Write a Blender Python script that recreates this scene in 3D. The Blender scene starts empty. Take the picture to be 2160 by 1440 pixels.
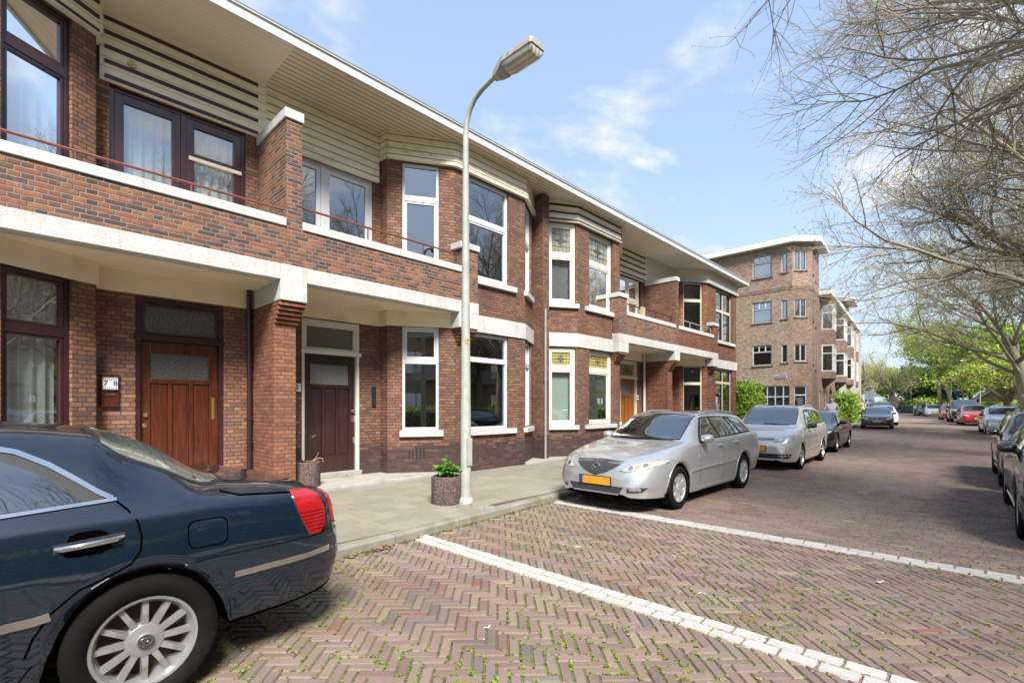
import bpy, math, random
from math import sin, cos, pi, radians, sqrt, atan2, hypot
from mathutils import Vector, Matrix, Quaternion
from mathutils.bvhtree import BVHTree
from mathutils.geometry import delaunay_2d_cdt
random.seed(7)
S = bpy.context.scene
COL = S.collection

# ---------------------------------------------------------------- scene helpers
def lerp(a, b, t): return a + (b - a) * t
def sstep(a, b, x):
    t = max(0.0, min(1.0, (x - a) / (b - a))); return t * t * (3 - 2 * t)
def pchip(keys):
    xs = [k[0] for k in keys]; ys = [k[1] for k in keys]; n = len(xs)
    if n == 1: return lambda x: ys[0]
    h = [xs[i + 1] - xs[i] for i in range(n - 1)]
    d = [(ys[i + 1] - ys[i]) / h[i] for i in range(n - 1)]
    m = [0.0] * n
    m[0] = d[0]; m[-1] = d[-1]
    for i in range(1, n - 1):
        if d[i - 1] * d[i] > 0:
            w1 = 2 * h[i] + h[i - 1]; w2 = h[i] + 2 * h[i - 1]
            m[i] = (w1 + w2) / (w1 / d[i - 1] + w2 / d[i])
    def f(x):
        if x <= xs[0]: return ys[0]
        if x >= xs[-1]: return ys[-1]
        i = 0
        while x > xs[i + 1]: i += 1
        t = (x - xs[i]) / h[i]; t2 = t * t; t3 = t2 * t
        return (ys[i] * (2 * t3 - 3 * t2 + 1) + h[i] * m[i] * (t3 - 2 * t2 + t)
                + ys[i + 1] * (-2 * t3 + 3 * t2) + h[i] * m[i + 1] * (t3 - t2))
    return f

def tag(o, label=None, cat=None, group=None, kind=None):
    if label: o['label'] = label
    if cat: o['category'] = cat
    if group: o['group'] = group
    if kind: o['kind'] = kind
    return o
def empty(name, loc=(0, 0, 0), rz=0.0, label=None, cat=None, group=None):
    o = bpy.data.objects.new(name, None); COL.objects.link(o)
    o.location = loc; o.rotation_euler = (0, 0, rz); o.empty_display_size = .2
    return tag(o, label, cat, group)
def copy_tree(o, parent=None):
    c = o.copy(); COL.objects.link(c)
    if parent is not None:
        c.parent = parent; c.matrix_parent_inverse = o.matrix_parent_inverse.copy()
    for ch in list(o.children): copy_tree(ch, c)
    return c

class MB:
    """collects faces, builds ONE mesh object"""
    def __init__(s): s.v = []; s.f = []; s.m = []; s.M = None
    def pt(s, p):
        p = Vector(p)
        if s.M is not None: p = s.M @ p
        s.v.append((p.x, p.y, p.z)); return len(s.v) - 1
    def face(s, pts, mi=0):
        s.f.append(tuple(s.pt(p) for p in pts)); s.m.append(mi)
    def hexa(s, b, t, mi=0):
        n = len(b); i = [s.pt(p) for p in b]; j = [s.pt(p) for p in t]
        s.f.append(tuple(reversed(i))); s.m.append(mi); s.f.append(tuple(j)); s.m.append(mi)
        for k in range(n):
            k2 = (k + 1) % n; s.f.append((i[k], i[k2], j[k2], j[k])); s.m.append(mi)
    def box(s, x0, x1, y0, y1, z0, z1, mi=0):
        x0, x1 = min(x0, x1), max(x0, x1); y0, y1 = min(y0, y1), max(y0, y1); z0, z1 = min(z0, z1), max(z0, z1)
        s.hexa([(x0, y0, z0), (x1, y0, z0), (x1, y1, z0), (x0, y1, z0)], [(x0, y0, z1), (x1, y0, z1), (x1, y1, z1), (x0, y1, z1)], mi)
    def prism(s, poly, z0, z1, mi=0):
        a = sum(poly[i][0] * poly[(i + 1) % len(poly)][1] - poly[(i + 1) % len(poly)][0] * poly[i][1] for i in range(len(poly)))
        if a < 0: poly = poly[::-1]
        s.hexa([(p[0], p[1], z0) for p in poly], [(p[0], p[1], z1) for p in poly], mi)
    def tube(s, path, radii, n=8, mi=0, cap=True, flat=None):
        path = [Vector(p) for p in path]
        if not hasattr(radii, '__len__'): radii = [radii] * len(path)
        rings = []; up = None
        for k, p in enumerate(path):
            t = (path[min(k + 1, len(path) - 1)] - path[max(k - 1, 0)])
            if t.length < 1e-9: t = Vector((0, 0, 1))
            t.normalize()
            if up is None:
                a = Vector((0, 0, 1)) if abs(t.z) < .9 else Vector((1, 0, 0))
                up = (a - t * a.dot(t)).normalized()
            else:
                up = (up - t * up.dot(t))
                up = up.normalized() if up.length > 1e-6 else Vector((1, 0, 0))
            sd = t.cross(up); r = radii[k]; fl = flat or 1.0
            rings.append([s.pt(p + (up * cos(2 * pi * q / n) * fl + sd * sin(2 * pi * q / n)) * r) for q in range(n)])
        for a, b in zip(rings, rings[1:]):
            for q in range(n):
                q2 = (q + 1) % n; s.f.append((a[q], a[q2], b[q2], b[q])); s.m.append(mi)
        if cap:
            s.f.append(tuple(reversed(rings[0]))); s.m.append(mi); s.f.append(tuple(rings[-1])); s.m.append(mi)
    def lathe(s, prof, n=24, mi=0, axis='z', origin=(0, 0, 0), closed=False):
        O = Vector(origin); rings = []
        for (r, h) in prof:
            ring = []
            for q in range(n):
                a = 2 * pi * q / n; c, d = r * cos(a), r * sin(a)
                ring.append(s.pt(O + (Vector((c, d, h)) if axis == 'z' else Vector((c, h, d)) if axis == 'y' else Vector((h, c, d)))))
            rings.append(ring)
        pairs = list(zip(rings, rings[1:]))
        if closed: pairs.append((rings[-1], rings[0]))
        for a, b in pairs:
            for q in range(n):
                q2 = (q + 1) % n; s.f.append((a[q], a[q2], b[q2], b[q])); s.m.append(mi)
    def wall(s, A, B, z0, z1, holes=(), depth=.1, inw=(0, 1), mi=0, mi_rev=None):
        """vertical wall sheet A->B with rectangular holes (l0,l1,z0,z1), reveals go `depth` along inw"""
        A = Vector((A[0], A[1])); B = Vector((B[0], B[1])); L = (B - A).length; d = (B - A) / L; iw = Vector(inw).normalized()
        ls = sorted({0.0, L} | {min(L, max(0, h[i])) for h in holes for i in (0, 1)}); zs = sorted({z0, z1} | {min(z1, max(z0, h[i])) for h in holes for i in (2, 3)})
        P = lambda l, z, k=0: (A.x + d.x * l + iw.x * k, A.y + d.y * l + iw.y * k, z)
        for a, b in zip(ls, ls[1:]):
            for c, e in zip(zs, zs[1:]):
                if b - a < 1e-6 or e - c < 1e-6: continue
                lm, zm = (a + b) / 2, (c + e) / 2
                if any(h[0] < lm < h[1] and h[2] < zm < h[3] for h in holes): continue
                s.face([P(a, c), P(b, c), P(b, e), P(a, e)], mi)
        r = mi if mi_rev is None else mi_rev
        for h in holes:
            a, b, c, e = h
            s.face([P(a, c), P(a, c, depth), P(a, e, depth), P(a, e)], r); s.face([P(b, c), P(b, e), P(b, e, depth), P(b, c, depth)], r)
            s.face([P(a, e), P(a, e, depth), P(b, e, depth), P(b, e)], r); s.face([P(a, c), P(b, c), P(b, c, depth), P(a, c, depth)], r)
    def build(s, name, mats, parent=None, smooth=False, bevel=0.0, loc=None, rot=None, angle=35):
        me = bpy.data.meshes.new(name); me.from_pydata(s.v, [], s.f)
        if not isinstance(mats, (list, tuple)): mats = [mats]
        for m in mats: me.materials.append(m)
        if any(s.m): me.polygons.foreach_set('material_index', s.m)
        if smooth: me.polygons.foreach_set('use_smooth', [True] * len(me.polygons))
        me.update()
        o = bpy.data.objects.new(name, me); COL.objects.link(o)
        if smooth and angle: 
            try: me.set_sharp_from_angle(angle=radians(angle))
            except Exception: pass
        if parent is not None: o.parent = parent
        if loc is not None: o.location = loc
        if rot is not None: o.rotation_euler = rot
        if bevel:
            md = o.modifiers.new('bevel', 'BEVEL'); md.width = bevel; md.segments = 2; md.limit_method = 'ANGLE'; md.angle_limit = radians(40)
        return o

# ---------------------------------------------------------------- materials
class NT:
    def __init__(s, name):
        s.mat = bpy.data.materials.new(name); s.mat.use_nodes = True
        s.t = s.mat.node_tree; s.t.nodes.clear()
        s.out = s.n('ShaderNodeOutputMaterial')
    def n(s, typ, **kw):
        nd = s.t.nodes.new(typ)
        for k, v in kw.items(): setattr(nd, k, v)
        return nd
    def put(s, sock, val):
        if hasattr(val, 'is_output'): s.t.links.new(val, sock)
        elif isinstance(val, (tuple, list)) and len(val) == 3 and sock.type == 'RGBA': sock.default_value = (*val, 1)
        else: sock.default_value = val
    def math(s, op, a, b=None, c=None, clamp=False):
        nd = s.n('ShaderNodeMath', operation=op); nd.use_clamp = clamp
        s.put(nd.inputs[0], a)
        if b is not None: s.put(nd.inputs[1], b)
        if c is not None: s.put(nd.inputs[2], c)
        return nd.outputs[0]
    def vmath(s, op, a, b=None, out=0):
        nd = s.n('ShaderNodeVectorMath', operation=op); s.put(nd.inputs[0], a)
        if b is not None: s.put(nd.inputs[1], b)
        return nd.outputs[out]
    def noise(s, vec, scale=5, detail=3, rough=.55, out=0, dist=0):
        nd = s.n('ShaderNodeTexNoise'); s.put(nd.inputs['Vector'], vec)
        nd.inputs['Scale'].default_value = scale; nd.inputs['Detail'].default_value = detail; nd.inputs['Roughness'].default_value = rough
        nd.inputs['Distortion'].default_value = dist
        return nd.outputs[out]
    def mix(s, fac, a, b, mode='MIX'):
        nd = s.n('ShaderNodeMix', data_type='RGBA', blend_type=mode); nd.clamp_factor = True
        s.put(nd.inputs[0], fac); s.put(nd.inputs[6], a); s.put(nd.inputs[7], b); return nd.outputs[2]
    def ramp(s, fac, stops, interp='LINEAR'):
        nd = s.n('ShaderNodeValToRGB'); s.put(nd.inputs[0], fac); cr = nd.color_ramp; cr.interpolation = interp
        while len(cr.elements) > 1: cr.elements.remove(cr.elements[-1])
        cr.elements[0].position = stops[0][0]; cr.elements[0].color = (*stops[0][1], 1) if len(stops[0][1]) == 3 else stops[0][1]
        for p, c in stops[1:]:
            e = cr.elements.new(p); e.color = (*c, 1) if len(c) == 3 else c
        return nd.outputs[0]
    def mapr(s, v, a, b, c=0., d=1.):
        nd = s.n('ShaderNodeMapRange'); nd.clamp = True
        for i, x in enumerate((v, a, b, c, d)): s.put(nd.inputs[i], x)
        return nd.outputs[0]
    def combine(s, x, y, z):
        nd = s.n('ShaderNodeCombineXYZ'); s.put(nd.inputs[0], x); s.put(nd.inputs[1], y); s.put(nd.inputs[2], z); return nd.outputs[0]
    def sep(s, v):
        nd = s.n('ShaderNodeSeparateXYZ'); s.put(nd.inputs[0], v); return nd.outputs
    def bump(s, h, strength=.3, dist=.01, normal=None):
        nd = s.n('ShaderNodeBump'); nd.inputs['Strength'].default_value = strength; nd.inputs['Distance'].default_value = dist
        s.put(nd.inputs['Height'], h)
        if normal is not None: s.put(nd.inputs['Normal'], normal)
        return nd.outputs[0]
    def pos(s): return s.n('ShaderNodeNewGeometry').outputs['Position']
    def obj(s): return s.n('ShaderNodeTexCoord').outputs['Object']
    def bsdf(s, col, rough=.6, metal=0., spec=.5, coat=0., normal=None, trans=0., ior=None, emit=None, estr=0., coat_rough=.03, alpha=None, sss=None):
        nd = s.n('ShaderNodeBsdfPrincipled'); I = nd.inputs
        s.put(I['Base Color'], col); s.put(I['Roughness'], rough); s.put(I['Metallic'], metal)
        s.put(I['Specular IOR Level'], spec); s.put(I['Coat Weight'], coat); s.put(I['Coat Roughness'], coat_rough)
        if trans: s.put(I['Transmission Weight'], trans)
        if ior: s.put(I['IOR'], ior)
        if normal is not None: s.put(I['Normal'], normal)
        if emit is not None: s.put(I['Emission Color'], emit); s.put(I['Emission Strength'], estr)
        if alpha is not None: s.put(I['Alpha'], alpha)
        s.t.links.new(nd.outputs[0], s.out.inputs[0]); return nd

def simple(name, col, rough=.5, metal=0., spec=.5, coat=0., var=.0, vscale=6., bump=0., bscale=40., dirt=None, dscale=3., dlo=.55, dhi=.75):
    """plain material with noise tone variation, fine bump and optional dirt patches"""
    t = NT(name); c = tuple(col); P = t.obj()
    cc = c
    if var: cc = t.mix(t.mapr(t.noise(P, vscale, 5), .3, .7), tuple(x * (1 - var) for x in c), tuple(min(1, x * (1 + var)) for x in c))
    if dirt: cc = t.mix(t.mapr(t.noise(P, dscale, 6, .65), dlo, dhi), cc, dirt)
    nm = t.bump(t.noise(P, bscale, 4), bump, .01) if bump else None
    t.bsdf(cc, rough, metal, spec, coat, nm); return t.mat

def brick_mat(name, palette, mortar, bw=.22, bh=.0625, mw=.010, plinth=None, pale=.0, bumps=.7, stain=.25, header=True, patch=None):
    t = NT(name); g = t.n('ShaderNodeNewGeometry'); P = g.outputs['Position']; N = g.outputs['True Normal']
    tan = t.vmath('NORMALIZE', t.vmath('CROSS_PRODUCT', (0, 0, 1), N))
    wob = t.noise(P, 9., 2)
    u = t.math('ADD', t.vmath('DOT_PRODUCT', P, tan, 1), t.math('MULTIPLY', t.math('SUBTRACT', wob, .5), .012))
    v = t.math('ADD', t.sep(P)[2], t.math('MULTIPLY', t.math('SUBTRACT', t.noise(P, 6., 2), .5), .010))
    rv = t.math('DIVIDE', v, bh); row = t.math('FLOOR', rv); fv = t.math('FRACT', rv)
    odd = t.math('PINGPONG', row, 1.)
    w = t.math('SUBTRACT', bw, t.math('MULTIPLY', odd, bw / 2 if header else 0.))
    half = t.math('MULTIPLY', t.math('FLOOR', t.math('MULTIPLY', t.math('FLOORED_MODULO', row, 4.), .5)), bw / 2 if header else 0)
    sh = t.math('ADD', half, t.math('MULTIPLY', odd, bw / 4 if header else bw / 2))
    ru = t.math('DIVIDE', t.math('ADD', u, sh), w); col = t.math('FLOOR', ru); fu = t.math('FRACT', ru)
    du = t.math('MULTIPLY', t.math('MINIMUM', fu, t.math('SUBTRACT', 1., fu)), w)
    dv = t.math('MULTIPLY', t.math('MINIMUM', fv, t.math('SUBTRACT', 1., fv)), bh)
    d = t.math('MINIMUM', du, dv)
    mask = t.mapr(d, mw / 2 - .0015, mw / 2 + .003)
    wn = t.n('ShaderNodeTexWhiteNoise', noise_dimensions='3D'); t.put(wn.inputs['Vector'], t.combine(col, row, 0.))
    rnd = wn.outputs['Value']; k = len(palette)
    bc = t.ramp(rnd, [(i / k, c) for i, c in enumerate(palette)], 'CONSTANT')
    fine = t.noise(P, 55., 4, .7)
    bc = t.mix(t.mapr(fine, .3, .75, 0, .5), bc, t.mix(1., bc, (.35, .33, .32), 'MULTIPLY'))
    big = t.noise(P, 1.3, 5, .6)
    bc = t.mix(t.mapr(big, .42, .7, 0, stain), bc, (.045, .03, .026))
    smp = t.n('ShaderNodeMapping'); t.put(smp.inputs['Vector'], P); smp.inputs['Scale'].default_value = (3.2, 3.2, .45)
    bc = t.mix(t.mapr(t.noise(smp.outputs[0], 1., 6, .65), .5, .72, 0, stain * 1.3), bc, t.mix(1., bc, (.42, .36, .34), 'MULTIPLY'))
    bc = t.mix(t.mapr(t.noise(P, .55, 3, .5), .35, .65, 0, .55), bc, t.mix(1., bc, (.82, .92, 1.02), 'MULTIPLY'))
    if pale: bc = t.mix(t.math('MULTIPLY', t.mapr(t.noise(P, 3.1, 6, .7), .58, .78), pale), bc, (.5, .44, .4))
    if plinth is not None:
        zz = t.math('ADD', t.sep(P)[2], t.math('MULTIPLY', t.math('SUBTRACT', rnd, .5), .16))
        pl = t.ramp(wn.outputs['Value'], [(0, (.042, .026, .026)), (.3, (.062, .036, .032)), (.6, (.05, .036, .038)), (.85, (.095, .05, .04))], 'CONSTANT')
        bc = t.mix(t.mapr(zz, plinth - .1, plinth + .1, .9, 0), bc, pl)
    mc = t.mix(t.mapr(t.noise(P, 8., 4), .35, .7), mortar, tuple(x * .55 for x in mortar))
    c = t.mix(mask, mc, bc)
    nm = t.bump(t.math('ADD', t.math('MULTIPLY', mask, 1.), t.math('MULTIPLY', fine, .35)), bumps, .006)
    t.bsdf(c, t.mapr(fine, .3, .7, .75, .95), 0, .3, 0, nm); return t.mat

M = {}
BRK = [(.125, .044, .028), (.098, .035, .025), (.168, .062, .034), (.07, .03, .024), (.145, .05, .03), (.112, .05, .034), (.195, .08, .042), (.085, .036, .03), (.15, .058, .036)]
BRR = [(.2, .058, .03), (.13, .045, .03), (.085, .038, .034), (.24, .075, .036), (.065, .034, .033), (.16, .055, .034), (.11, .045, .036), (.19, .062, .034)]
BRP = [(.30, .11, .056), (.25, .085, .046), (.34, .135, .07), (.215, .08, .048), (.31, .12, .066), (.27, .11, .065)]
BRD = [(.2, .066, .036), (.17, .055, .032), (.24, .082, .042), (.14, .05, .032), (.21, .075, .04)]
BRT = [(.34, .215, .14), (.25, .15, .10), (.30, .19, .125), (.37, .25, .17), (.28, .165, .115), (.20, .125, .09), (.33, .20, .14)]
BRK = [(min(.5, c[0] * 1.6), c[1] * 1.85, c[2] * 1.75) for c in BRK]; BRK = [tuple(lerp(m, x, .62) for m, x in zip((.215, .116, .077), tuple(q * 1.15 for q in c))) for c in BRK]
BRR = [(c[0] * 1.45, c[1] * 1.8, c[2] * 1.65) for c in BRR]; BRD = [(c[0] * 1.35, c[1] * 1.65, c[2] * 1.55) for c in BRD]; BRT = [(c[0] * 1.38, c[1] * 1.62, c[2] * 1.75) for c in BRT]
M['brick'] = brick_mat('facade_brick', BRK, (.07, .055, .045), plinth=.72, pale=.3)
M['brick_h1'] = brick_mat('facade_brick_smooth', [tuple(c * 1.12 for c in b) for b in BRK], (.075, .058, .047), plinth=None, pale=.25, stain=.15)
M['brick_bal'] = brick_mat('parapet_brick', BRR, (.24, .20, .165), mw=.013, pale=.3, bumps=1.)
M['brick_pier'] = brick_mat('pier_brick', BRP, (.1, .08, .065), pale=.22, stain=.12)
M['brick_h4'] = brick_mat('repointed_brick', BRD, (.035, .03, .028), mw=.013, pale=.12, stain=.15)
M['brick_tan'] = brick_mat('tan_brick', BRT, (.17, .12, .09), bw=.22, mw=.014, pale=.2, bumps=.9, stain=.2)
M['brick_brown'] = brick_mat('brown_brick', [(x[0] * .74, x[1] * .66, x[2] * .66) for x in BRT], (.11, .08, .065), mw=.013, pale=.15)
M['brick_rose'] = brick_mat('rose_brick', [(.44, .29, .22), (.36, .215, .16), (.48, .33, .26), (.40, .255, .20), (.28, .165, .13)], (.2, .15, .12), mw=.013, pale=.35, stain=.12)
def streaky(name, col, dirt, rough=.85, amt=.55, bump=.5):
    t = NT(name); P = t.obj(); mp = t.n('ShaderNodeMapping'); t.put(mp.inputs['Vector'], P); mp.inputs['Scale'].default_value = (7., 7., .7)
    c = t.mix(t.mapr(t.noise(P, 3., 5), .3, .7), tuple(x * .93 for x in col), tuple(x * 1.05 for x in col))
    c = t.mix(t.math('MULTIPLY', t.mapr(t.noise(mp.outputs[0], 1.3, 6, .65), .52, .78), amt), c, dirt)
    c = t.mix(t.math('MULTIPLY', t.mapr(t.noise(P, 1.1, 6, .65), .52, .75), .45), c, dirt)
    cr = t.noise(P, 2.4, 6, .75, dist=1.5); c = t.mix(t.mapr(t.math('ABSOLUTE', t.math('SUBTRACT', cr, .5)), .0, .006, .5, 0), c, tuple(x * .4 for x in dirt))
    t.bsdf(c, rough, 0, .3, 0, t.bump(t.math('ADD', t.noise(P, 45., 4), t.math('MULTIPLY', t.noise(P, 4., 4), 2.)), bump, .012)); return t.mat
M['stucco'] = streaky('white_stucco', (.50, .492, .465), (.30, .275, .22))
M['plaster'] = simple('cream_plaster', (.80, .69, .50), .85, var=.06, vscale=2, bump=.15, bscale=60, dirt=(.46, .40, .28), dscale=1.2, dlo=.58, dhi=.85)
M['cap'] = streaky('white_coping', (.50, .50, .485), (.29, .27, .23), .7, .5, .2)
M['upvc'] = simple('white_frame', (.56, .57, .57), .35, var=.02)
M['trim'] = simple('cream_frame', (.66, .61, .51), .45, var=.04, bump=.05)
M['beige'] = simple('beige_frame', (.56, .48, .36), .45, var=.03)
M['sashgreen'] = simple('dark_green_sash', (.012, .022, .018), .35)
M['sashblue'] = simple('dark_blue_sash', (.03, .045, .08), .4)
M['maroon'] = simple('maroon_paint', (.042, .014, .016), .3, var=.25, vscale=8, coat=.3)
M['stripe_m'] = simple('maroon_stripe', (.055, .016, .016), .45, var=.15)
M['stripe_g'] = simple('slate_stripe', (.03, .033, .04), .5)
M['iron_rust'] = simple('rust_red_rail', (.16, .045, .03), .5, var=.3, vscale=25, bump=.2)
M['iron_blk'] = simple('black_iron', (.02, .02, .022), .5)
M['galv'] = simple('galvanised_rail', (.45, .46, .47), .4, metal=.6)
M['concrete'] = simple('step_concrete', (.33, .31, .27), .9, var=.15, vscale=5, bump=.4, bscale=60, dirt=(.17, .16, .12), dscale=2.2)
M['lead'] = simple('zinc_edge', (.2, .215, .22), .5, metal=.3, var=.1)
M['roof_felt'] = simple('roof_felt', (.055, .055, .058), .9, var=.2)
M['pipe_br'] = simple('brown_pipe', (.03, .012, .012), .35)
M['pipe_gr'] = simple('grey_pipe', (.3, .26, .24), .5, var=.1)
M['pipe_wh'] = simple('white_pipe', (.6, .58, .52), .5, var=.1)
M['brass'] = simple('brass', (.55, .42, .2), .35, metal=.9, var=.1)
M['steel'] = simple('steel', (.6, .6, .6), .25, metal=1.)
M['blackplastic'] = simple('black_plastic', (.014, .014, .015), .5)
M['interior'] = simple('room_wall', (.34, .31, .27), .9)
M['roomfloor'] = simple('room_floor', (.1, .07, .05), .8)
def boards(name, col, line, pitch, lw=.012, dirt=None, horizontal=True, axis=None, dlo=.6, dhi=.8, soft=1., amt=1.):
    """painted boards: fine grooves at `pitch` along z (or along y for soffits)"""
    t = NT(name); P = t.pos(); s = t.sep(P)
    q = s[2] if horizontal else s[1]
    rv = t.math('DIVIDE', q, pitch); f = t.math('FRACT', rv)
    d = t.math('MULTIPLY', t.math('MINIMUM', f, t.math('SUBTRACT', 1., f)), pitch)
    g = t.mapr(d, lw * .3, lw * .8, 0, 1)
    wn = t.n('ShaderNodeTexWhiteNoise', noise_dimensions='1D'); t.put(wn.inputs['W'], t.math('FLOOR', rv))
    c = t.mix(t.math('MULTIPLY', wn.outputs['Value'], .35), col, tuple(x * .86 for x in col))
    if dirt:
        st = t.n('ShaderNodeMapping'); t.put(st.inputs['Vector'], P); st.inputs['Scale'].default_value = (1.2, 6., 9.) if horizontal else (1.2, 7., 1.)
        c = t.mix(t.math('MULTIPLY', t.mapr(t.noise(st.outputs[0], 1.6, 7, .7), dlo, dhi), amt), c, dirt)
        c = t.mix(t.mapr(t.noise(P, 17., 6, .75), .72, .8), c, tuple(x * .5 for x in dirt))
    c = t.mix(g, line, c)
    t.bsdf(c, .6, 0, .4, 0, t.bump(g, .8 * soft, .006)); return t.mat
M['clad_clean'] = boards('cream_boards', (.86, .77, .60), (.42, .37, .28), .14, .008)
M['clad_h4'] = boards('ivory_boards', (.68, .64, .53), (.5, .46, .36), .1, .006)
M['clad_dirty'] = boards('weathered_boards', (.86, .75, .56), (.2, .15, .09), .138, .016, dirt=(.36, .28, .16), dlo=.5, dhi=.82)
M['soffit_clean'] = boards('clean_soffit', (.68, .59, .48), (.78, .70, .58), .1, .008, horizontal=False, soft=.3)
M['soffit_dirty'] = boards('weathered_soffit', (.66, .545, .42), (.16, .12, .085), .115, .016, dirt=(.40, .31, .22), horizontal=False)
M['soffit_grey'] = boards('grey_soffit', (.72, .62, .50), (.33, .3, .25), .11, .01, horizontal=False, soft=.5)
M['soffit_white'] = simple('ivory_soffit', (.66, .62, .54), .7, var=.03)
M['fascia'] = simple('white_fascia', (.53, .54, .53), .5, var=.04, dirt=(.46, .44, .40), dscale=5, dlo=.68, dhi=.8)
M['fascia_peel'] = simple('peeling_fascia', (.52, .515, .49), .6, var=.06, dirt=(.17, .13, .09), dscale=9, dlo=.66, dhi=.7)

def wood_mat(name, c0, c1, rough=.3, coat=.4, scale=1.):
    t = NT(name); P = t.obj(); mp = t.n('ShaderNodeMapping'); t.put(mp.inputs['Vector'], P); mp.inputs['Scale'].default_value = (14 * scale, 14 * scale, 1.2 * scale)
    f = t.noise(mp.outputs[0], 1.5, 7, .65, dist=.6)
    c = t.mix(t.mapr(f, .3, .72), c0, c1)
    t.bsdf(c, rough, 0, .5, coat, t.bump(f, .1, .004)); return t.mat
M['door_red'] = wood_mat('varnished_red_wood', (.035, .010, .005), (.125, .030, .012), .25, .5)
M['door_dark'] = wood_mat('dark_brown_wood', (.018, .009, .008), (.052, .022, .017), .3, .3)
M['door_orange'] = wood_mat('orange_oak', (.17, .05, .010), (.36, .12, .022), .3, .4)

def glass_mat(name, tint=(.92, .95, .95), k=1.6, base=.07, rough=0.0, dirty=.0):
    t = NT(name); tr = t.n('ShaderNodeBsdfTransparent'); t.put(tr.inputs[0], tint)
    gl = t.n('ShaderNodeBsdfGlossy'); gl.inputs['Roughness'].default_value = rough; t.put(gl.inputs[0], (.97, .98, 1.))
    fr = t.n('ShaderNodeFresnel'); fr.inputs[0].default_value = 1.5
    nm = t.bump(t.noise(t.pos(), .9, 1, .3), .02, .08); t.put(gl.inputs['Normal'], nm)
    f = t.math('ADD', t.math('MULTIPLY', fr.outputs[0], k), base, clamp=True)
    mx = t.n('ShaderNodeMixShader'); t.put(mx.inputs[0], f); t.put(mx.inputs[1], tr.outputs[0]); t.put(mx.inputs[2], gl.outputs[0])
    t.t.links.new(mx.outputs[0], t.out.inputs[0]); return t.mat
M['glass'] = glass_mat('window_glass', (.84, .87, .84), 2.4, .18)
M['glass_dark'] = glass_mat('dark_window_glass', (.45, .48, .5), 2.2, .32)
def textured_glass(name, col, scale, diamonds=False):
    t = NT(name); P = t.obj()
    if diamonds:
        s = t.sep(P); a = t.math('MULTIPLY', s[0], 1.55)
        p1 = t.math('FRACT', t.math('MULTIPLY', t.math('ADD', a, s[2]), scale)); p2 = t.math('FRACT', t.math('MULTIPLY', t.math('SUBTRACT', a, s[2]), scale))
        d = t.math('MINIMUM', t.math('MINIMUM', p1, t.math('SUBTRACT', 1., p1)), t.math('MINIMUM', p2, t.math('SUBTRACT', 1., p2)))
        m = t.mapr(d, .06, .16); c = t.mix(m, (.33, .32, .26), col); h = m
    else:
        mp = t.n('ShaderNodeMapping'); t.put(mp.inputs['Vector'], P); mp.inputs['Scale'].default_value = (1, 1, .35)
        h = t.noise(mp.outputs[0], scale, 3, .6); c = t.mix(t.mapr(h, .35, .7), tuple(x * .55 for x in col), tuple(x * 1.8 for x in col))
    t.bsdf(c, .18, 0, .6, .2, t.bump(h, .8, .01)); return t.mat
M['cathedral'] = textured_glass('cathedral_glass', (.075, .075, .07), 90.)
M['wireglass'] = textured_glass('diamond_glass', (.05, .055, .05), 16., True)
M['wireglass_l'] = textured_glass('pale_diamond_glass', (.12, .13, .115), 16., True)
def lace_mat(name, col, k=60.):
    t = NT(name); P = t.obj(); f = t.noise(P, k, 3, .6)
    t.bsdf(t.mix(t.mapr(f, .35, .65), tuple(x * .75 for x in col), col), .9, 0, .1, 0, t.bump(f, .3, .01)); return t.mat
M['lace'] = lace_mat('lace_curtain', (.66, .67, .66))
M['drape'] = lace_mat('rose_curtain', (.42, .2, .18))
M['blind'] = simple('white_blind', (.42, .44, .46), .6)
M['blindgreen'] = simple('pale_green_blind', (.42, .52, .46), .6)

# ---------------------------------------------------------------- ground relief and kerb lines
def gz(x): return .28 * sstep(30, 56, x)
YL = pchip([(-14, 4.5), (0, 4.52), (2.24, 4.57), (4.26, 4.74), (6, 4.88), (8, 4.97), (13, 5.08), (20, 5.35), (30, 5.75), (42, 6.2), (56, 7.1), (70, 8.9), (90, 11.4), (115, 16)])
YR = pchip([(-14, -2.45), (20, -2.4), (36, -2.15), (47, -1.15), (55, -.3), (62, .7), (75, 2.1), (88, 3.0), (100, 5.), (115, 9.)])
# ---------------------------------------------------------------- ground, road, pavements
def soil_mat():
    t = NT('joint_soil'); P = t.pos()
    c = t.mix(t.mapr(t.noise(P, 30., 4), .3, .7), (.07, .056, .042), (.13, .105, .08))
    mo = t.math('MULTIPLY', t.mapr(t.noise(P, .9, 5, .6), .43, .6), t.mapr(t.noise(P, 14., 4, .7), .42, .55))
    c = t.mix(mo, c, (.11, .15, .02)); t.bsdf(c, .95, 0, .2, 0, t.bump(t.noise(P, 80., 3), .5, .01)); return t.mat
M['soil'] = soil_mat()
def paver_mat(name, gl=1., moss=1., rough=.75):
    t = NT(name); P = t.pos(); a = t.n('ShaderNodeAttribute', attribute_name='Col'); c = a.outputs['Color']
    f = t.noise(P, 60., 5, .7); g = t.noise(P, 1.1, 5, .6)
    c = t.mix(t.mapr(f, .3, .75, 0, .55), c, t.mix(1., c, (.5, .47, .45), 'MULTIPLY'))
    c = t.mix(t.mapr(g, .4, .75, 0, .35 * gl), c, (.30, .26, .21))
    c = t.mix(t.math('MULTIPLY', t.mapr(t.noise(P, .7, 6, .65), .52, .72), .3 * moss), c, (.13, .135, .035))
    c = t.mix(t.mapr(t.noise(P, 26., 2, .5), .76, .79), c, (.45, .43, .4))
    t.bsdf(c, rough, 0, .35, 0, t.bump(f, .35, .006)); return t.mat
M['paver'] = paver_mat('clinker_pavers')
M['tile'] = paver_mat('concrete_tiles', .5, .8, .85)
M['marking'] = paver_mat('white_pavers', .2, .3, .7)

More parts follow.
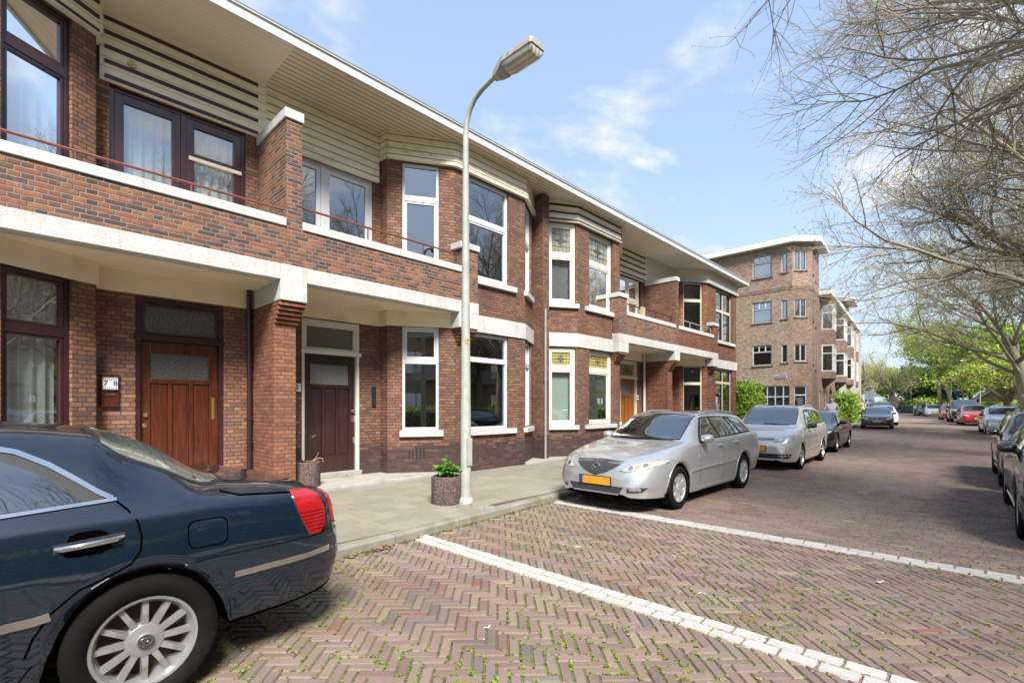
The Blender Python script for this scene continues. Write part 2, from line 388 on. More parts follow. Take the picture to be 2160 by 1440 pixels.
def pave(name, bricks, mat, h=.012, chamf=.006, label=None, z0=None):
    """bricks: (cx, cy, ux, uy, length, width, z, colour) -> one mesh of chamfered stones"""
    V = []; F = []; C = []
    for (cx, cy, ux, uy, L, W, z, col) in bricks:
        vx, vy = -uy, ux; b = len(V); hl, hw = L / 2, W / 2; tl = random.uniform(-.0025, .0025); tw = random.uniform(-.0025, .0025)
        for (a, e, k) in ((-1, -1, 0), (1, -1, 0), (1, 1, 0), (-1, 1, 0), (-1, -1, 1), (1, -1, 1), (1, 1, 1), (-1, 1, 1)):
            l = a * (hl - chamf * k); w = e * (hw - chamf * k)
            V.append((cx + ux * l + vx * w, cy + uy * l + vy * w, z + (-h if k == 0 else 0) + a * tl + e * tw))
        F += [(b + 4, b + 5, b + 6, b + 7), (b, b + 1, b + 5, b + 4), (b + 1, b + 2, b + 6, b + 5), (b + 2, b + 3, b + 7, b + 6), (b + 3, b, b + 4, b + 7)]
        C += [col] * 5
    me = bpy.data.meshes.new(name); me.from_pydata(V, [], F); me.materials.append(mat)
    at = me.attributes.new('Col', 'FLOAT_COLOR', 'FACE')
    flat = []
    for c in C: flat += [c[0], c[1], c[2], 1.]
    at.data.foreach_set('color', flat); me.update()
    o = bpy.data.objects.new(name, me); COL.objects.link(o); return tag(o, kind='structure')

PAL0 = [(.19, .12, .10), (.17, .105, .09), (.21, .14, .11), (.23, .165, .125), (.15, .105, .10), (.18, .095, .078), (.20, .13, .115), (.13, .10, .105), (.22, .15, .12), (.22, .16, .125), (.17, .12, .11)]
PAL = [tuple(lerp(m, x, .55) for m, x in zip((.205, .150, .124), c)) for c in PAL0]
PALR = [(.21, .10, .075), (.24, .19, .13), (.12, .095, .09)]
def pcol():
    c = random.choice(PALR) if random.random() < .03 else random.choice(PAL)
    k = random.uniform(.85, 1.15); return tuple(x * k for x in c)

def herringbone(x0, x1, y0f, y1f):
    W = .0715; n = 3; out = []; r = sqrt(.5)
    # cells (i,j) along diagonals
    rng = range(-140, 141)
    cx0, cy0 = (x0 + x1) / 2, 2.0
    def put(i, j, horiz):
        if horiz: ci, cj = i + n / 2, j + .5
        else: ci, cj = i + .5, j + n / 2
        a, b = ci * W, cj * W
        X = cx0 + (a - b) * r; Y = cy0 + (a + b) * r
        if x0 < X < x1 and y0f(X) < Y < y1f(X):
            d = (r, r) if horiz else (-r, r)
            out.append((X, Y, d[0], d[1], n * W - .007, W - .007, random.uniform(-.002, .002), pcol()))
    for j in rng:
        k0 = j % (2 * n)
        i = -140 - ((-140 - k0) % (2 * n))
        while i < 140:
            put(i, j, True); i += 2 * n
    for i in rng:
        k0 = (i - 2 * n + 1) % (2 * n)
        j = -140 - ((-140 - k0) % (2 * n))
        while j < 140:
            put(i, j, False); j += 2 * n
    return out
yl = lambda x: YL(x) - .02
yr = lambda x: YR(x) + .02
br = herringbone(-2.6, 3.31, yr, yl) + herringbone(3.37, 6.06, yr, yl)
# running-bond carriageway beyond the second white line
x = 6.13; row = 0
while x < 46:
    L, W = .207, .069
    y = YR(x) + (L / 2 if row % 2 else 0) + random.uniform(-.045, .045)
    while y < YL(x) - .05:
        if not (20 < x and random.random() < .0):
            br.append((x + W / 2, y + L / 2, .0, 1., L - .007, W - .007, gz(x) + random.uniform(-.002, .002), pcol()))
        y += L
    x += W; row += 1
pave('road', br, M['paver'])
# white paver lines
wb = []
for xa in (3.225, 5.985):
    for k in (0, 1):
        y = YR(xa) + .1 * k
        while y < YL(xa) - .07 - .1 * (1 - k):
            g = random.uniform(.9, 1.05); c = (.48 * g, .47 * g, .44 * g)
            wb.append((xa + .057 + k * .117, y + .1, 0, 1, .198, .108, .0085, c)); y += .207
pave('road_marking', wb, M['marking'], .02, .007)
# far thin line across the road
mb = MB(); xa = 47.5
for k in range(16):
    y0 = lerp(YR(xa) + .1, YL(xa) - .1, k / 16); y1 = lerp(YR(xa) + .1, YL(xa) - .1, (k + 1) / 16)
    mb.face([(xa + .1, y0, gz(xa) + .012), (xa + .35, y0, gz(xa) + .012), (xa + .35, y1, gz(xa) + .012), (xa + .1, y1, gz(xa) + .012)])
t = NT('worn_white_paint'); P = t.pos(); t.bsdf(t.mix(t.mapr(t.noise(P, 9., 4), .4, .65), (.5, .49, .45), (.27, .22, .19)), .8); M['wornpaint'] = t.mat
tag(mb.build('road_marking', M['wornpaint']), kind='structure')

def strip(name, x0, x1, fa, fb, dz, mat, nx=60, ny=1, kind='structure'):
    mb = MB(); 
    for i in range(nx):
        a, b = lerp(x0, x1, i / nx), lerp(x0, x1, (i + 1) / nx)
        for j in range(ny):
            s0, s1 = j / ny, (j + 1) / ny
            mb.face([(a, lerp(fa(a), fb(a), s0), gz(a) + dz), (b, lerp(fa(b), fb(b), s0), gz(b) + dz), (b, lerp(fa(b), fb(b), s1), gz(b) + dz), (a, lerp(fa(a), fb(a), s1), gz(a) + dz)])
    return tag(mb.build(name, mat), kind=kind)
# terrain to the horizon
mb = MB(); xs = [-400, -60, -14, 0, 10, 20, 30] + list(range(32, 60, 2)) + [70, 100, 160, 400, 1500]; ys = [-900, -120, -40, -12, -4, 0, 4, 8, 14, 40, 120, 900]
for a, b in zip(xs, xs[1:]):
    for c, d in zip(ys, ys[1:]): mb.face([(a, c, gz(a) - .035), (b, c, gz(b) - .035), (b, d, gz(b) - .035), (a, d, gz(a) - .035)])
t = NT('earth_and_lawn'); P = t.pos(); t.bsdf(t.mix(t.mapr(t.noise(P, .4, 6), .35, .65), (.07, .12, .02), (.10, .15, .03)), .95, 0, .2); M['earth'] = t.mat
tag(mb.build('ground', M['earth']), kind='structure')
strip('road_bed', -14, 46, lambda x: YR(x) - .02, lambda x: YL(x) + .02, -.009, M['soil'], 60)
t = NT('far_clinker'); P = t.pos(); mp = t.n('ShaderNodeMapping'); t.put(mp.inputs['Vector'], P); mp.inputs['Scale'].default_value = (12, 4.8, 1)
t.bsdf(t.mix(t.mapr(t.noise(mp.outputs[0], 1., 4), .35, .65), (.15, .10, .09), (.235, .165, .135)), .75, 0, .35); M['farroad'] = t.mat
strip('road', 46, 125, lambda x: YR(x), lambda x: YL(x), 0, M['farroad'], 40)

# left pavement: tiles in running bond
tb = []; T = .302; j = 0; y = 4.95
TP = [tuple(lerp(m, x, .5) for m, x in zip((.255, .232, .182), c)) for c in [(.27, .245, .19), (.25, .225, .175), (.29, .265, .205), (.235, .215, .17), (.265, .235, .18), (.30, .28, .225), (.21, .2, .17)]]
cols = []
while y < 8.9:
    x = -8 + (T / 2 if j % 2 else 0)
    while x < 27:
        if y > YL(x) + .17:
            k = random.uniform(.93, 1.07); c = random.choice(TP); tb.append((x, y, 1, 0, T - .006, T - .006, .1 + random.uniform(-.0015, .0015), tuple(q * k for q in c)))
        x += T
    y += T; j += 1
pave('pavement', tb, M['tile'], h=.01, chamf=.004)
strip('pavement_bed', -8, 27, lambda x: YL(x) + .1, lambda x: 9.0, .091, M['soil'], 40)
M['paveflat'] = simple('far_pavement', (.27, .245, .2), .9, var=.12, vscale=3)
strip('pavement', 27, 110, lambda x: YL(x) + .1, lambda x: YL(x) + 3.4, .1, M['paveflat'], 40)
strip('pavement', -14, 115, lambda x: YR(x) - 2.2, lambda x: YR(x) - .1, .1, M['paveflat'], 60)
# kerb stones
def kerb(fy, side, x0, x1, step):
    mb = MB(); x = x0
    while x < x1:
        b = x + step - .008; ya, yb = fy(x), fy(b); za, zb = gz(x), gz(b); s = side
        prof = [(0, -.05), (0, .075), (.012, .094), (.03, .1), (.13, .1), (.13, -.05)]
        A = [(x, ya + s * p, za + z) for p, z in prof]; B = [(b, yb + s * p, zb + z) for p, z in prof]
        mb.hexa(A, B); x += step
    o = mb.build('kerb', M['kerb']); return tag(o, kind='structure')
M['kerb'] = simple('kerb_stone', (.23, .215, .175), .85, var=.18, vscale=4, bump=.5, bscale=70, dirt=(.12, .12, .07), dscale=2.5, dlo=.5, dhi=.75)
kerb(YL, 1, -8, 110, 1.0); kerb(YR, -1, -14, 112, 1.0)

# moss in the joints
V = []; F = []; Mi = []
def tuft(x, y, z, r):
    for k in range(random.randint(5, 8)):
        a = random.uniform(0, 2 * pi); e = r * random.uniform(.3, 1.1); cx, cy = x + cos(a) * e * .8, y + sin(a) * e * .8
        q = r * random.uniform(.3, .6); b = len(V); a2 = random.uniform(0, 6.3)
        for m in range(3):
            aa = a2 + m * 2.1; V.append((cx + cos(aa) * q, cy + sin(aa) * q, z + random.uniform(-.001, .010 + .25 * r)))
        F.append((b, b + 1, b + 2)); Mi.append(random.choice((0, 0, 1, 1, 2)))
from mathutils import noise as MN
for (cx, cy, ux, uy, L, W, z, c) in br:
    if cx > 15 or random.random() < .0: continue
    far = cx > 6.2
    n1 = MN.noise(Vector((cx * .55, cy * .55, 3.1))); n2 = MN.noise(Vector((cx * 2.1, cy * 2.1, 7.)))
    dens = max(0., .34 + .85 * n1 + .45 * n2) * (1.5 if cx < 2.6 else 1.0)
    if far: dens *= .28 * sstep(15, 7, cx) if cy < 4 else .5
    if cy > 3.9 and cx < 6: dens *= .8
    for k in range(7):
        if random.random() < dens * .85:
            a = random.random()
            if random.random() < .65: l, w = (a - .5) * L, random.choice((-.5, .5)) * (W + .006)
            else: l, w = random.choice((-.5, .5)) * (L + .006), (a - .5) * W
            tuft(cx + ux * l - uy * w, cy + uy * l + ux * w, z - .004, random.uniform(.007, .019) * (1.25 if dens > .35 else 1.))
for k in range(900):     # kerb foot litter and lamp base moss
    xk = random.uniform(1.2, 7.5); tuft(xk, YL(xk) - random.uniform(0, .05), .0, random.uniform(.006, .013))
for k in range(160):
    a = random.uniform(0, 6.28); r = abs(random.gauss(0, .3)); tuft(4.68 + cos(a) * r, 5.35 + sin(a) * r * .7, .101, random.uniform(.004, .009))
me = bpy.data.meshes.new('moss'); me.from_pydata(V, [], F)
def leafmat(name, col, rough=.6, trans=.25, var=.3):
    t = NT(name); g = t.n('ShaderNodeNewGeometry'); r = g.outputs['Random Per Island']
    c = t.mix(r, tuple(x * (1 - var) for x in col), tuple(x * (1 + var) for x in col))
    b = t.bsdf(c, rough, 0, .3)
    if trans:
        tl = t.n('ShaderNodeBsdfTranslucent'); t.put(tl.inputs[0], c); mx = t.n('ShaderNodeMixShader'); mx.inputs[0].default_value = trans
        t.t.links.new(b.outputs[0], mx.inputs[1]); t.t.links.new(tl.outputs[0], mx.inputs[2]); t.t.links.new(mx.outputs[0], t.out.inputs[0])
    return t.mat
for i, c in enumerate([(.13, .20, .02), (.20, .27, .03), (.26, .29, .05)]): me.materials.append(leafmat('moss_%s' % ('dark', 'mid', 'pale')[i], c))
me.polygons.foreach_set('material_index', Mi); me.update()
o = bpy.data.objects.new('moss', me); COL.objects.link(o); tag(o, 'tufts of bright green moss growing in the brick joints', 'moss', kind='stuff')
# dead leaves along the kerb foot
mb = MB()
for k in range(170):
    xk = random.choice((random.uniform(1.6, 2.9), random.uniform(1.6, 6.3))); yk = YL(xk) - abs(random.gauss(.02, .06)); a = random.uniform(0, 6.3); r = random.uniform(.012, .03)
    mb.face([(xk + cos(a + q) * r * (1 if i % 2 else .6), yk + sin(a + q) * r * (1 if i % 2 else .6), .006 + random.uniform(0, .02)) for i, q in enumerate((0, 1.5, 3.1, 4.7))])
M['deadleaf'] = leafmat('dead_leaf', (.28, .15, .07), .8, .1, .45)
tag(mb.build('dead_leaves', M['deadleaf']), 'scatter of dry brown leaves along the kerb foot', 'leaves', kind='stuff')
# ---------------------------------------------------------------- terraced houses
def add(mb, name, mats, parent, **kw):
    o = mb.build(name, mats, None, **kw); o.parent = parent
    if parent.type == 'EMPTY': o.matrix_parent_inverse = (Matrix.Translation(parent.location) @ parent.rotation_euler.to_matrix().to_4x4()).inverted()
    return o
class Fr:
    """local wall frame: l along, d inwards, z up"""
    def __init__(s, A, B, inw=None):
        s.A = Vector(A); d = Vector(B) - s.A; s.L = d.length; s.d = d / s.L
        n = Vector((-s.d.y, s.d.x)); w = Vector(inw) if inw is not None else Vector((0, 1))
        s.n = n if n.dot(w) > 0 else -n
    def p(s, l, d, z): q = s.A + s.d * l + s.n * d; return (q.x, q.y, z)
    def box(s, mb, l0, l1, d0, d1, z0, z1, mi=0):
        b = [s.p(l0, d0, z0), s.p(l1, d0, z0), s.p(l1, d1, z0), s.p(l0, d1, z0)]; t = [(x, y, z1) for x, y, _ in b]
        if (Vector(b[1]) - Vector(b[0])).cross(Vector(b[3]) - Vector(b[0])).z < 0: b.reverse(); t.reverse()
        mb.hexa(b, t, mi)
def curtain_mesh(fr, l0, l1, d, z0, z1, amp=.03, wl=.13, gap=None):
    mb = MB(); n = max(8, int((l1 - l0) / .018)); ph = random.random() * 6
    prev = None
    for i in range(n + 1):
        l = lerp(l0, l1, i / n)
        if gap and gap[0] < l < gap[1]: prev = None; continue
        dd = d + amp * sin(l / wl * 2 * pi + ph + .8 * sin(l * 5)) 
        cur = (l, dd)
        if prev: mb.face([fr.p(prev[0], prev[1], z0), fr.p(l, dd, z0), fr.p(l, dd, z1), fr.p(prev[0], prev[1], z1)])
        prev = cur
    return mb
def blind_mesh(fr, l0, l1, d, z0, z1, pitch=.028):
    mb = MB(); z = z0
    while z < z1: 
        mb.face([fr.p(l0, d, z), fr.p(l1, d, z), fr.p(l1, d + .02, z + pitch * .72), fr.p(l0, d + .02, z + pitch * .72)]); z += pitch
    return mb
def leaded(fr, l0, l1, d, z0, z1, parent, pale=False):
    """stained-glass pane: tinted cells between lead cames and a four-pointed star"""
    mb = MB(); nl, nz = 5, 4; e = .004
    for i in range(nl):
        for j in range(nz):
            mb.face([fr.p(lerp(l0, l1, a), d, lerp(z0, z1, b)) for a, b in ((i / nl, j / nz), ((i + 1) / nl, j / nz), ((i + 1) / nl, (j + 1) / nz), (i / nl, (j + 1) / nz))], 0 if (i * 7 + j * 3) % 4 else 1)
    for i in range(1, nl): fr.box(mb, lerp(l0, l1, i / nl) - e, lerp(l0, l1, i / nl) + e, d - .006, d - .001, z0, z1, 2)
    for j in range(1, nz): fr.box(mb, l0, l1, d - .007, d - .001, lerp(z0, z1, j / nz) - e, lerp(z0, z1, j / nz) + e, 2)
    cl, cz = (l0 + l1) / 2, (z0 + z1) / 2; R = min(l1 - l0, z1 - z0) * .42
    st = []
    for k in range(8):
        r = R if k % 2 == 0 else R * .28; st.append((cl + cos(k * pi / 4) * r, cz + sin(k * pi / 4) * r))
    mb.face([fr.p(l, d - .010, z) for l, z in st], 2)
    mb.face([fr.p(cl + (l - cl) * .5, d - .012, cz + (z - cz) * .5) for l, z in st], 3)
    return add(mb, 'stained_glass', [M['st_pale'], M['st_pale2'], M['st_lead'], M['st_lead']] if pale else [M['st_yellow'], M['st_amber'] if z0 < 2.58 and fr.L > 1.8 else M['st_yellow'], M['st_lead'], M['st_blue']], parent)
for n, c in dict(st_pale=(.22, .23, .19), st_pale2=(.26, .25, .15), st_yellow=(.33, .29, .10), st_amber=(.40, .25, .05), st_blue=(.12, .14, .2)).items(): M[n] = simple(n, c, .15, var=.3, vscale=12, bump=.15, coat=.3)
M['st_lead'] = simple('lead_came', (.06, .06, .06), .5)

def window(root, fr, l0, l1, z0, z1, fmat, vs=(), hs=(), fw=.055, inset=.06, depth=.075, sash=None, sw=.04, glass='glass', sill=None, sillmat='cap', name='window', curt=None, ledtop=False, skip_sash=()):
    mb = MB(); V = [l0] + sorted(v - w / 2 for v, w in vs) + [l1]; a, b = l0 + fw, l1 - fw; c, e = z0 + fw, z1 - fw
    B = lambda p, q, r, s, dd=0., de=0., mi=0: fr.box(mb, p, q, inset - dd, inset + depth + de, r, s, mi)
    B(l0, a, z0, z1); B(b, l1, z0, z1); B(a, b, z0, c); B(a, b, e, z1)
    vv = sorted(vs); hh = sorted(hs); le = [a] + [x for v, w in vv for x in (v - w / 2, v + w / 2)] + [b]; ze = [c] + [x for h, w in hh for x in (h - w / 2, h + w / 2)] + [e]
    for v, w in vv: B(v - w / 2, v + w / 2, c, e)
    for h, w in hh:
        for i in range(0, len(le), 2): B(le[i], le[i + 1], h - w / 2, h + w / 2)
    panes = [(le[i], le[i + 1], ze[j], ze[j + 1], i // 2, j // 2) for i in range(0, len(le), 2) for j in range(0, len(ze), 2)]
    if sash:
        for p in panes:
            if (p[4], p[5]) in skip_sash: continue
            g = .004
            for q in ((p[0] + g, p[0] + sw, p[2] + g, p[3] - g), (p[1] - sw, p[1] - g, p[2] + g, p[3] - g), (p[0] + sw, p[1] - sw, p[2] + g, p[2] + sw), (p[0] + sw, p[1] - sw, p[3] - sw, p[3] - g)):
                fr.box(mb, q[0], q[1], inset + .012, inset + depth + .01, q[2], q[3], 1)
    w = add(mb, name, [M[fmat], M[sash or fmat]], root, bevel=.003)
    gb = MB(); top = []
    for p in panes:
        s_ = sw if sash and (p[4], p[5]) not in skip_sash else 0
        if ledtop and p[5] == len(ze) // 2 - 1: top.append((p[0] + s_, p[1] - s_, p[2] + s_, p[3] - s_)); continue
        gb.face([fr.p(p[0] + s_, inset + depth * .6, p[2] + s_), fr.p(p[1] - s_, inset + depth * .6, p[2] + s_), fr.p(p[1] - s_, inset + depth * .6, p[3] - s_), fr.p(p[0] + s_, inset + depth * .6, p[3] - s_)])
    if gb.f: add(gb, 'pane', M[glass], w)
    for q in top: leaded(fr, q[0], q[1], inset + depth * .6, q[2], q[3], w, z0 > 3.5)
    if sill:
        sb = MB(); fr.box(sb, sill[0], sill[1], -sill[4], inset + .03, sill[2], sill[3]); add(sb, 'sill', M[sillmat], w, bevel=.01)
    d = inset + depth + .09
    if curt == 'lace':
        add(curtain_mesh(fr, a, b, d + .03, z0, z1), 'curtain', M['lace'], w)
    elif curt == 'drapes':
        add(curtain_mesh(fr, a, lerp(a, b, .3), d + .05, z0, z1), 'curtain', M['lace'], w); add(curtain_mesh(fr, lerp(a, b, .72), b, d + .05, z0, z1), 'curtain', M['drape'], w)
    elif curt == 'blind':
        add(blind_mesh(fr, a, b, d, z0, ze[-2] if ledtop else z1), 'blind', M['blind'], w)
    elif curt == 'green':
        gb = MB(); gb.face([fr.p(a, d, z0), fr.p(b, d, z0), fr.p(b, d, ze[-2] if ledtop else z1), fr.p(a, d, ze[-2] if ledtop else z1)]); add(gb, 'blind', M['blindgreen'], w)
    elif curt == 'dark':
        gb = MB(); gb.face([fr.p(a, d + .5, z0), fr.p(b, d + .5, z0), fr.p(b, d + .5, z1), fr.p(a, d + .5, z1)]); add(gb, 'blind', M['interior'], w)  # added backing sheet standing in for the dark room, not a real blind
    return w

def polyband(mb, pts, thick, z0, z1, mi=0):
    """band of given thickness on the outer (street) side of polyline pts [(x,y)..]"""
    P = [Vector(p) for p in pts]; N = []
    for a, b in zip(P, P[1:]):
        d = (b - a).normalized(); n = Vector((d.y, -d.x))
        N.append(n)
    # street side: majority of normals must look to -Y
    if sum(n.y for n in N) > 0: N = [-n for n in N]
    O = []
    for i, p in enumerate(P):
        if i == 0: n = N[0]; k = 1
        elif i == len(P) - 1: n = N[-1]; k = 1
        else:
            n = (N[i - 1] + N[i]).normalized(); k = 1 / max(.35, n.dot(N[i]))
        O.append(p + n * thick * k)
    for i in range(len(P) - 1):
        q = [P[i], P[i + 1], O[i + 1], O[i]]
        mb.prism([(v.x, v.y) for v in q], z0, z1, mi)

HW = 6.735
def build_house(label, X0, sg, st):
    W = lambda t: X0 + sg * t
    last = st.get('last', False)
    root = empty('terraced_house', (X0 + sg * 3.3, 8.9, 0), 0, label, 'house', 'row of brick terraced houses')
    Y0 = 8.95; A1 = (W(2.27), Y0); A = (W(2.27), 8.69); Bq = (W(3.46), 7.98)
    if last: Bq = (W(3.28), 7.98)
    Cq = (W(5.65), 7.98) if not last else (W(6.61), 7.98)
    Dq = (W(6.61), 8.555)
    fR = Fr((W(.0), Y0), (W(2.27), Y0)); fS = Fr(A, Bq); fF = Fr(Bq, Cq); fD = None if last else Fr(Cq, Dq)
    tB = abs(Bq[0] - X0)
    fm = st['frame']; sm = st.get('sash')
    # ---- wall
    mb = MB(); bmats = [M[st['brick']], M['interior']]
    doorh = (.64, 1.80, .15, 3.14)
    udoor = (.30, 2.10, 3.7, 6.12)
    mb.wall(fR.A, fR.p(2.27, 0, 0)[:2], .05, 3.46, [doorh], .10, (0, 1)); mb.wall(fR.A, fR.p(2.27, 0, 0)[:2], 3.46, 7.1, [udoor], .10, (0, 1))
    mb.wall(A1, A, .05, 7.1)
    sw_ = (.296, 1.044)
    if last: sw_ = (.16, 1.02)
    mb.wall(A, Bq, .05, 3.46, [(sw_[0], sw_[1], 1.02, 3.16)], .12, fS.n); mb.wall(A, Bq, 3.46, 7.1, [(sw_[0], sw_[1], 3.7, 6.53)], .12, fS.n)
    f0, f1 = (3.82 - tB, 5.09 - tB) if not last else (.92, 2.82)
    gz0, uz0 = (1.0, 4.33)
    mb.wall(Bq, Cq, .05, 3.46, [(f0, f1, gz0, 3.13)], st.get('reveal', .1), (0, 1)); mb.wall(Bq, Cq, 3.46, 7.1, [(f0, f1, uz0, 6.53)], st.get('reveal', .1), (0, 1))
    if not last:
        dl = fD.L; dh = (.06, .86)
        mb.wall(Cq, Dq, .05, 3.46, [(dh[0], dh[1], 1.0, 3.13)], .1, fD.n); mb.wall(Cq, Dq, 3.46, 7.1, [(dh[0], dh[1], uz0, 6.53)], .1, fD.n)
    # end, back, party and floors (closed house)
    endX = W(6.61) if last else W(HW)
    if last: mb.wall(Cq, (Cq[0], 17.), .05, 7.1)
    mb.wall((endX, 17.), (W(0), 17.), .05, 7.1)
    for zf in (.14, 3.47, 7.06):
        mb.prism([(W(0), Y0 + .12), (W(2.3), Y0 + .12), (W(2.3), 8.85), (Bq[0] + sg * .03, 8.12), (Cq[0] - sg * .03, 8.12), (endX - sg * (.02 if last else .14), 8.75 if not last else 8.12), (endX - sg * .02, 16.95), (W(0), 16.95)], zf, zf + .03, 1)
    mb.box(W(0.0) - .01, W(0) + .01, Y0 + .11, 17, .1, 7.05, 1); mb.box(W(0), endX, 11.6, 11.62, .1, 7.05, 1); mb.box(endX - .015, endX - .012, 8.76, 17, .1, 7.05, 1)
    add(mb, 'wall', bmats, root)
    # ---- pier / wing / pilaster
    if st.get('wing'):
        mb = MB()
        mb.box(W(-.21), W(.13), 7.98, 8.96, .05, 3.14)
        pier = add(mb, 'pier', M['brick_pier' if st['wing'] == 'h2' else 'brick_h4'], root, bevel=.004)
        mb = MB(); zz = 2.815
        for k in range(5):
            g = .045 * (k + 1); mb.box(W(-.213), W(.13 + .016 * (k + 1)), 7.98 - g, 8.9, zz, zz + .056, 0); zz += .0655
        add(mb, 'corbel', M['brick_pier' if st['wing'] == 'h2' else 'brick_h4'], root, bevel=.004)
        mb = MB(); mb.box(W(-.12), W(.13), 7.735, 8.94, 3.6, 5.975)
        wg = add(mb, 'wing_wall', M[st.get('wingbrick', 'brick_bal')], root, bevel=.004)
        mb = MB(); mb.box(W(-.145), W(.15), 7.705, 8.93, 5.976, 6.125); add(mb, 'coping', M['cap'], wg, bevel=.008)
        mb = MB(); mb.box(W(-.21), W(.20), 7.716, 8.92, 3.15, 3.702)
        add(mb, 'beam', M['stucco'], root, bevel=.008)
    if st.get('pilaster'):
        mb = MB(); mb.box(9.79, 10.04, 8.2, 8.9, .05, 7.06); add(mb, 'pilaster', M['brick'], root, bevel=.004)
    # ---- balcony
    ba = .13 if st.get('wing') else .1205
    e0, e1 = (3.45, 3.885) if not last else (3.33, 3.78)
    bal = MB(); fB = Fr((W(0), 7.735), (W(4), 7.735))
    bal.box(W(ba), W(e1), 7.735, 7.95, 3.7, 4.29); bal.box(W(e0), W(e1), 7.735, 8.06, 4.29, 4.80)
    b = add(bal, 'balcony', M[st.get('balbrick', 'brick_bal')], root, bevel=.004)
    mb = MB(); mb.box(W(ba), W(e0 - .005), 7.71, 7.975, 4.29, 4.42); add(mb, 'coping', M['cap'], b, bevel=.008)
    mb = MB(); mb.box(W(e0 - .07), W(e1 + .03), 7.70, 8.09, 4.801, 4.93); add(mb, 'cap', M['cap'], b, bevel=.01)
    rz_ = st.get('railz', 4.69); mb = MB()
    mb.tube([(W(ba), 7.86, rz_), (W(e0 + .02), 7.86, rz_)], .019, 8)
    for tp in (1.35, 2.55): mb.tube([(W(tp), 7.86, 4.40), (W(tp), 7.86, rz_)], .013, 6)
    mb.tube([(W(e0 - .03), 7.86, 4.40), (W(e0 - .03), 7.86, rz_)], .014, 6)
    add(mb, 'railing', M[st.get('rail', 'iron_rust')], b, smooth=True)
    bs = MB(); bs.box(W(ba + (.07 if st.get('wing') else .09)), W(e1 + .015), 7.72, 7.97, 3.46, 3.7)
    bs.prism([(W(.02), 7.9), (W(e1), 7.9), (W(e1), 8.0), (W(2.26), 8.68), (W(2.26), 8.94), (W(.02), 8.94)], 3.461, 3.72, 1)
    bs.box(W(e0 - .095), W(e1 + .015), 7.72, 8.16, 3.15, 3.46)
    bo = add(bs, 'balcony_slab', [M['stucco'], M['plaster']], root, bevel=.008)
    mb = MB(); zz = 3.145
    for k in range(5):
        g = .05 * k; mb.box(W(e0 - .03 + .018 * k), W(e1 - .015 - .018 * k), 7.745 + g, 8.1, zz - .058, zz); zz -= .0655
    add(mb, 'corbel', M['brick_pier' if not last else 'brick_h4'], root, bevel=.004)
    # ---- plaster lintel beam under balcony, white band round the bay
    mb = MB(); off = .2 if st.get('wing') else .21
    pts = [(W(off if st.get('wing') else .2), Y0), (W(2.27), Y0), A, fS.p(fS.L - .1, 0, 0)[:2]]
    polyband(mb, pts, .03, 3.16, 3.461); add(mb, 'lintel', M['plaster'], root, bevel=.004)
    mb = MB()
    pts = [(W(e1 + .0155), 7.98), Cq] + ([(Cq[0], 12.)] if last else [Dq])
    polyband(mb, pts, .03, 3.15, 3.52); add(mb, 'band', M['stucco'], root, bevel=.006)
    # ---- cladding under the eaves
    cl = st['clad']; mb = MB()
    polyband(mb, [(W(.0), Y0), (W(2.21), Y0)], .05, 6.12, 7.12, 0)
    polyband(mb, [(W(2.21), Y0), (W(2.21), 8.69), A, Bq, Cq] [1:] + ([(Cq[0], 9.3)] if last else [Dq]), .05, 6.57, 7.12, 0)
    mb.box(W(2.215), W(2.27), 8.64, 8.94, 6.57, 7.12, 0)
    if not st.get('stripe'):
        polyband(mb, [A, Bq, Cq] + ([(Cq[0], 9.3)] if last else [Dq]), .085, 6.55, 6.67, 1); polyband(mb, [(W(.0), Y0), (W(2.2), Y0)], .075, 6.10, 6.17, 1)
    else:
        for z in (6.99, 6.79, 6.585, 6.38, 6.17): polyband(mb, [(W(.13), Y0), (W(2.16), Y0)], .064, z - .027, z + .027, 2)
        for z in (6.99, 6.79, 6.60): polyband(mb, [A, Bq, Cq] + [Dq], .064, z - .027, z + .027, 2)
        polyband(mb, [A, Bq, Cq, Dq], .08, 6.545, 6.57, 1)
    add(mb, 'cladding', [M[cl], M[st.get('cladtrim', 'cap')], M[st.get('stripe') or 'stripe_g']], root)
    # ---- roof with soffit and fascia
    r0, r1 = 0.0, (HW if not last else 6.61 + .52)
    mb = MB(); y1 = 17.2
    mb.box(W(r0), W(r1), 7.62, y1, 7.1, 7.13, 1)
    mb.box(W(r0), W(r1 - (.02 if last else 0)), 7.63, y1, 7.131, 7.21, 0)
    ro = add(mb, 'roof', [M['roof_felt'], M[st['soffit']]], root)
    mb = MB(); mb.box(W(r0), W(r1), 7.60, 7.63, 7.045, 7.20, 0); mb.box(W(r0), W(r1), 7.588, 7.60, 7.045, 7.075, 0)
    mb.box(W(r0), W(r1), 7.575, 7.63, 7.2005, 7.222, 0); mb.box(W(r0), W(r1), 7.57, 7.75, 7.2225, 7.245, 1)
    if last:
        mb.box(W(r1), W(r1) + sg * .03, 7.60, y1, 7.045, 7.2, 0); mb.box(W(r1 - .2), W(r1) + sg * .04, 7.751, y1, 7.2225, 7.245, 1)
    add(mb, 'fascia', [M[st['fascia']], M['lead']], ro, bevel=.003)
    # ---- windows
    cu = st.get('curt', {})
    G = st.get('glass', 'glass')
    old = st.get('old', False)
    sill_y = .06
    window(root, fS, sw_[0], sw_[1], 1.02, 3.16, fm, (), [(2.45, .11)], .055, .05, sash=sm, skip_sash=() if sm != 'upvc' else {(0, 0)}, glass=G, sill=(sw_[0] - .06, sw_[1] + .09, .885, 1.02, .07), curt=cu.get('side'))
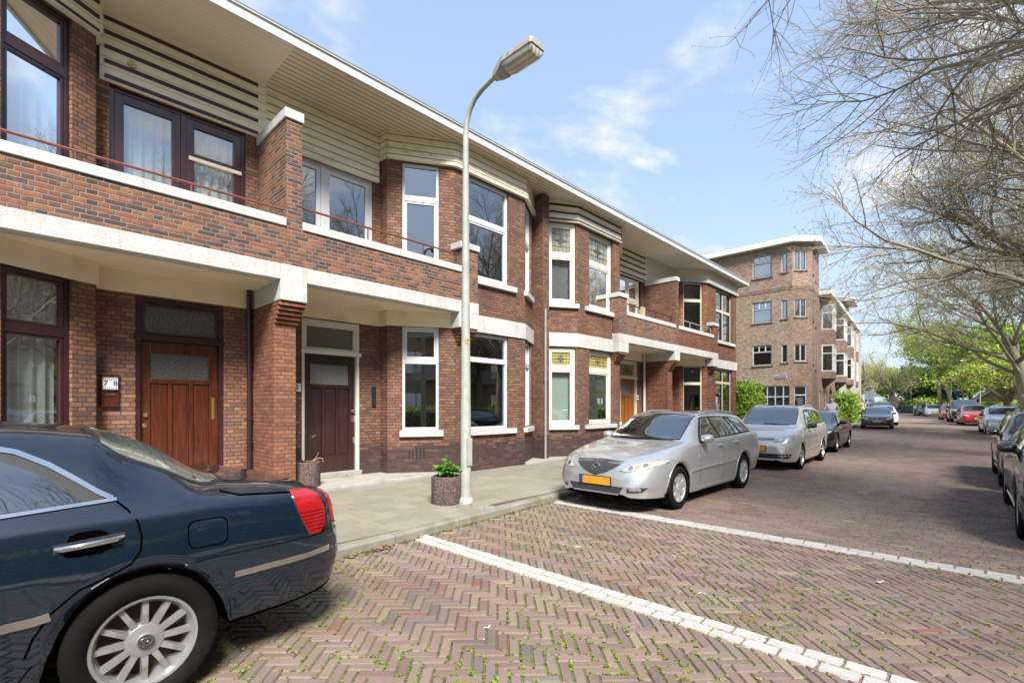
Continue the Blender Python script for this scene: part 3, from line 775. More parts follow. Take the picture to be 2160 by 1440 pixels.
    window(root, fS, sw_[0], sw_[1], 3.75, 6.53, fm, (), [(5.82, .12)], .055, .05, sash=sm, skip_sash=() if sm != 'upvc' else {(0, 1)}, glass=G, curt=cu.get('uside'), name='window')
    vs = [((f0 + f1) / 2, .07)] if last else []
    window(root, fF, f0, f1, gz0, 3.13, fm, vs, [(2.55, .11)], .06 if not old else .09, st.get('reveal', .1) * .6, sash=sm if sm != 'upvc' else None, glass=G, sill=(f0 - .11, f1 + .21, .88, 1.0, .08), curt=cu.get('front'), ledtop=old)
    window(root, fF, f0, f1, uz0, 6.53, fm, vs, [(5.64, .12)], .06 if not old else .09, st.get('reveal', .1) * .6, sash=sm, skip_sash={(0, 1)} if sm == 'upvc' else (), glass=G, sill=(f0 - .11, f1 + .22, 4.2, 4.33, .08), curt=cu.get('ufront'), ledtop=old)
    if not last:
        window(root, fD, .06, .86, 1.0, 3.13, fm, (), [(2.55, .11)], .055 if not old else .09, .05, sash=sm if sm != 'upvc' else None, glass=G, sill=(-.03, .93, .88, 1.0, .08), curt=cu.get('dia'), ledtop=old)
        window(root, fD, .06, .86, uz0, 6.53, fm, (), [(5.64, .12)], .055 if not old else .09, .05, sash=sm, skip_sash={(0, 1)} if sm == 'upvc' else (), glass=G, sill=(-.03, .93, 4.2, 4.33, .08), curt=cu.get('udia'), ledtop=old)
    # balcony door
    fRb = Fr((W(0), Y0), (W(2.27), Y0))
    if st['bdoor'] == 'maroon':
        w = window(root, fRb, .30, 2.10, 3.74, 6.11, fm, [(1.19, .07)], (), .06, .05, sash=sm, sw=.115, glass=G, name='balcony_door', curt='lace')
        mb = MB(); fRb.box(mb, .34, 1.12, .055, .11, 5.46, 5.52); fRb.box(mb, .36, 1.12, .03, .1, 5.40, 5.455, 1); add(mb, 'transom', [M[fm], M['trim']], w, bevel=.004)
        mb = MB(); fRb.box(mb, 1.24, 1.27, .03, .06, 4.5, 4.72); fRb.box(mb, 1.25, 1.38, .01, .03, 4.62, 4.64); add(mb, 'handle', M['steel'], w)
    elif st['bdoor'] == 'upvc':
        window(root, fRb, .30, 2.10, 3.74, 6.11, fm, [(1.07, .09)], (), .055, .05, sash='upvc', sw=.085, glass=G, name='balcony_door')
    else:
        window(root, fRb, .45, 1.95, 3.74, 6.08, fm, [(1.2, .07)], [(5.32, .09)], .06, .05, sash=sm, sw=.05, glass=G, name='balcony_door', curt=None)
    # ---- front door
    D = Fr((W(0), Y0), (W(2.27), Y0)); l0, l1 = .64, 1.80
    ins = .05; jw = st.get('jamb', .06); mb = MB()
    jm = M[st['doorframe']]
    D.box(mb, l0, l0 + jw, ins - .03, ins + .1, .15, 3.14); D.box(mb, l1 - jw, l1, ins - .03, ins + .1, .15, 3.14); D.box(mb, l0 + jw, l1 - jw, ins - .03, ins + .1, 3.07, 3.14)
    D.box(mb, l0 - .01, l1 + .03, ins - .06, ins + .1, 2.50, 2.575)
    a, b_ = l0 + jw, l1 - jw
    for q in ((a, a + .05, 2.575, 3.07), (b_ - .05, b_, 2.575, 3.07), (a + .05, b_ - .05, 2.575, 2.625), (a + .05, b_ - .05, 3.02, 3.07)): D.box(mb, q[0], q[1], ins, ins + .08, q[2], q[3], 1)
    df = add(mb, 'door_frame', [jm, M[st.get('transomframe', st['doorframe'])]], root, bevel=.004)
    mb = MB(); mb.face([D.p(a + .05, ins + .05, 2.625), D.p(b_ - .05, ins + .05, 2.625), D.p(b_ - .05, ins + .05, 3.02), D.p(a + .05, ins + .05, 3.02)])
    add(mb, 'transom_pane', M[st['tglass']], df)
    if st.get('old'): leaded(D, a + .05, b_ - .05, ins + .045, 2.625, 3.02, df)
    mb = MB(); D.box(mb, l0 - .0, l1 + .02, -.06, .1, .15, .245); add(mb, 'threshold', M['concrete'], df, bevel=.006)
    dd = ins + .035; dm = M[st['door']]; mb = MB(); z0, z1 = .25, 2.495
    w = b_ - a; g0, g1 = a + .14 * w / .95, b_ - .15 * w / .95
    flip = st.get('hinge', 0)
    p0, p1 = a + .13, b_ - .13; gzb, gzt = 1.93, 2.31; pz0, pz1 = .56, 1.86
    mu = .05; pw = (p1 - p0 - 2 * mu) / 3
    bx = lambda x0, x1, y0, y1, da=0, mi=0: D.box(mb, x0, x1, dd + da, dd + .05, y0, y1, mi)
    bx(a + .004, p0, z0, z1); bx(p1, b_ - .004, z0, z1); bx(p0, p1, z0, pz0); bx(p0, p1, pz1, gzb); bx(p0, p1, gzt, z1)
    for k in range(3):
        q0 = p0 + k * (pw + mu); q1 = q0 + pw
        bx(q0 + .001, q1 - .001, pz0 + .001, pz1 - .001, .022); bx(q0 + .028, q1 - .028, pz0 + .035, pz1 - .035, .012)
        if k < 2: bx(q1, q1 + mu, pz0, pz1, -.012)
    dr = add(mb, 'front_door', dm, root, bevel=.005)
    mb = MB(); mb.face([D.p(p0 + .002, dd + .03, gzb), D.p(p1 - .002, dd + .03, gzb), D.p(p1 - .002, dd + .03, gzt), D.p(p0 + .002, dd + .03, gzt)])
    add(mb, 'door_pane', M[st['dglass']], dr)
    mb = MB()
    hk = st.get('handles', 'brass'); hl = (b_ - .07) if sg * (1 if hk != 'brass' else 1) > 0 else (b_ - .07)
    if hk == 'knob':
        mb.M = Matrix.Translation(Vector(D.p(b_ - .05, dd, 1.42))); mb.lathe([(.0, -.062), (.02, -.06), (.03, -.045), (.024, -.03), (.012, -.022), (.012, -.005), (.032, -.004), (.032, 0)], 16, axis='y'); mb.M = None
        D.box(mb, b_ - .1, b_ - .01, dd - .01, dd, 1.20, 1.33); D.box(mb, b_ - .06, b_ - .015, dd - .008, dd, .78, .9)
        add(mb, 'handle', M['steel'], dr, smooth=True)
    else:
        D.box(mb, a + .055, a + .095, dd - .012, dd, 1.30, 1.65); D.box(mb, a + .064, a + .086, dd - .02, dd - .012, 1.33, 1.62)
        D.box(mb, b_ - .095, b_ - .045, dd - .03, dd, 1.35, 1.41)
        mb.M = Matrix.Translation(Vector(D.p(b_ - .06, dd, 1.22))); mb.lathe([(0, -.012), (.03, -.01), (.035, 0)], 16, axis='y'); mb.M = None
        add(mb, 'handle', M['brass'], dr)
    # ---- air-brick vents
    mb = MB()
    for k in range(5): fS.box(mb, .42 + k * .075, .45 + k * .075, -.004, .004, .42, .62)
    add(mb, 'vent', M['blackplastic'], root)
    return root, W, fR, fS

ST1 = dict(frame='maroon', sash='maroon', brick='brick_h1', clad='clad_clean', stripe='stripe_m', cladtrim='trim', soffit='soffit_clean', fascia='fascia', bdoor='maroon', doorframe='maroon', door='door_red', tglass='cathedral', dglass='cathedral', railz=4.58, curt=dict(side='lace', uside='lace', front='lace', ufront='lace'))
ST2 = dict(frame='upvc', sash='upvc', brick='brick', clad='clad_dirty', cladtrim='clad_dirty', soffit='soffit_dirty', fascia='fascia_peel', bdoor='upvc', doorframe='trim', door='door_dark', tglass='wireglass', dglass='wireglass_l', wing='h2', pilaster=True, handles='knob')
ST3 = dict(frame='trim', sash='trim', brick='brick', clad='clad_clean', stripe='stripe_g', cladtrim='trim', soffit='soffit_grey', fascia='fascia', bdoor='cream', doorframe='trim', door='door_orange', tglass='wireglass', dglass='wireglass', rail='iron_blk', old=True, reveal=.16, curt=dict(dia='green', front='blind', ufront='blind', udia='blind'))
ST4 = dict(frame='beige', sash='sashgreen', brick='brick_h4', clad='clad_h4', cladtrim='cap', soffit='soffit_white', fascia='fascia', bdoor='cream', doorframe='beige', door='door_dark', tglass='wireglass', dglass='wireglass', rail='galv', wing='h4', wingbrick='brick', balbrick='brick_h4', last=True, reveal=.14, curt=dict(front='dark', ufront='dark'))
H1 = build_house('brick house with maroon frames and maroon eaves stripes, behind the dark blue saloon', 3.18, -1, ST1)
H2 = build_house('brick house with weathered cream boards and a dark brown door, behind the nearest lamp', 3.18, 1, ST2)
H3 = build_house('brick house with slate stripes under the eaves, stained glass windows and an orange door', 16.65, -1, ST3)
H4 = build_house('end house of the row, with beige frames, dark green sashes and crisp repointed brick', 16.65, 1, ST4)
# step slab along the fronts
mb = MB()
mb.box(-2.5, 6.62, 7.885, 9.0, .02, .15); mb.box(8.86, 10.98, 7.93, 8.8, .02, .15); mb.box(13.2, 20.0, 7.885, 9.0, .02, .15)
tag(mb.build('doorstep', M['concrete'], bevel=.012), kind='structure')
# drain pipes
def pipe(root, pts, r, mat, clips=()):
    mb = MB(); mb.tube(pts, r, 10)
    for z in clips: mb.tube([(pts[0][0], pts[0][1], z - .02), (pts[0][0], pts[0][1], z + .02)], r * 1.3, 10)
    add(mb, 'drainpipe', M[mat], root, smooth=True)
pipe(H1[0], [(2.9, 8.86, .15), (2.9, 8.86, 3.46)], .042, 'pipe_br', (.9, 1.3, 2.2, 2.9))
pipe(H2[0], [(9.80, 8.13, .12), (9.80, 8.13, 4.05)], .03, 'pipe_gr', (.8, 2.2, 3.6))
pipe(H3[0], [(16.32, 8.84, .15), (16.32, 8.84, 3.46)], .045, 'pipe_wh', (1.2, 2.3))
# letter box with tiled house number
def text(name, body, size, loc, rot, mat, parent=None, ext=.002, align='CENTER', font=None):
    cu = bpy.data.curves.new(name, 'FONT'); cu.body = body; cu.size = size; cu.extrude = ext; cu.align_x = align; cu.align_y = 'CENTER'
    cu.materials.append(mat); o = bpy.data.objects.new(name, cu); COL.objects.link(o); o.location = loc; o.rotation_euler = rot
    if parent is not None:
        o.parent = parent
        if parent.type == 'EMPTY': o.matrix_parent_inverse = Matrix.Translation(parent.location).inverted()
    return o
M['ink_blue'] = simple('cobalt_ink', (.015, .02, .16), .3)
M['ink_black'] = simple('black_ink', (.012, .012, .012), .4)
M['enamel'] = simple('white_enamel', (.75, .75, .72), .2, coat=.3)
lb = empty('letter_box', (1.08, 8.9, 1.5), 0, 'red-brown wall letter box with blue and white number tile beside the red-brown door', 'letter box')
mb = MB(); mb.box(.975, 1.185, 8.89, 8.948, 1.5, 1.975); add(mb, 'body', M['door_red'], lb, bevel=.012)
mb = MB(); mb.box(1.0, 1.165, 8.862, 8.885, 1.745, 1.915)
for k in range(8):
    for z in (1.755, 1.776, 1.884, 1.905): mb.box(1.006 + k * .02, 1.016 + k * .02, 8.858, 8.862, z - .007, z + .005, 1)
tl = add(mb, 'number_tile', [M['enamel'], M['ink_blue']], lb)
text('number', '7  8', .1, (1.083, 8.858, 1.83), (pi / 2, 0, 0), M['ink_blue'], tl)
mb = MB(); mb.box(1.03, 1.14, 8.882, 8.889, 1.66, 1.69); add(mb, 'slot', M['steel'], lb)
hn = empty('house_number', (3.68, 8.93, 1.85), 0, 'white enamel number plate half hidden by the pale brick pier', 'number plate')
mb = MB(); mb.box(3.55, 3.80, 8.93, 8.948, 1.78, 1.93); add(mb, 'plate', M['enamel'], hn, bevel=.004)
text('number', '80', .13, (3.675, 8.926, 1.85), (pi / 2, 0, 0), M['ink_black'], hn)
hn = empty('house_number', (15.85, 8.93, 1.85), 0, 'white enamel number plate beside the orange door', 'number plate')
mb = MB(); mb.box(15.93, 16.07, 8.93, 8.948, 1.76, 1.93); add(mb, 'plate', M['enamel'], hn, bevel=.004)
text('number', '82', .11, (16.0, 8.926, 1.845), (pi / 2, 0, 0), M['ink_black'], hn)
ms = empty('letter_plate', (5.3, 8.93, 1.5), 0, 'slim black upright letter plate on the brick beside the dark brown door', 'letter plate')
mb = MB(); mb.box(5.24, 5.33, 8.925, 8.948, 1.50, 1.92); mb.box(5.27, 5.30, 8.905, 8.924, 1.56, 1.86, 1); add(mb, 'plate', [M['blackplastic'], M['iron_blk']], ms, bevel=.004)
kb = MB(); kb.M = Matrix.Translation((1.33, 8.90, 6.47)); kb.lathe([(0, -.05), (.02, -.05), (.02, -.03), (.05, -.03), (.055, 0)], 16, axis='y')
tag(kb.build('bell', M['brass'], smooth=True), 'small round brass bell on the maroon striped boards', 'bell')
# ---------------------------------------------------------------- corner apartment block and the row beyond
M['lintel_dk'] = simple('dark_brick_sill', (.10, .06, .045), .85, var=.2)
M['apt_fascia'] = simple('apartment_fascia', (.66, .67, .67), .5, var=.03)
K0 = (36.5, 17.5); K1 = (36.5, 8.93); K2 = (37.45, 7.98)
fdir = Vector((1, .068)).normalized()
KF = lambda t, o=0.: (K2[0] + fdir.x * t + fdir.y * o, K2[1] + fdir.y * t - fdir.x * o)   # t along street facade, o out towards street
def small_window(root, fr, l0, l1, z0, z1, fmat, sash, rows=(), cols=(), glass='glass_dark', curt=None, sill=True, inset=.05):
    return window(root, fr, l0, l1, z0, z1, fmat, [(v, .05) for v in cols], [(h, .06) for h in rows], .055, inset, .06, sash=sash, sw=.045, glass=glass, sill=((l0 - .06, l1 + .06, z0 - .10, z0, .05) if sill else None), sillmat='lintel_dk', curt=curt)
ap = empty('apartment_building', (40, 10, 0), 0, 'four-storey tan brick apartment block with a cut corner and white eaves', 'apartment block')
fW = Fr(K1, K0, (1, 0)); fC = Fr(K1, K2, (1, 1)); fS_ = Fr(K2, KF(2.9), (0, 1))
rows3 = [(4.36, 5.78), (7.33, 8.78), (10.45, 12.0)]
hW = []
for (a, b) in rows3: hW += [(1.25, 2.50, a, b), (.29, .66, a + .12, b - .08)]
hW += [(.14, 2.55, 1.2, 2.95)]; hW += [(6.4, 8.3, 10.35, 11.9)]
hC = [(.16, .98, a + .18, b - .08) for a, b in rows3] + [(.14, .99, .75, 2.9)]
hS = [(.25, .62, a, b) for a, b in rows3] + [(1.2, 1.62, a - .3, b + .1) for a, b in rows3]
mb = MB()
for (A, B_, hol, iw, m1) in ((K1, K0, hW, (1, 0), 0), (K1, K2, hC, (.7, .7), 1), (K2, KF(2.9), hS, (0, 1), 1)):
    lo = [h for h in hol if h[3] < 9.3]; hi = [h for h in hol if h[2] > 9.3]
    mb.wall(A, B_, .0, 9.35, lo, .1, iw, m1); mb.wall(A, B_, 9.60, 12.42, hi, .1, iw, 2)
    d = (Vector(B_) - Vector(A)).normalized(); n = Vector(iw).normalized() * -.02
    mb.wall((A[0] + n.x, A[1] + n.y), (B_[0] + n.x, B_[1] + n.y), 9.35, 9.6, [], .1, iw, 1)
e3 = KF(2.9); mb.wall(e3, (e3[0] - .6, 17.5), 9.3, 12.42, [], .1, (1, 0), 2)
mb.wall(K0, (e3[0], 17.5), 0, 12.42, [], .1, (0, -1), 0)
add(mb, 'wall', [M['brick_tan'], M['brick_brown'], M['brick_rose']], ap)
mb = MB()
for z in (3.0, 6.2, 9.2): mb.prism([(K1[0] + .2, K0[1]), (K1[0] + .2, 9.1), (37.6, 8.3), (e3[0], e3[1] + .2), (e3[0], 17.4)], z, z + .1)
mb.box(39.3, 39.4, 8.5, 17.4, 0, 12.3); add(mb, 'floor_slab', M['interior'], ap)
mb = MB(); ov = [(36.05, 18.0), (36.05, 8.7), (37.3, 7.42), (e3[0] + .4, 7.62), (e3[0] + .4, 18.)]
mb.prism(ov, 12.42, 12.78); r_ = add(mb, 'roof', M['apt_fascia'], ap); mb = MB(); mb.prism([(36.2, 17.9), (36.2, 8.8), (37.36, 7.6), (e3[0] + .3, 7.8), (e3[0] + .3, 17.9)], 12.781, 12.84); add(mb, 'roof_edge', M['lead'], r_)
for i, (a, b) in enumerate(rows3):
    hz = lerp(a, b, .66)
    w = small_window(ap, fW, 1.25, 2.50, a, b, 'cap', 'sashblue', rows=[hz], curt=('lace', 'lace', None)[2 - i] if i else None)
    mb = MB()
    for l in (1.67, 2.08): fW.box(mb, l - .03, l + .03, .045, .1, hz, b - .05)
    add(mb, 'mullion', M['cap'], w)
    small_window(ap, fW, .29, .66, a + .12, b - .08, 'cap', 'sashblue', curt='lace')
    small_window(ap, fC, .16, .98, a + .18, b - .08, 'cap', 'sashblue', cols=[.57])
    small_window(ap, fS_, .25, .62, a, b, 'cap', 'sashblue', glass='glass_dark'); small_window(ap, fS_, 1.2, 1.62, a - .3, b + .1, 'cap', 'cap')
w = small_window(ap, fW, .14, 2.55, 1.2, 2.95, 'cap', 'sashblue', rows=[2.2], cols=[.55, 1.05, 1.55, 2.05], curt='lace')
small_window(ap, fC, .14, .99, .75, 2.9, 'cap', 'sashblue', rows=[2.3], curt='lace')
small_window(ap, fW, 6.4, 8.3, 10.35, 11.9, 'cap', 'sashblue', rows=[11.3], cols=[7.0, 7.7])
# street-name sign
sg_ = empty('street_sign', (36.46, 9.6, 3.5), 0, 'small blue enamel street name sign on the tan brick apartment block', 'street sign')
mb = MB(); mb.box(36.462, 36.497, 9.28, 9.98, 3.42, 3.62); mb.box(36.456, 36.462, 9.30, 9.96, 3.44, 3.60, 1); add(mb, 'plate', [M['enamel'], M['ink_blue']], sg_)
text('street_name', 'Lindestraat', .125, (36.45, 9.63, 3.515), (pi / 2, 0, -pi / 2), M['enamel'], sg_)
# three-storey row beyond
rw = empty('apartment_row', (50, 11, 0), 0, 'three-storey brown brick row with white bay windows beyond the cut-corner block', 'apartment row')
fR2 = Fr(KF(2.9), KF(26.), (0, 1)); EZ = 9.5
bays = [(1.3, 3.4), (8.6, 11.0), (14.6, 16.8), (19.6, 21.6)]
hol = []
for (a, b) in rows3[:2]:
    for l in (4.2, 5.3, 7.5, 12.1, 13.4, 18.0): hol.append((l, l + .55, a - .1, b + .1))
for l in (.3, 2.1, 3.4, 7.6, 10.3, 11.6, 13.6, 17.0, 20.0): hol.append((l, l + .9, .25, 2.7))
arch = [(5.3, 6.5), (15.2, 16.4)]
for a, b in arch: hol.append((a, b, .2, 2.9))
mb = MB(); mb.wall(KF(2.9), KF(26.), 0, EZ, hol, .2, (0, 1), 0, 0); ee = KF(26.); mb.wall(ee, (ee[0], 18.), 0, EZ, [], .1, (-1, 0), 0)
mb.box(41, 63, 17.8, 18.1, 0, 9.4)
add(mb, 'wall', M['brick_brown'], rw)
mb = MB(); mb.box(40.6, 63.4, 8.95, 9.0, 0, 9.3)
mb.prism([KF(2.95, -.5), KF(26, -.5), KF(26, -.55), KF(2.95, -.55)], 0, 9.3); add(mb, 'inner_wall', M['interior'], rw)
mb = MB(); mb.prism([KF(2.95, .75), KF(26.3, .75), (64, 18.3), (40.4, 18.3)], EZ, EZ + .3); r2 = add(mb, 'roof', M['apt_fascia'], rw)
mb = MB(); mb.prism([KF(2.95, .62), KF(26.2, .62), (63.8, 18.2), (40.5, 18.2)], EZ + .301, EZ + .36); add(mb, 'roof_edge', M['lead'], r2)
for l0, l1, a, b in hol:
    if b < 3:
        if (l0, l1) in arch: 
            mb = MB(); fR2.box(mb, l0 + .05, l1 - .05, .15, .2, .2, 2.6); add(mb, 'front_door', M['door_dark'], rw)
            mb = MB(); c_ = (l0 + l1) / 2; n = 12
            for k in range(n):
                t0, t1 = pi * k / n, pi * (k + 1) / n; P = lambda r, t_: (c_ + r * cos(t_), 2.45 + r * .9 * sin(t_))
                q = [P(.6, t0), P(.85, t0), P(.85, t1), P(.6, t1)]; mb.hexa([fR2.p(x, -.04, z) for x, z in q], [fR2.p(x, .05, z) for x, z in q])
            add(mb, 'door_arch', M['lintel_dk'], rw)
        elif int(l0 * 10) % 3 == 0:
            mb = MB(); fR2.box(mb, l0, l1, .1, .16, .25, 2.7); add(mb, 'front_door', M['cap' if l0 < 3 else 'door_dark'], rw, bevel=.01)
        else: small_window(rw, fR2, l0, l1, .25, 2.7, 'cap', None, rows=[2.1], inset=.1, curt='lace')
    else: small_window(rw, fR2, l0, l1, a, b, 'cap', None, rows=[lerp(a, b, .7)])
for i, (a, b) in enumerate(bays):
    A0, A1, B1, B0 = KF(2.9 + a, 0), KF(2.9 + a + .25, .7), KF(2.9 + b - .25, .7), KF(2.9 + b, 0)
    by = MB()
    by.prism([A0, A1, B1, B0], 6.05, 7.15); bo = add(by, 'bay', M['brick_brown'], rw)
    for z0, z1 in ((3.6, 4.1), (9.0, EZ)):
        by = MB(); by.prism([A0, A1, B1, B0], z0, z1); add(by, 'bay_wall', M['brick_brown'], bo)
    cb = MB(); m0, m1 = KF(2.9 + (a + b) / 2 - .1, 0), KF(2.9 + (a + b) / 2 + .1, 0)
    cb.hexa([(m0[0], m0[1], 2.9), (m0[0], m0[1] - .04, 2.9), (m1[0], m1[1] - .04, 2.9), (m1[0], m1[1], 2.9)], [(*A0, 3.599), (*A1, 3.599), (*B1, 3.599), (*B0, 3.599)]); add(cb, 'corbel', M['lintel_dk'], bo)
    for z0, z1 in ((4.1, 6.05), (7.15, 9.0)):
        for P_, Q_, iw in ((A0, A1, (1, .2)), (A1, B1, (0, 1)), (B1, B0, (-1, .2))):
            f_ = Fr(P_, Q_, iw); window(bo, f_, 0., f_.L, z0, z1, 'cap', [(f_.L / 2, .06)] if f_.L > 1 else [], [(lerp(z0, z1, .68), .07)], .08, -.01, .08, glass='glass_dark')
        fl = MB(); fl.prism([KF(2.9 + a + .1, .02), KF(2.9 + a + .33, .55), KF(2.9 + b - .33, .55), KF(2.9 + b - .1, .02)], z0 + .01, z0 + .05); add(fl, 'floor_slab', M['lace'], bo)
t4 = MB(); t4.prism([KF(22.5, -.3), KF(26, -.3), (63.1, 15), (59.4, 15)], EZ + .36, 12.3); add(t4, 'turret', M['brick_brown'], rw)
t4 = MB(); t4.prism([KF(21.9, .5), KF(26.6, .5), (63.6, 15.5), (58.9, 15.5)], 12.3, 12.7); add(t4, 'turret_roof', M['apt_fascia'], rw)
# ---- houses across the street (seen only in window reflections and from aside)
M['brick_opp'] = brick_mat('yellow_brick', [(.62, .48, .31), (.56, .43, .27), (.66, .52, .34), (.52, .39, .24)], (.2, .17, .13), mw=.012, header=False)
op = empty('flat_block', (20, -16, 0), 0, 'yellow brick flats with white balconies across the street, mirrored in the windows', 'apartment block')
OX = 74
fO = Fr((OX, -15), (-12, -15), (0, -1)); ho = []
for k in range(20):
    for z in (1.0, 4.0, 7.0): ho.append((1.2 + k * 4.1, 3.0 + k * 4.1, z, z + 1.6))
mb = MB(); mb.wall((OX, -15), (-12, -15), 0, 9.8, ho, .1, (0, -1)); mb.wall((OX, -15), (OX, -25), 0, 9.8, [], .1, (-1, 0)); mb.box(-12, OX, -16.2, -16.1, 0, 9.8, 1); mb.box(-12.3, OX + .3, -25, -14.5, 9.8, 10.1, 1)
add(mb, 'wall', [M['brick_opp'], M['cap']], op)
for h in ho: window(op, fO, h[0], h[1], h[2], h[3], 'cap', [(h[0] + .6, .06)], [], .06, .03, .06, glass='glass_dark', curt='dark')
for k in range(10):
    for z in (3.4, 6.4):
        x0 = 3.2 + k * 8.2
        mb = MB(); fO.box(mb, x0, x0 + 2.4, -1.2, 0, z, z + .14)
        for j in range(13): fO.box(mb, x0 + j * .195, x0 + j * .195 + .05, -1.2, -1.15, z + .14, z + 1.1)
        for j in range(6): fO.box(mb, x0, x0 + 2.4, -1.205, -1.145, z + .2 + j * .16, z + .25 + j * .16)
        add(mb, 'balcony', M['cap'], op)
# ---------------------------------------------------------------- cars
def paint(name, col, metal=.5, rough=.32, flake=.1, dust=0., coat_ior=1.6, spec=.3):
    t = NT(name); P = t.obj(); c = col
    if flake: 
        n = t.noise(P, 900., 1); c = t.mix(t.mapr(n, .35, .65), tuple(x * (1 - flake) for x in col), tuple(x * (1 + flake) for x in col))
    if dust:
        g = t.n('ShaderNodeNewGeometry'); up = t.mapr(t.sep(g.outputs['Normal'])[2], .55, .95)
        c = t.mix(t.math('MULTIPLY', t.math('MULTIPLY', up, t.mapr(t.noise(P, 4., 6, .7), .3, .7)), dust), c, (.20, .16, .12))
    w = t.bump(t.noise(P, 2.2, 2), .03, .05)
    b = t.bsdf(c, rough, metal, spec, 1., None, coat_rough=.015); b.inputs['Coat IOR'].default_value = coat_ior; return t.mat
M['p_blue'] = paint('dark_blue_paint', (.003, .0095, .019), .0, .4, .3, dust=.12, coat_ior=1.7, spec=.1)
M['p_silver'] = paint('silver_paint', (.52, .535, .54), .65, .33, .12)
M['p_champagne'] = paint('champagne_paint', (.62, .60, .54), .55, .33, .1)
M['p_black'] = paint('black_paint', (.005, .005, .0065), .1, .25, .2, coat_ior=2.0)
M['p_graph'] = paint('graphite_paint', (.035, .037, .042), .5, .3, .15)
M['p_red'] = paint('red_paint', (.42, .014, .014), .1, .3, .05)
M['p_dred'] = paint('dark_red_paint', (.25, .012, .012), .3, .3, .05)
M['p_white'] = paint('white_paint', (.68, .69, .69), .0, .35, .02)
M['p_ltsilver'] = paint('light_silver_paint', (.48, .52, .55), .65, .33, .1)
M['p_navy'] = paint('navy_paint', (.013, .018, .032), .3, .3, .2)
M['chrome'] = simple('chrome', (.62, .62, .63), .12, metal=1.)
M['alloy'] = simple('alloy', (.36, .36, .36), .36, metal=.6, var=.08, vscale=20, dirt=(.16, .10, .065), dscale=9, dlo=.6, dhi=.8)
M['alloy_d'] = simple('dark_alloy', (.12, .12, .125), .35, metal=.8)
M['cover'] = simple('hub_cover', (.46, .47, .48), .4, metal=.5, var=.08, dirt=(.2, .15, .11), dscale=7)
M['tyre'] = simple('tyre', (.0045, .0044, .0042), .85, spec=.15, var=.25, bump=.2, bscale=50, dirt=(.018, .015, .012), dscale=2.)
M['rubber'] = simple('rubber_trim', (.010, .010, .011), .55)
M['under'] = simple('underbody', (.0012, .0012, .0012), 1., spec=.0)
M['rust'] = simple('brake_rust', (.07, .035, .02), .8, var=.3)
def carglass(name, col, k=2.0, base=.16):
    t = NT(name); d = t.n('ShaderNodeBsdfDiffuse'); t.put(d.inputs[0], col); g = t.n('ShaderNodeBsdfGlossy'); g.inputs['Roughness'].default_value = .01; t.put(g.inputs[0], (.95, .98, 1.))
    f = t.n('ShaderNodeFresnel'); f.inputs[0].default_value = 1.5; mx = t.n('ShaderNodeMixShader'); t.put(mx.inputs[0], t.math('ADD', t.math('MULTIPLY', f.outputs[0], k), base, clamp=True))
    t.t.links.new(d.outputs[0], mx.inputs[1]); t.t.links.new(g.outputs[0], mx.inputs[2]); t.t.links.new(mx.outputs[0], t.out.inputs[0]); return t.mat
M['carglass'] = carglass('car_window', (.010, .012, .014))
t = NT('pale_car_window'); b = t.bsdf(t.mix(t.mapr(t.noise(t.obj(), 2., 2), .35, .65), (.10, .12, .11), (.19, .21, .18)), .015, 0, 1., .6); M['carglass_g'] = t.mat
def lamp_mat(name, col, rough=.12, stripes=None, horiz=True):
    t = NT(name); P = t.obj(); c = col
    if stripes:
        f = t.math('FRACT', t.math('MULTIPLY', t.sep(P)[2 if horiz else 1], stripes)); c = t.mix(t.mapr(f, .35, .5), col, tuple(x * .45 for x in col))
    t.bsdf(c, rough, 0, .8, 1.); return t.mat
M['tail_red'] = lamp_mat('red_lens', (.34, .006, .008), .1)
M['tail_dark'] = lamp_mat('dark_red_lens', (.12, .003, .004), .2)
M['head'] = lamp_mat('headlamp_lens', (.36, .35, .31), .12)
M['head_y'] = lamp_mat('aged_headlamp_lens', (.42, .38, .24), .15)
M['head_in'] = simple('reflector', (.72, .72, .72), .12, metal=1.)
M['amber'] = lamp_mat('amber_lens', (.40, .24, .13), .15)
M['plate'] = simple('yellow_plate', (.62, .30, .015), .45, var=.12, vscale=8)
M['plate_blue'] = simple('plate_blue_band', (.02, .05, .3), .4)
def mesh_grille(name, sc):
    t = NT(name); s = t.sep(t.obj()); a = t.math('MULTIPLY', s[1], .6)
    f = t.math('MINIMUM', t.math('PINGPONG', t.math('ADD', a, s[2]), sc), t.math('PINGPONG', t.math('SUBTRACT', a, s[2]), sc))
    t.bsdf(t.mix(t.mapr(f, sc * .22, sc * .3), (.075, .077, .08), (.006, .006, .006)), .5); return t.mat
M['grille'] = mesh_grille('mesh_grille', .013)

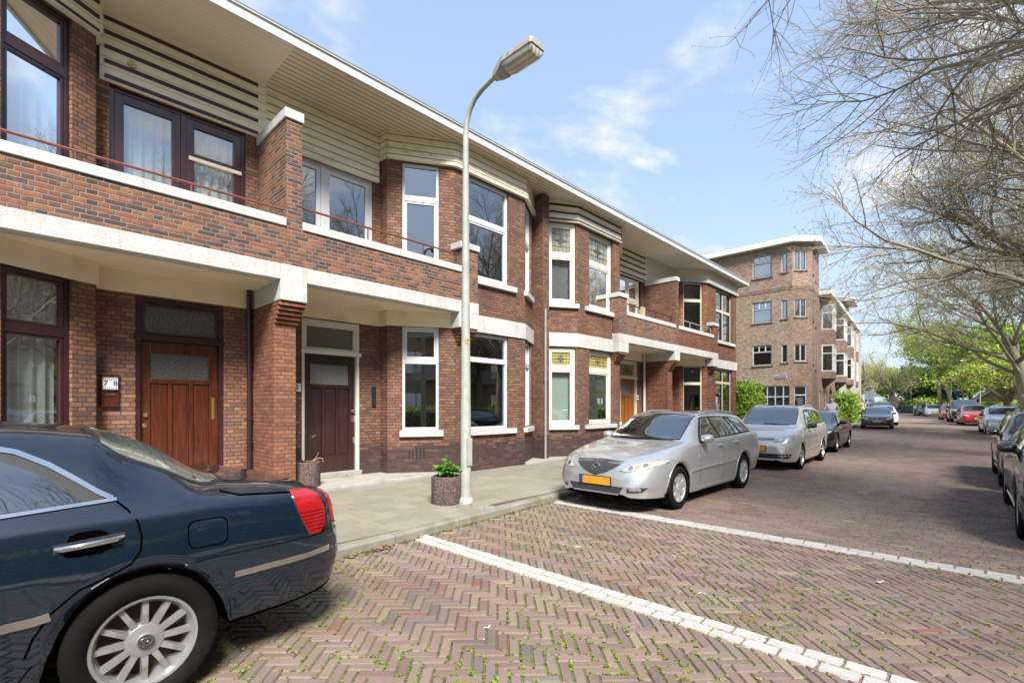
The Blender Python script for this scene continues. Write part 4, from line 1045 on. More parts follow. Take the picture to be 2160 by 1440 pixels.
def body_profiles(sp):
    L, W, H, wb, fo = sp['L'], sp['W'] / 2, sp['H'], sp['wb'], sp['fo']
    xF = wb / 2 + fo; xR = xF - L; zn, zc, xc, xrf, xrr, xgb, zgb, zd = (sp[k] for k in ('zn', 'zc', 'xc', 'xrf', 'xrr', 'xgb', 'zgb', 'zd'))
    zbf, zbr = sp['belt']; g = sp.get('gc', .17); nb = sp.get('nose', .25); sd = xgb - xR > .35
    zt = [(xR, zd - .33), (xR + .012, zd - .2), (xR + .05, zd - .06), (xR + .13, zd)]
    if sd: zt += [((xgb + xR + .1) / 2, lerp(zd, zgb, .55) + .01)]
    else: zt = [(xR, zd - .3), (xR + .015, zd - .12), (xR + .04, zd)]
    zt += [(xgb, zgb), (lerp(xgb, xrr, .5), lerp(zgb, H - .05, .56 + sp.get('rgb', 0))), (xrr, H - .05), (lerp(xrr, xrf, .5), H), (lerp(xrr, xrf, .85), H - .012), (xrf, H - .05), (lerp(xrf, xc, .5), lerp(H - .05, zc, .47)), (xc, zc), (lerp(xc, xF - .1, .5), lerp(zc, zn, .40)), (xF - .16, zn + .03), (xF - .06, zn - .045), (xF - .015, zn - .13), (xF, zn - .2)]
    Z = pchip(sorted(zt)); D = {}
    D['zt'] = Z
    zwk = [(xR, zd - .34), (xR + .05, zd - .1), (xR + .16, min(zbr, zd) - .03 if sd else zbr - .02), (xgb + .1, zbr - (.01 if sd else 0)), (xrr + .1 if sd else xrr, zbr), (xc - .25, zbf), (xc, zc - .04), (lerp(xc, xF, .5), lerp(zc, zn, .42) - .04), (xF - .16, zn - .03), (xF - .05, zn - .12), (xF, zn - .22)]
    D['zw'] = pchip(sorted(zwk))
    D['yw'] = pchip([(xR, W - .1), (xgb, W - .075), (xc - .2, W - .065), (xc + .1, W - .10), (xF - .2, W - .14), (xF, W - .16)] if xgb < xc else [(0, W)])
    rz = [(xR, zd - .33), (xR + .05, zd - .07), (xgb - .02, zgb - .015), (xrr, H - .115), (lerp(xrr, xrf, .5), H - .07), (xrf, H - .11), (lerp(xrf, xc, .5), lerp(H - .11, zc - .01, .49)), (xc, zc - .012), (lerp(xc, xF, .5), lerp(zc, zn, .40) - .012), (xF - .16, zn + .012), (xF - .05, zn - .075), (xF, zn - .21)]
    if 'rgd' in sp: rz += [(lerp(xgb, xrr, q), lerp(zgb, H - .05, q + .06) - sp['rgd']) for q in (.22, .5, .78)]
    D['zr'] = pchip(sorted(rz))
    rw = sp.get('rw', .655)
    D['yr'] = pchip(sorted([(xR, W * .7), (xgb, W * (.70 if sd else .72)), (xrr, W * rw), (lerp(xrr, xrf, .5), W * (rw + .02)), (xrf, W * rw), (xc, W * .76), (xc + .15, W * .73), (xF - .2, W * .60), (xF, W * .5)]))
    D['zk'] = lambda x: D['zw'](x) - sp.get('shk', .06) - .02 * sstep(xc - .3, xc, x)
    D['yk'] = pchip([(xR, W - .05), (xR + .5, W - .028), (xc, W - .028), (xF - .5, W - .04), (xF, W - .07)])
    D['zm'] = lambda x: lerp(g, D['zk'](x), .60)
    D['ym'] = lambda x: W
    D['ys'] = pchip([(xR, W - .06), (-wb / 2 - .3, W - .035), (0, W - .04), (wb / 2 + .3, W - .03), (xF, W - .07)])
    bl = sp.get('bumpz', (.30, .22))
    D['zb'] = pchip(sorted([(xR, bl[0] + .13), (xR + .05, bl[0] + .03), (xR + .25, bl[0]), (-wb / 2 - .35, bl[0] - .02), (-wb / 2 + .4, g), (wb / 2 - .4, g), (wb / 2 + .36, bl[1] - .01), (xF - .2, bl[1]), (xF - .04, bl[1] + .012), (xF, bl[1] + .05)]))
    return D, xF, xR, W
def plan(d, r, m0, n=2.3):
    t = max(0., min(1., d / r)); return m0 + (1 - m0) * (1 - (1 - t) ** n) ** (1 / n)

class Car:
    def __init__(s, sp, step=.05):
        s.sp = sp; D, s.xF, s.xR, s.W = body_profiles(sp); s.D = D; wb = sp['wb']; R = sp['R']; s.Ra = R + sp.get('archgap', .045)
        s.wz = R; s.ax = (wb / 2, -wb / 2)
        xs = set(); x = s.xR
        while x < s.xF: xs.add(round(x, 4)); x += step
        for e in (0, .004, .012, .025, .045, .075, .11, .15, .2): xs.add(round(s.xR + e, 4)); xs.add(round(s.xF - e, 4))
        xs.add(s.xF)
        for a in s.ax:
            gg = D['zb'](a); q = sqrt(max(0, s.Ra ** 2 - (gg + .0 - s.wz) ** 2))
            for k in range(17): xs.add(round(a + q * cos(pi * k / 16), 4))
            xs.add(round(a + q + .003, 4)); xs.add(round(a - q - .003, 4))
        s.xs = sorted(xs); rings = []; s.NS = sp.get('ns', 4)
        for x in s.xs: rings.append(s.section(x))
        V = []; F = []; Mi = []; n = len(rings[0])
        for r in rings: V += [(p[0], p[1], p[2]) for p in r]
        N = len(V)
        mir = [(v[0], -v[1], v[2]) for v in V]; V += mir
        nu = 2
        for i in range(len(rings) - 1):
            for j in range(n - 1):
                a, b, c, d = i * n + j, (i + 1) * n + j, (i + 1) * n + j + 1, i * n + j + 1
                mi = 1 if j < nu + 1 else 0
                F.append((a, b, c, d)); Mi.append(mi); F.append((N + d, N + c, N + b, N + a)); Mi.append(mi)
        for base, fl in ((0, False), ((len(rings) - 1) * n, True)):
            for j in range(n - 1):
                q = (base + j, base + j + 1, N + base + j + 1, N + base + j); F.append(q if not fl else q[::-1]); Mi.append(0 if j >= nu else 1)
        s.me = bpy.data.meshes.new('body'); s.me.from_pydata(V, [], F); s.me.materials.append(M[sp['paint']]); s.me.materials.append(M['under'])
        s.me.polygons.foreach_set('material_index', Mi); s.me.polygons.foreach_set('use_smooth', [True] * len(F)); s.me.update()
        try: s.me.set_sharp_from_angle(angle=radians(50))
        except Exception: pass
        s.bvh = BVHTree.FromPolygons([Vector(v) for v in V], F)
        s.root = empty(sp['name'], (0, 0, 0), 0, sp['label'], sp.get('cat', 'car'), sp.get('group'))
        o = bpy.data.objects.new('body', s.me); COL.objects.link(o); o.parent = s.root; s.body = o
        # weld centre line
        import bmesh
        bm = bmesh.new(); bm.from_mesh(s.me); bmesh.ops.remove_doubles(bm, verts=bm.verts, dist=.0005); bmesh.ops.recalc_face_normals(bm, faces=bm.faces); bm.to_mesh(s.me); bm.free()
    def section(s, x):
        D = s.D; zt = D['zt'](x); zb = D['zb'](x); m = min(plan(s.xF - x, s.sp.get('rf', .55), s.sp.get('mf', .62)), plan(x - s.xR, s.sp.get('rr', .4), s.sp.get('mr', .74)))
        arch = -1
        for a in s.ax:
            if abs(x - a) < s.Ra: arch = max(arch, s.wz + sqrt(s.Ra ** 2 - (x - a) ** 2))
        zk, zw, zr = D['zk'](x), D['zw'](x), D['zr'](x); zm = D['zm'](x)
        zr = min(zr, zt - .004); zw = min(zw, zr - .004); zk = min(zk, zw - .015)
        zb0 = zb; inn = zb + .0
        if arch > zb + .0: zb0 = arch; inn = max(zb, arch)
        zs = zb0 + (.09 if arch < zb else .012); ysl = D['ys'](x)
        if arch > zb: ysl = lerp(ysl, D['ym'](x), .6)
        if zm < zs + .04: zm = zs + .04
        if zk < zm + .03: zk = zm + .03
        zw = max(zw, zk + .012); zr = max(zr, zw + .006); zt = max(zt, zr + .004)
        ys = [0, (ysl - .14), (ysl - .03), ysl, D['ym'](x), D['yk'](x), D['yw'](x), D['yr'](x), D['yr'](x) * .55, 0]
        zs_ = [inn, inn, zb0, zs, zm, zk, zw, zr, zr + (zt - zr) * .72, zt]
        pts = [(x, ys[i] * m, zs_[i]) for i in range(3)]
        C = [Vector((ys[i] * m, zs_[i])) for i in range(2, 10)]
        C = C + [Vector((-C[-2].x, C[-2].y))]
        out = []
        for i in range(0, len(C) - 2):
            p1, p2 = C[i], C[i + 1]; p0 = C[i - 1] if i > 0 else p1 * 2 - p2; p3 = C[i + 2]
            t1 = (p2 - p0) * .5; t2 = (p3 - p1) * .5; Ls = (p2 - p1).length
            for tt, q in ((t1, 0), (t2, 1)):
                if tt.length > Ls * 1.0: tt *= Ls * 1.0 / tt.length
            for k in range(s.NS):
                u = k / s.NS; u2, u3 = u * u, u * u * u
                p = p1 * (2 * u3 - 3 * u2 + 1) + t1 * (u3 - 2 * u2 + u) + p2 * (-2 * u3 + 3 * u2) + t2 * (u3 - u2)
                out.append((x, max(0., p.x), p.y))
        out.append((x, 0., zt))
        return pts[:2] + out
    # ---- conforming patches
    def cast(s, o, d):
        h = s.bvh.ray_cast(Vector(o), Vector(d)); 
        return h
    def patch(s, name, poly, axis, mat, off=.003, grid=.05, parent=None, skirt=.012, mirror=False, side=1):
        """poly in (x,z) for axis 'y', (y,z) for 'f'/'r' (front/rear), (x,y) for 't'; dropped onto the body"""
        def mk(sd):
            P = [Vector(p) for p in poly]; xs = [p.x for p in P]; ys = [p.y for p in P]
            pts = []; 
            for a, b in zip(P, P[1:] + P[:1]):
                n = max(1, int((b - a).length / grid)); pts += [a.lerp(b, k / n) for k in range(n)]
            nb = len(pts); allp = list(pts); gx = min(xs) + grid / 2
            while gx < max(xs):
                gy = min(ys) + grid / 2
                while gy < max(ys):
                    q = Vector((gx, gy)); c = False; j = nb - 1; dm = 9.
                    for i in range(nb):
                        if (pts[i].y > gy) != (pts[j].y > gy) and gx < (pts[j].x - pts[i].x) * (gy - pts[i].y) / (pts[j].y - pts[i].y) + pts[i].x: c = not c
                        dm = min(dm, (pts[i] - q).length); j = i
                    if c and dm > grid * .4: allp.append(q)
                    gy += grid
                gx += grid
            res = delaunay_2d_cdt(allp, [(i, (i + 1) % nb) for i in range(nb)], [list(range(nb))], 1, 1e-6)
            V2, F2 = res[0], res[2]; V = []; last = None
            d = {'y': (0, -sd, 0), 'f': (-1, 0, 0), 'r': (1, 0, 0), 't': (0, 0, -1)}[axis]; dv = Vector(d)
            miss = []
            for q in V2:
                if axis == 'y': o = (q.x, sd * 3, q.y)
                elif axis == 'f': o = (4, q.x * sd, q.y)
                elif axis == 'r': o = (-4, q.x * sd, q.y)
                else: o = (q.x, q.y * sd, 4)
                h = s.bvh.ray_cast(Vector(o), dv)
                if h[0] is None: miss.append(len(V)); V.append(None); continue
                nrm = h[1] if h[1].dot(dv) < 0 else -h[1]
                if nrm.dot(-dv) < .25: nrm = (nrm - dv * .6).normalized()
                V.append(h[0] + nrm * off)
            good = [v for v in V if v is not None]
            if not good: return None
            for i in miss:
                q = V2[i]
                V[i] = min(((v, (Vector((v.x, v.z)) if axis == 'y' else Vector((v.y * sd, v.z)) if axis in 'fr' else Vector((v.x, v.y * sd))) - q) for v in good), key=lambda e: e[1].length)[0].copy()
            mb = MB(); mb.v = [tuple(v) for v in V]; mb.f = [tuple(f) for f in F2]; mb.m = [0] * len(F2)
            if skirt:
                ec = {}
                for f in F2:
                    for a, b in zip(f, list(f[1:]) + [f[0]]): ec[(a, b)] = ec.get((a, b), 0) + 1
                for (a, b) in list(ec):
                    if (b, a) not in ec:
                        c = mb.pt(Vector(V[a]) + dv * (off + skirt)); e = mb.pt(Vector(V[b]) + dv * (off + skirt)); mb.f.append((b, a, c, e)); mb.m.append(0)
            o = mb.build(name, M[mat], parent or s.root, smooth=True, angle=40); return o
        r = mk(side)
        if mirror: return r, mk(-side)
        return r
    def line(s, pts, w, axis, mat='rubber', off=.0016, name='seam', parent=None, grid=.06, mirror=False, side=1, skirt=.0):
        P = [Vector(p) for p in pts]; Lf = []; Rt = []
        for i, p in enumerate(P):
            a = P[max(0, i - 1)]; b = P[min(len(P) - 1, i + 1)]; d = (b - a).normalized(); n = Vector((-d.y, d.x)) * (w / 2)
            Lf.append(p + n); Rt.append(p - n)
        return s.patch(name, [tuple(p) for p in Lf + Rt[::-1]], axis, mat, off, grid, parent, skirt, mirror, side)
    def side_y(s, x, z, side=1):
        h = s.bvh.ray_cast(Vector((x, side * 3, z)), Vector((0, -side, 0))); return h[0].y if h[0] else side * s.W
    def place(s, X, Y, rz):
        s.root.location = (X, Y, gz(X)); s.root.rotation_euler = (0, 0, rz)

def rrect(x0, x1, y0, y1, r, n=4):
    out = []
    for cx, cy, a in ((x1 - r, y1 - r, 0), (x0 + r, y1 - r, 90), (x0 + r, y0 + r, 180), (x1 - r, y0 + r, 270)):
        for k in range(n + 1): t = radians(a + 90 * k / n); out.append((cx + r * cos(t), cy + r * sin(t)))
    return out
def oval(cx, cy, a, b, n=16): return [(cx + a * cos(2 * pi * k / n), cy + b * sin(2 * pi * k / n)) for k in range(n)]

WHEELS = {}
def wheel_meshes(R, rr, w, spokes, style):
    key = (R, rr, w, spokes, style)
    if key in WHEELS: return WHEELS[key]
    n = 40; mb = MB()
    prof = [(rr - .005, -w * .36), (rr + .008, -w * .47), (lerp(rr, R, .45), -w * .52), (R - .03, -w * .50), (R - .008, -w * .44), (R, -w * .36), (R, -w * .2), (R - .006, -w * .17), (R, -w * .15), (R, w * .15), (R - .006, w * .17), (R, w * .2), (R, w * .36), (R - .008, w * .44), (R - .03, w * .5), (lerp(rr, R, .45), w * .52), (rr + .008, w * .47), (rr - .005, w * .36)]
    mb.lathe(prof, n, 0, 'y', closed=True)
    ty = mb.build('wheel', M['tyre'], None, smooth=True, angle=50)
    mb = MB(); fo = w * .36      # outer face at +y
    mb.lathe([(rr + .006, fo + .012), (rr + .001, fo + .018), (rr - .012, fo + .014), (rr - .018, fo - .0), (rr - .03, fo - .02), (rr - .045, -w * .3)], n, 0, 'y')
    mb.lathe([(rr - .03, -w * .05), (.0, -w * .05)], 24, 1, 'y')
    if style == 'cover':
        k = spokes
        for q in range(k):
            a0 = 2 * pi * q / k
            for (d0, d1) in ((-.30, .30),):
                pts = []; aw = pi / k
                prof_ = [(.055, aw * .98), (.10, aw * .80), (rr - .05, aw * .62), (rr - .028, aw * .80), (rr - .015, aw * .98)]
                for i in range(len(prof_) - 1):
                    r0, w0 = prof_[i]; r1, w1 = prof_[i + 1]
                    z0 = fo + .012 - .02 * (1 - r0 / rr); z1 = fo + .012 - .02 * (1 - r1 / rr)
                    P = lambda r, a, z: (r * cos(a0 + a), z, r * sin(a0 + a))
                    mb.hexa([P(r0, -w0, z0 - .02), P(r0, w0, z0 - .02), P(r1, w1, z1 - .02), P(r1, -w1, z1 - .02)], [P(r0, -w0 * .86, z0), P(r0, w0 * .86, z0), P(r1, w1 * .86, z1), P(r1, -w1 * .86, z1)])
        mb.lathe([(.062, fo - .01), (.06, fo + .006), (.03, fo + .012), (0, fo + .012)], 20, 0, 'y')
    else:
        k = spokes; ww = {12: .0155, 10: .015, 5: .038, 7: .03, 6: .034}.get(k, .02); 
        for q in range(k):
            a0 = 2 * pi * q / k + .13; c, d = cos(a0), sin(a0)
            def P(r, t, y): return (r * c - t * d, y, r * d + t * c)
            hub = .075
            for i, (r0, r1, w0, w1, y0, y1) in enumerate(((hub - .01, rr * .6, ww * (1.25 if k > 7 else .9), ww, fo - .018, fo - .006), (rr * .6, rr - .012, ww, ww * 1.12, fo - .006, fo - .012))):
                mb.hexa([P(r0, -w0, y0 - .03), P(r0, w0, y0 - .03), P(r1, w1, y1 - .03), P(r1, -w1, y1 - .03)], [P(r0, -w0 * .8, y0), P(r0, w0 * .8, y0), P(r1, w1 * .8, y1), P(r1, -w1 * .8, y1)])
                if style == 'twin': pass
        mb.lathe([(.088, fo - .05), (.086, fo - .022), (.078, fo - .012), (.04, fo - .006), (.036, fo + .004), (.0, fo + .006)], 28, 0, 'y')
    mt = {'cover': 'cover', 'dark': 'alloy_d'}.get(style, 'alloy')
    rim = mb.build('rim', [M[mt], M['rust'] if style != 'dark' else M['under']], None, smooth=True, angle=30)
    rim.parent = ty; WHEELS[key] = ty
    return ty
_wheel_used = set()
def put_wheels(c, rr, spokes, style, w=.2, inset=.012):
    ty = wheel_meshes(c.sp['R'], rr, w, spokes, style)
    for ax in c.ax:
        for sd in (1, -1):
            if id(ty) in _wheel_used: o = copy_tree(ty, None)
            else: o = ty; _wheel_used.add(id(ty))
            o.parent = c.root; yy = c.W - inset - w * .52
            o.location = (ax, sd * yy, c.wz); o.rotation_euler = (0, random.uniform(0, 6), 0 if sd > 0 else pi)
            if sd < 0: o.rotation_euler = (0, random.uniform(0, 6), pi)

def mirror_part(c, x, z, mat, big=1., ext=.11, stalk=True):
    for sd in (1, -1):
        y = c.side_y(x, z, sd); mb = MB()
        prof = [(-.075, .62), (-.06, .9), (-.02, 1.), (.04, .86), (.085, .5), (.1, .2)]
        rings = []
        for dx, k in prof:
            ring = []
            for q in range(12):
                a = 2 * pi * q / 12; sy = abs(cos(a)) ** .65 * (1 if cos(a) > 0 else -1); sz = abs(sin(a)) ** .65 * (1 if sin(a) > 0 else -1)
                ring.append(mb.pt((x + dx * big, y + sd * (ext + sy * .095 * big * k), z + .035 + sz * .066 * big * k)))
            rings.append(ring)
        for a, b in zip(rings, rings[1:]):
            for q in range(12): mb.f.append((a[q], a[(q + 1) % 12], b[(q + 1) % 12], b[q])); mb.m.append(0)
        mb.f.append(tuple(rings[0])); mb.m.append(1); mb.f.append(tuple(rings[-1])); mb.m.append(0)
        mb.tube([(x + .02, y - sd * .01, z - .02), (x + .02, y + sd * .06, z + .0)], [.03, .025], 8, 2)
        mb.build('mirror', [M[mat], M['steel'], M['rubber']], c.root, smooth=True, angle=45)
def handles(c, pos, mat, w=.1):
    for sd in (1, -1):
        for (x, z) in pos:
            y = c.side_y(x, z, sd); mb = MB()
            mb.tube([(x - w, y - sd * .004, z), (x - w * .9, y + sd * .022, z), (x, y + sd * .028, z), (x + w * .9, y + sd * .022, z), (x + w, y - sd * .004, z)], [.008, .013, .014, .013, .008], 8, flat=1.0)
            mb.build('door_handle', M[mat], c.root, smooth=True)
def plate_front(c, z, y0=0., w=.52, h=.11, rear=False, blue=True):
    d = -1 if rear else 1
    hit = c.bvh.ray_cast(Vector((4 * d, y0, z)), Vector((-d, 0, 0)))[0]; x = (hit.x if hit else (c.xR if rear else c.xF)) + d * .012
    mb = MB(); mb.box(x - .008, x + .004, y0 - w / 2 - .012, y0 + w / 2 + .012, z - h / 2 - .01, z + h / 2 + .01, 2)
    xx = x + d * (.006 if d > 0 else .010); q0, q1 = y0 - w / 2, y0 + w / 2
    mb.box(xx - .002, xx + .002, *((q0 + .05, q1) if d > 0 else (q0, q1 - .05)), z - h / 2, z + h / 2, 0); mb.box(xx - .002, xx + .002, *((q0, q0 + .05) if d > 0 else (q1 - .05, q1)), z - h / 2, z + h / 2, 1)
    mb.build('number_plate', [M['plate'], M['plate_blue'], M['rubber']], c.root)
def roof_rails(c, x0, x1, mat, h=.05, yf=.94):
    for sd in (1, -1):
        mb = MB(); pts = []; n = 14
        for k in range(n + 1):
            x = lerp(x0, x1, k / n); yy = c.D['yr'](x) * yf; hz = c.bvh.ray_cast(Vector((x, sd * yy, 4)), Vector((0, 0, -1)))[0]
            e = min(1, min(k, n - k) / 2.2); pts.append((x, sd * yy, hz.z - .004 + h * e ** .7))
        mb.tube(pts, .017, 8)
        for k in (3, 11): x, y, z = pts[k]; mb.box(x - .05, x + .05, y - .012, y + .012, z - h, z)
        mb.build('roof_rail', M[mat], c.root, smooth=True)
def wiper(c, ya, yb, xo=.03):
    mb = MB(); pts = []
    for k in range(7):
        y = lerp(ya, yb, k / 6); x = c.sp['xc'] + xo - .05 * (k / 6); h = c.bvh.ray_cast(Vector((x, y, 4)), Vector((0, 0, -1)))[0]; pts.append((x, y, h.z + .014))
    mb.tube(pts, .008, 6); mb.build('wiper', M['rubber'], c.root)
def arch_lips(c, mat, w=.03, off=.005):
    for a in c.ax:
        for sd in (1, -1):
            P = []; n = 18; g = c.D['zb'](a); a0 = math.asin(max(-1, min(1, (g + .03 - c.wz) / c.Ra)))
            for k in range(n + 1): t_ = lerp(a0, pi - a0, k / n); P.append((a + cos(t_) * (c.Ra + .002), c.wz + sin(t_) * (c.Ra + .002)))
            for k in range(n + 1): t_ = lerp(pi - a0, a0, k / n); P.append((a + cos(t_) * (c.Ra + w), c.wz + sin(t_) * (c.Ra + w)))
            c.patch('wheel_arch', P, 'y', mat, off, .05, None, .01, False, sd)
def windscreen(c, k=1., mat='carglass'):
    xc, xrf, D = c.sp['xc'], c.sp['xrf'], c.D; P = []
    for i in range(9):
        u = i / 8 * 2 - 1; P.append((xc + .035 - .10 * u * u, u * D['yr'](xc) * .93))
    for i in range(9):
        u = 1 - i / 8 * 2; P.append((xrf - .01 - .05 * u * u, u * D['yr'](xrf) * .93))
    c.patch('windscreen_surround', [(x + (.03 if i < 9 else -.02), y * 1.03) for i, (x, y) in enumerate(P)], 't', 'rubber', .002, .08)
    return c.patch('windscreen', P, 't', mat, .005, .06)
def side_glass(c, polys, mat='carglass', surround=None, frame=.018):
    for sd in (1, -1):
        if surround: c.patch('window_surround', surround, 'y', 'rubber', .003, .06, None, .006, False, sd)
        for p in polys: c.patch('side_window', p, 'y', mat, .006, .06, None, .006, False, sd)
def rear_glass(c, z0, z1, y0, y1, mat='carglass'):
    P = [(-y0, z0), (y0, z0), (y1, z1), (-y1, z1)]; c.patch('rear_window', P, 'r', mat, .004, .07)
def side_poly(c, x0, x1, up=.04, lo=.02, rake0=0., rake1=0.):
    """quad side window between x0 (front) and x1 (rear) under the cant rail"""
    D = c.D; top = lambda x: D['zr'](x) - up; bot = lambda x: D['zw'](x) + lo; P = []
    for k in range(6): x = lerp(x0, x1, k / 5); P.append((x, bot(x)))
    for k in range(6): x = lerp(x1 + rake1, x0 + rake0, k / 5); P.append((x, top(x)))
    return P
def frontlamp(c, poly, mat='head', rnd=True):
    for sd in (1, -1):
        c.patch('headlamp_bezel', [(lerp(sum(p[0] for p in poly) / len(poly), x, 1.06), lerp(sum(p[1] for p in poly) / len(poly), z, 1.10)) for x, z in poly], 'f', 'rubber', .002, .05, None, .0, False, sd)
        o = c.patch('headlamp', poly, 'f', mat, .006, .04, None, .01, False, sd)
# ================= dark blue saloon, left foreground
sp = dict(name='parked_car', label='dark blue saloon with chrome trim, seen from its rear wheel at the left edge', group='cars parked along the street', L=4.79, W=1.80, H=1.438, wb=2.75, fo=.955, R=.325, archgap=.035, zn=.72, zc=.95, xc=.92, xrf=.16, xrr=-1.18, xgb=-1.83, zgb=1.06, zd=.985, belt=(.975, 1.0), paint='p_blue', rgb=.07, rgd=.10, bumpz=(.30, .2), rr=.5, mr=.74, shk=.075, ns=6, gc=.2, rw=.70)
c = Car(sp, .035); HY = c
put_wheels(c, .222, 12, 'alloy', .21, inset=.0)
X = lambda q: -(q + .868)          # street X -> car x
P2 = lambda L: [(X(a), b) for a, b in L]
arch_lips(c, 'p_blue', .028, .006)
glassP = [(X(-1.05), 1.005), (X(-.5), 1.015), (X(.02), 1.03), (X(.27), 1.045), (X(.2), 1.12), (X(.1), 1.2), (X(-.02), 1.265), (X(-.2), 1.30), (X(-.5), 1.315), (X(-.85), 1.30), (X(-1.05), 1.28)]
surP = [(X(-1.1), .99), (X(-.5), .998), (X(0), 1.01), (X(.37), 1.035), (X(.31), 1.10), (X(.2), 1.19), (X(.08), 1.27), (X(-.1), 1.32), (X(-.3), 1.34), (X(-.6), 1.345), (X(-.9), 1.33), (X(-1.1), 1.30)]
for sd in (1, -1):
    c.patch('window_surround', surP, 'y', 'rubber', .003, .05, None, .004, False, sd)
    c.patch('side_window', glassP, 'y', 'carglass', .006, .05, None, .004, False, sd)
    c.line(P2([(-1.1, 1.0), (-.5, 1.008), (0, 1.02), (.40, 1.043)]), .015, 'y', 'chrome', .010, 'chrome_strip', None, .05, False, sd, .01)
    c.line(P2([(-.9, 1.335), (-.6, 1.35), (-.3, 1.348), (-.1, 1.33), (.05, 1.29), (.16, 1.225), (.26, 1.145), (.33, 1.085), (.385, 1.048)]), .022, 'y', 'chrome', .010, 'chrome_strip', None, .04, False, sd, .01)
    c.line(P2([(.40, 1.035), (.44, .99), (.475, .93), (.488, .86), (.483, .79), (.445, .735), (.37, .70), (.25, .655), (.16, .58), (.10, .48), (.075, .40)]), .009, 'y', 'under', .0022, 'door_seam', None, .05, False, sd)
    c.line(P2([(.10, .36), (.02, .25), (-.06, .235), (-.7, .235)]), .006, 'y', 'under', .0015, 'door_seam', None, .06, False, sd)
    fo = rrect(X(.868), X(.69), .757, .892, .035)
    c.patch('fuel_flap_seam', [(lerp(X(.78), a, 1.075), lerp(.825, b, 1.09)) for a, b in fo], 'y', 'under', .0012, .05, None, 0, False, sd)
    c.patch('fuel_flap', fo, 'y', 'p_blue', .0025, .05, None, 0, False, sd)
    c.line(P2([(.66, .678), (.8, .686), (1.0, .69), (1.2, .692), (1.38, .695)]), .006, 'y', 'under', .0015, 'bumper_seam', None, .05, False, sd)
    c.line(P2([(.87, 1.02), (.95, .995), (1.1, .985), (1.32, .968)]), .009, 'y', 'under', .0022, 'boot_seam', None, .05, False, sd)
    c.line(P2([(.90, .575), (1.1, .585), (1.3, .592), (1.46, .60)]), .034, 'y', 'chrome', .022, 'bumper_strip', None, .04, False, sd, .012)
    c.line(P2([(-1.2, .545), (-.4, .555), (.10, .562), (.155, .57)]), .04, 'y', 'chrome', .012, 'side_strip', None, .05, False, sd, .012)
    rp = P2([(.20, .818), (.22, .905), (.25, .918), (.33, .918), (.36, .90), (.372, .83), (.33, .808), (.25, .808)])
    c.patch('handle_recess', rp, 'y', 'under', .0012, .05, None, 0, False, sd)
    y = c.side_y(X(.29), .865, sd); mb = MB()
    c.line(P2([(.165, .855), (.425, .872)]), .042, 'y', 'rubber', .003, 'handle_base', None, .05, False, sd)
    mb.tube([(X(.175), y + sd * .004, .857), (X(.2), y + sd * .026, .859), (X(.29), y + sd * .034, .865), (X(.39), y + sd * .028, .871), (X(.415), y + sd * .004, .872)], [.011, .0145, .0155, .0145, .011], 10)
    mb.build('door_handle', M['chrome'], c.root, smooth=True)
    c.patch('bumper', P2([(.665, .676), (.8, .684), (1.0, .688), (1.2, .690), (1.5, .694), (1.56, .62), (1.53, .46), (1.4, .375), (1.15, .335), (.90, .315), (.885, .40), (.84, .52), (.76, .62)]), 'y', 'p_blue', .014, .045, None, .016, False, sd)
    # tail lamp
    tp = P2([(1.235, .978), (1.36, .972), (1.425, .93), (1.452, .85), (1.448, .75), (1.41, .708), (1.335, .708), (1.30, .78), (1.265, .87)])
    c.patch('tail_lamp_rim', [(lerp(X(1.35), a, 1.07), lerp(.84, b, 1.05)) for a, b in tp], 'y', 'chrome', .003, .04, None, .01, False, sd)
    c.patch('tail_lamp', tp, 'y', 'tail_red', .010, .03, None, .014, False, sd)
    for k in range(6):
        z_ = .735 + k * .022; c.line(P2([(1.325 - k * .012, z_), (1.44, z_ - .002)]), .006, 'y', 'tail_dark', .0125, 'lamp_rib', None, .03, False, sd)
    c.patch('tail_lamp', [(.58, .955), (.70, .95), (.76, .90), (.77, .75), (.72, .715), (.62, .73)], 'r', 'tail_red', .010, .03, None, .014, False, sd)
c.patch('bumper', [(-.80, .694), (.80, .694), (.80, .38), (-.80, .38)], 'r', 'p_blue', .014, .06, None, .016)
# rear window with heating wires, boot lid
rg = [(X(.36), -.60), (X(.36), .60), (X(.43), .615), (X(.86), .60), (X(.92), .52), (X(.955), .3), (X(.965), 0), (X(.955), -.3), (X(.92), -.52), (X(.86), -.60), (X(.43), -.615)]
c.patch('rear_window_surround', [(lerp(X(.66), a, 1.10), b * 1.06) for a, b in rg], 't', 'rubber', .003, .07)
rw_ = c.patch('rear_window', rg, 't', 'carglass_g', .006, .05)
for k in range(11):
    q = X(.40 + k * .05); c.line([(q, -.56), (q, 0), (q, .56)], .003, 't', 'rubber', .0075, 'heating_wire', rw_, .12)
c.line([(X(.97), -.52), (X(.985), 0), (X(.97), .52)], .012, 't', 'chrome', .004, 'chrome_strip', None, .08)
c.line([(X(1.05), -.62), (X(1.3), -.64), (X(1.47), -.6)], .005, 't', 'under', .001, 'boot_seam', None, .08, True)
plate_front(c, .80, 0, .52, .11, True)
mb = MB(); mb.tube([(X(.93), .44, 1.075), (X(.9), .40, 1.085)], .03, 8)
HUB = None
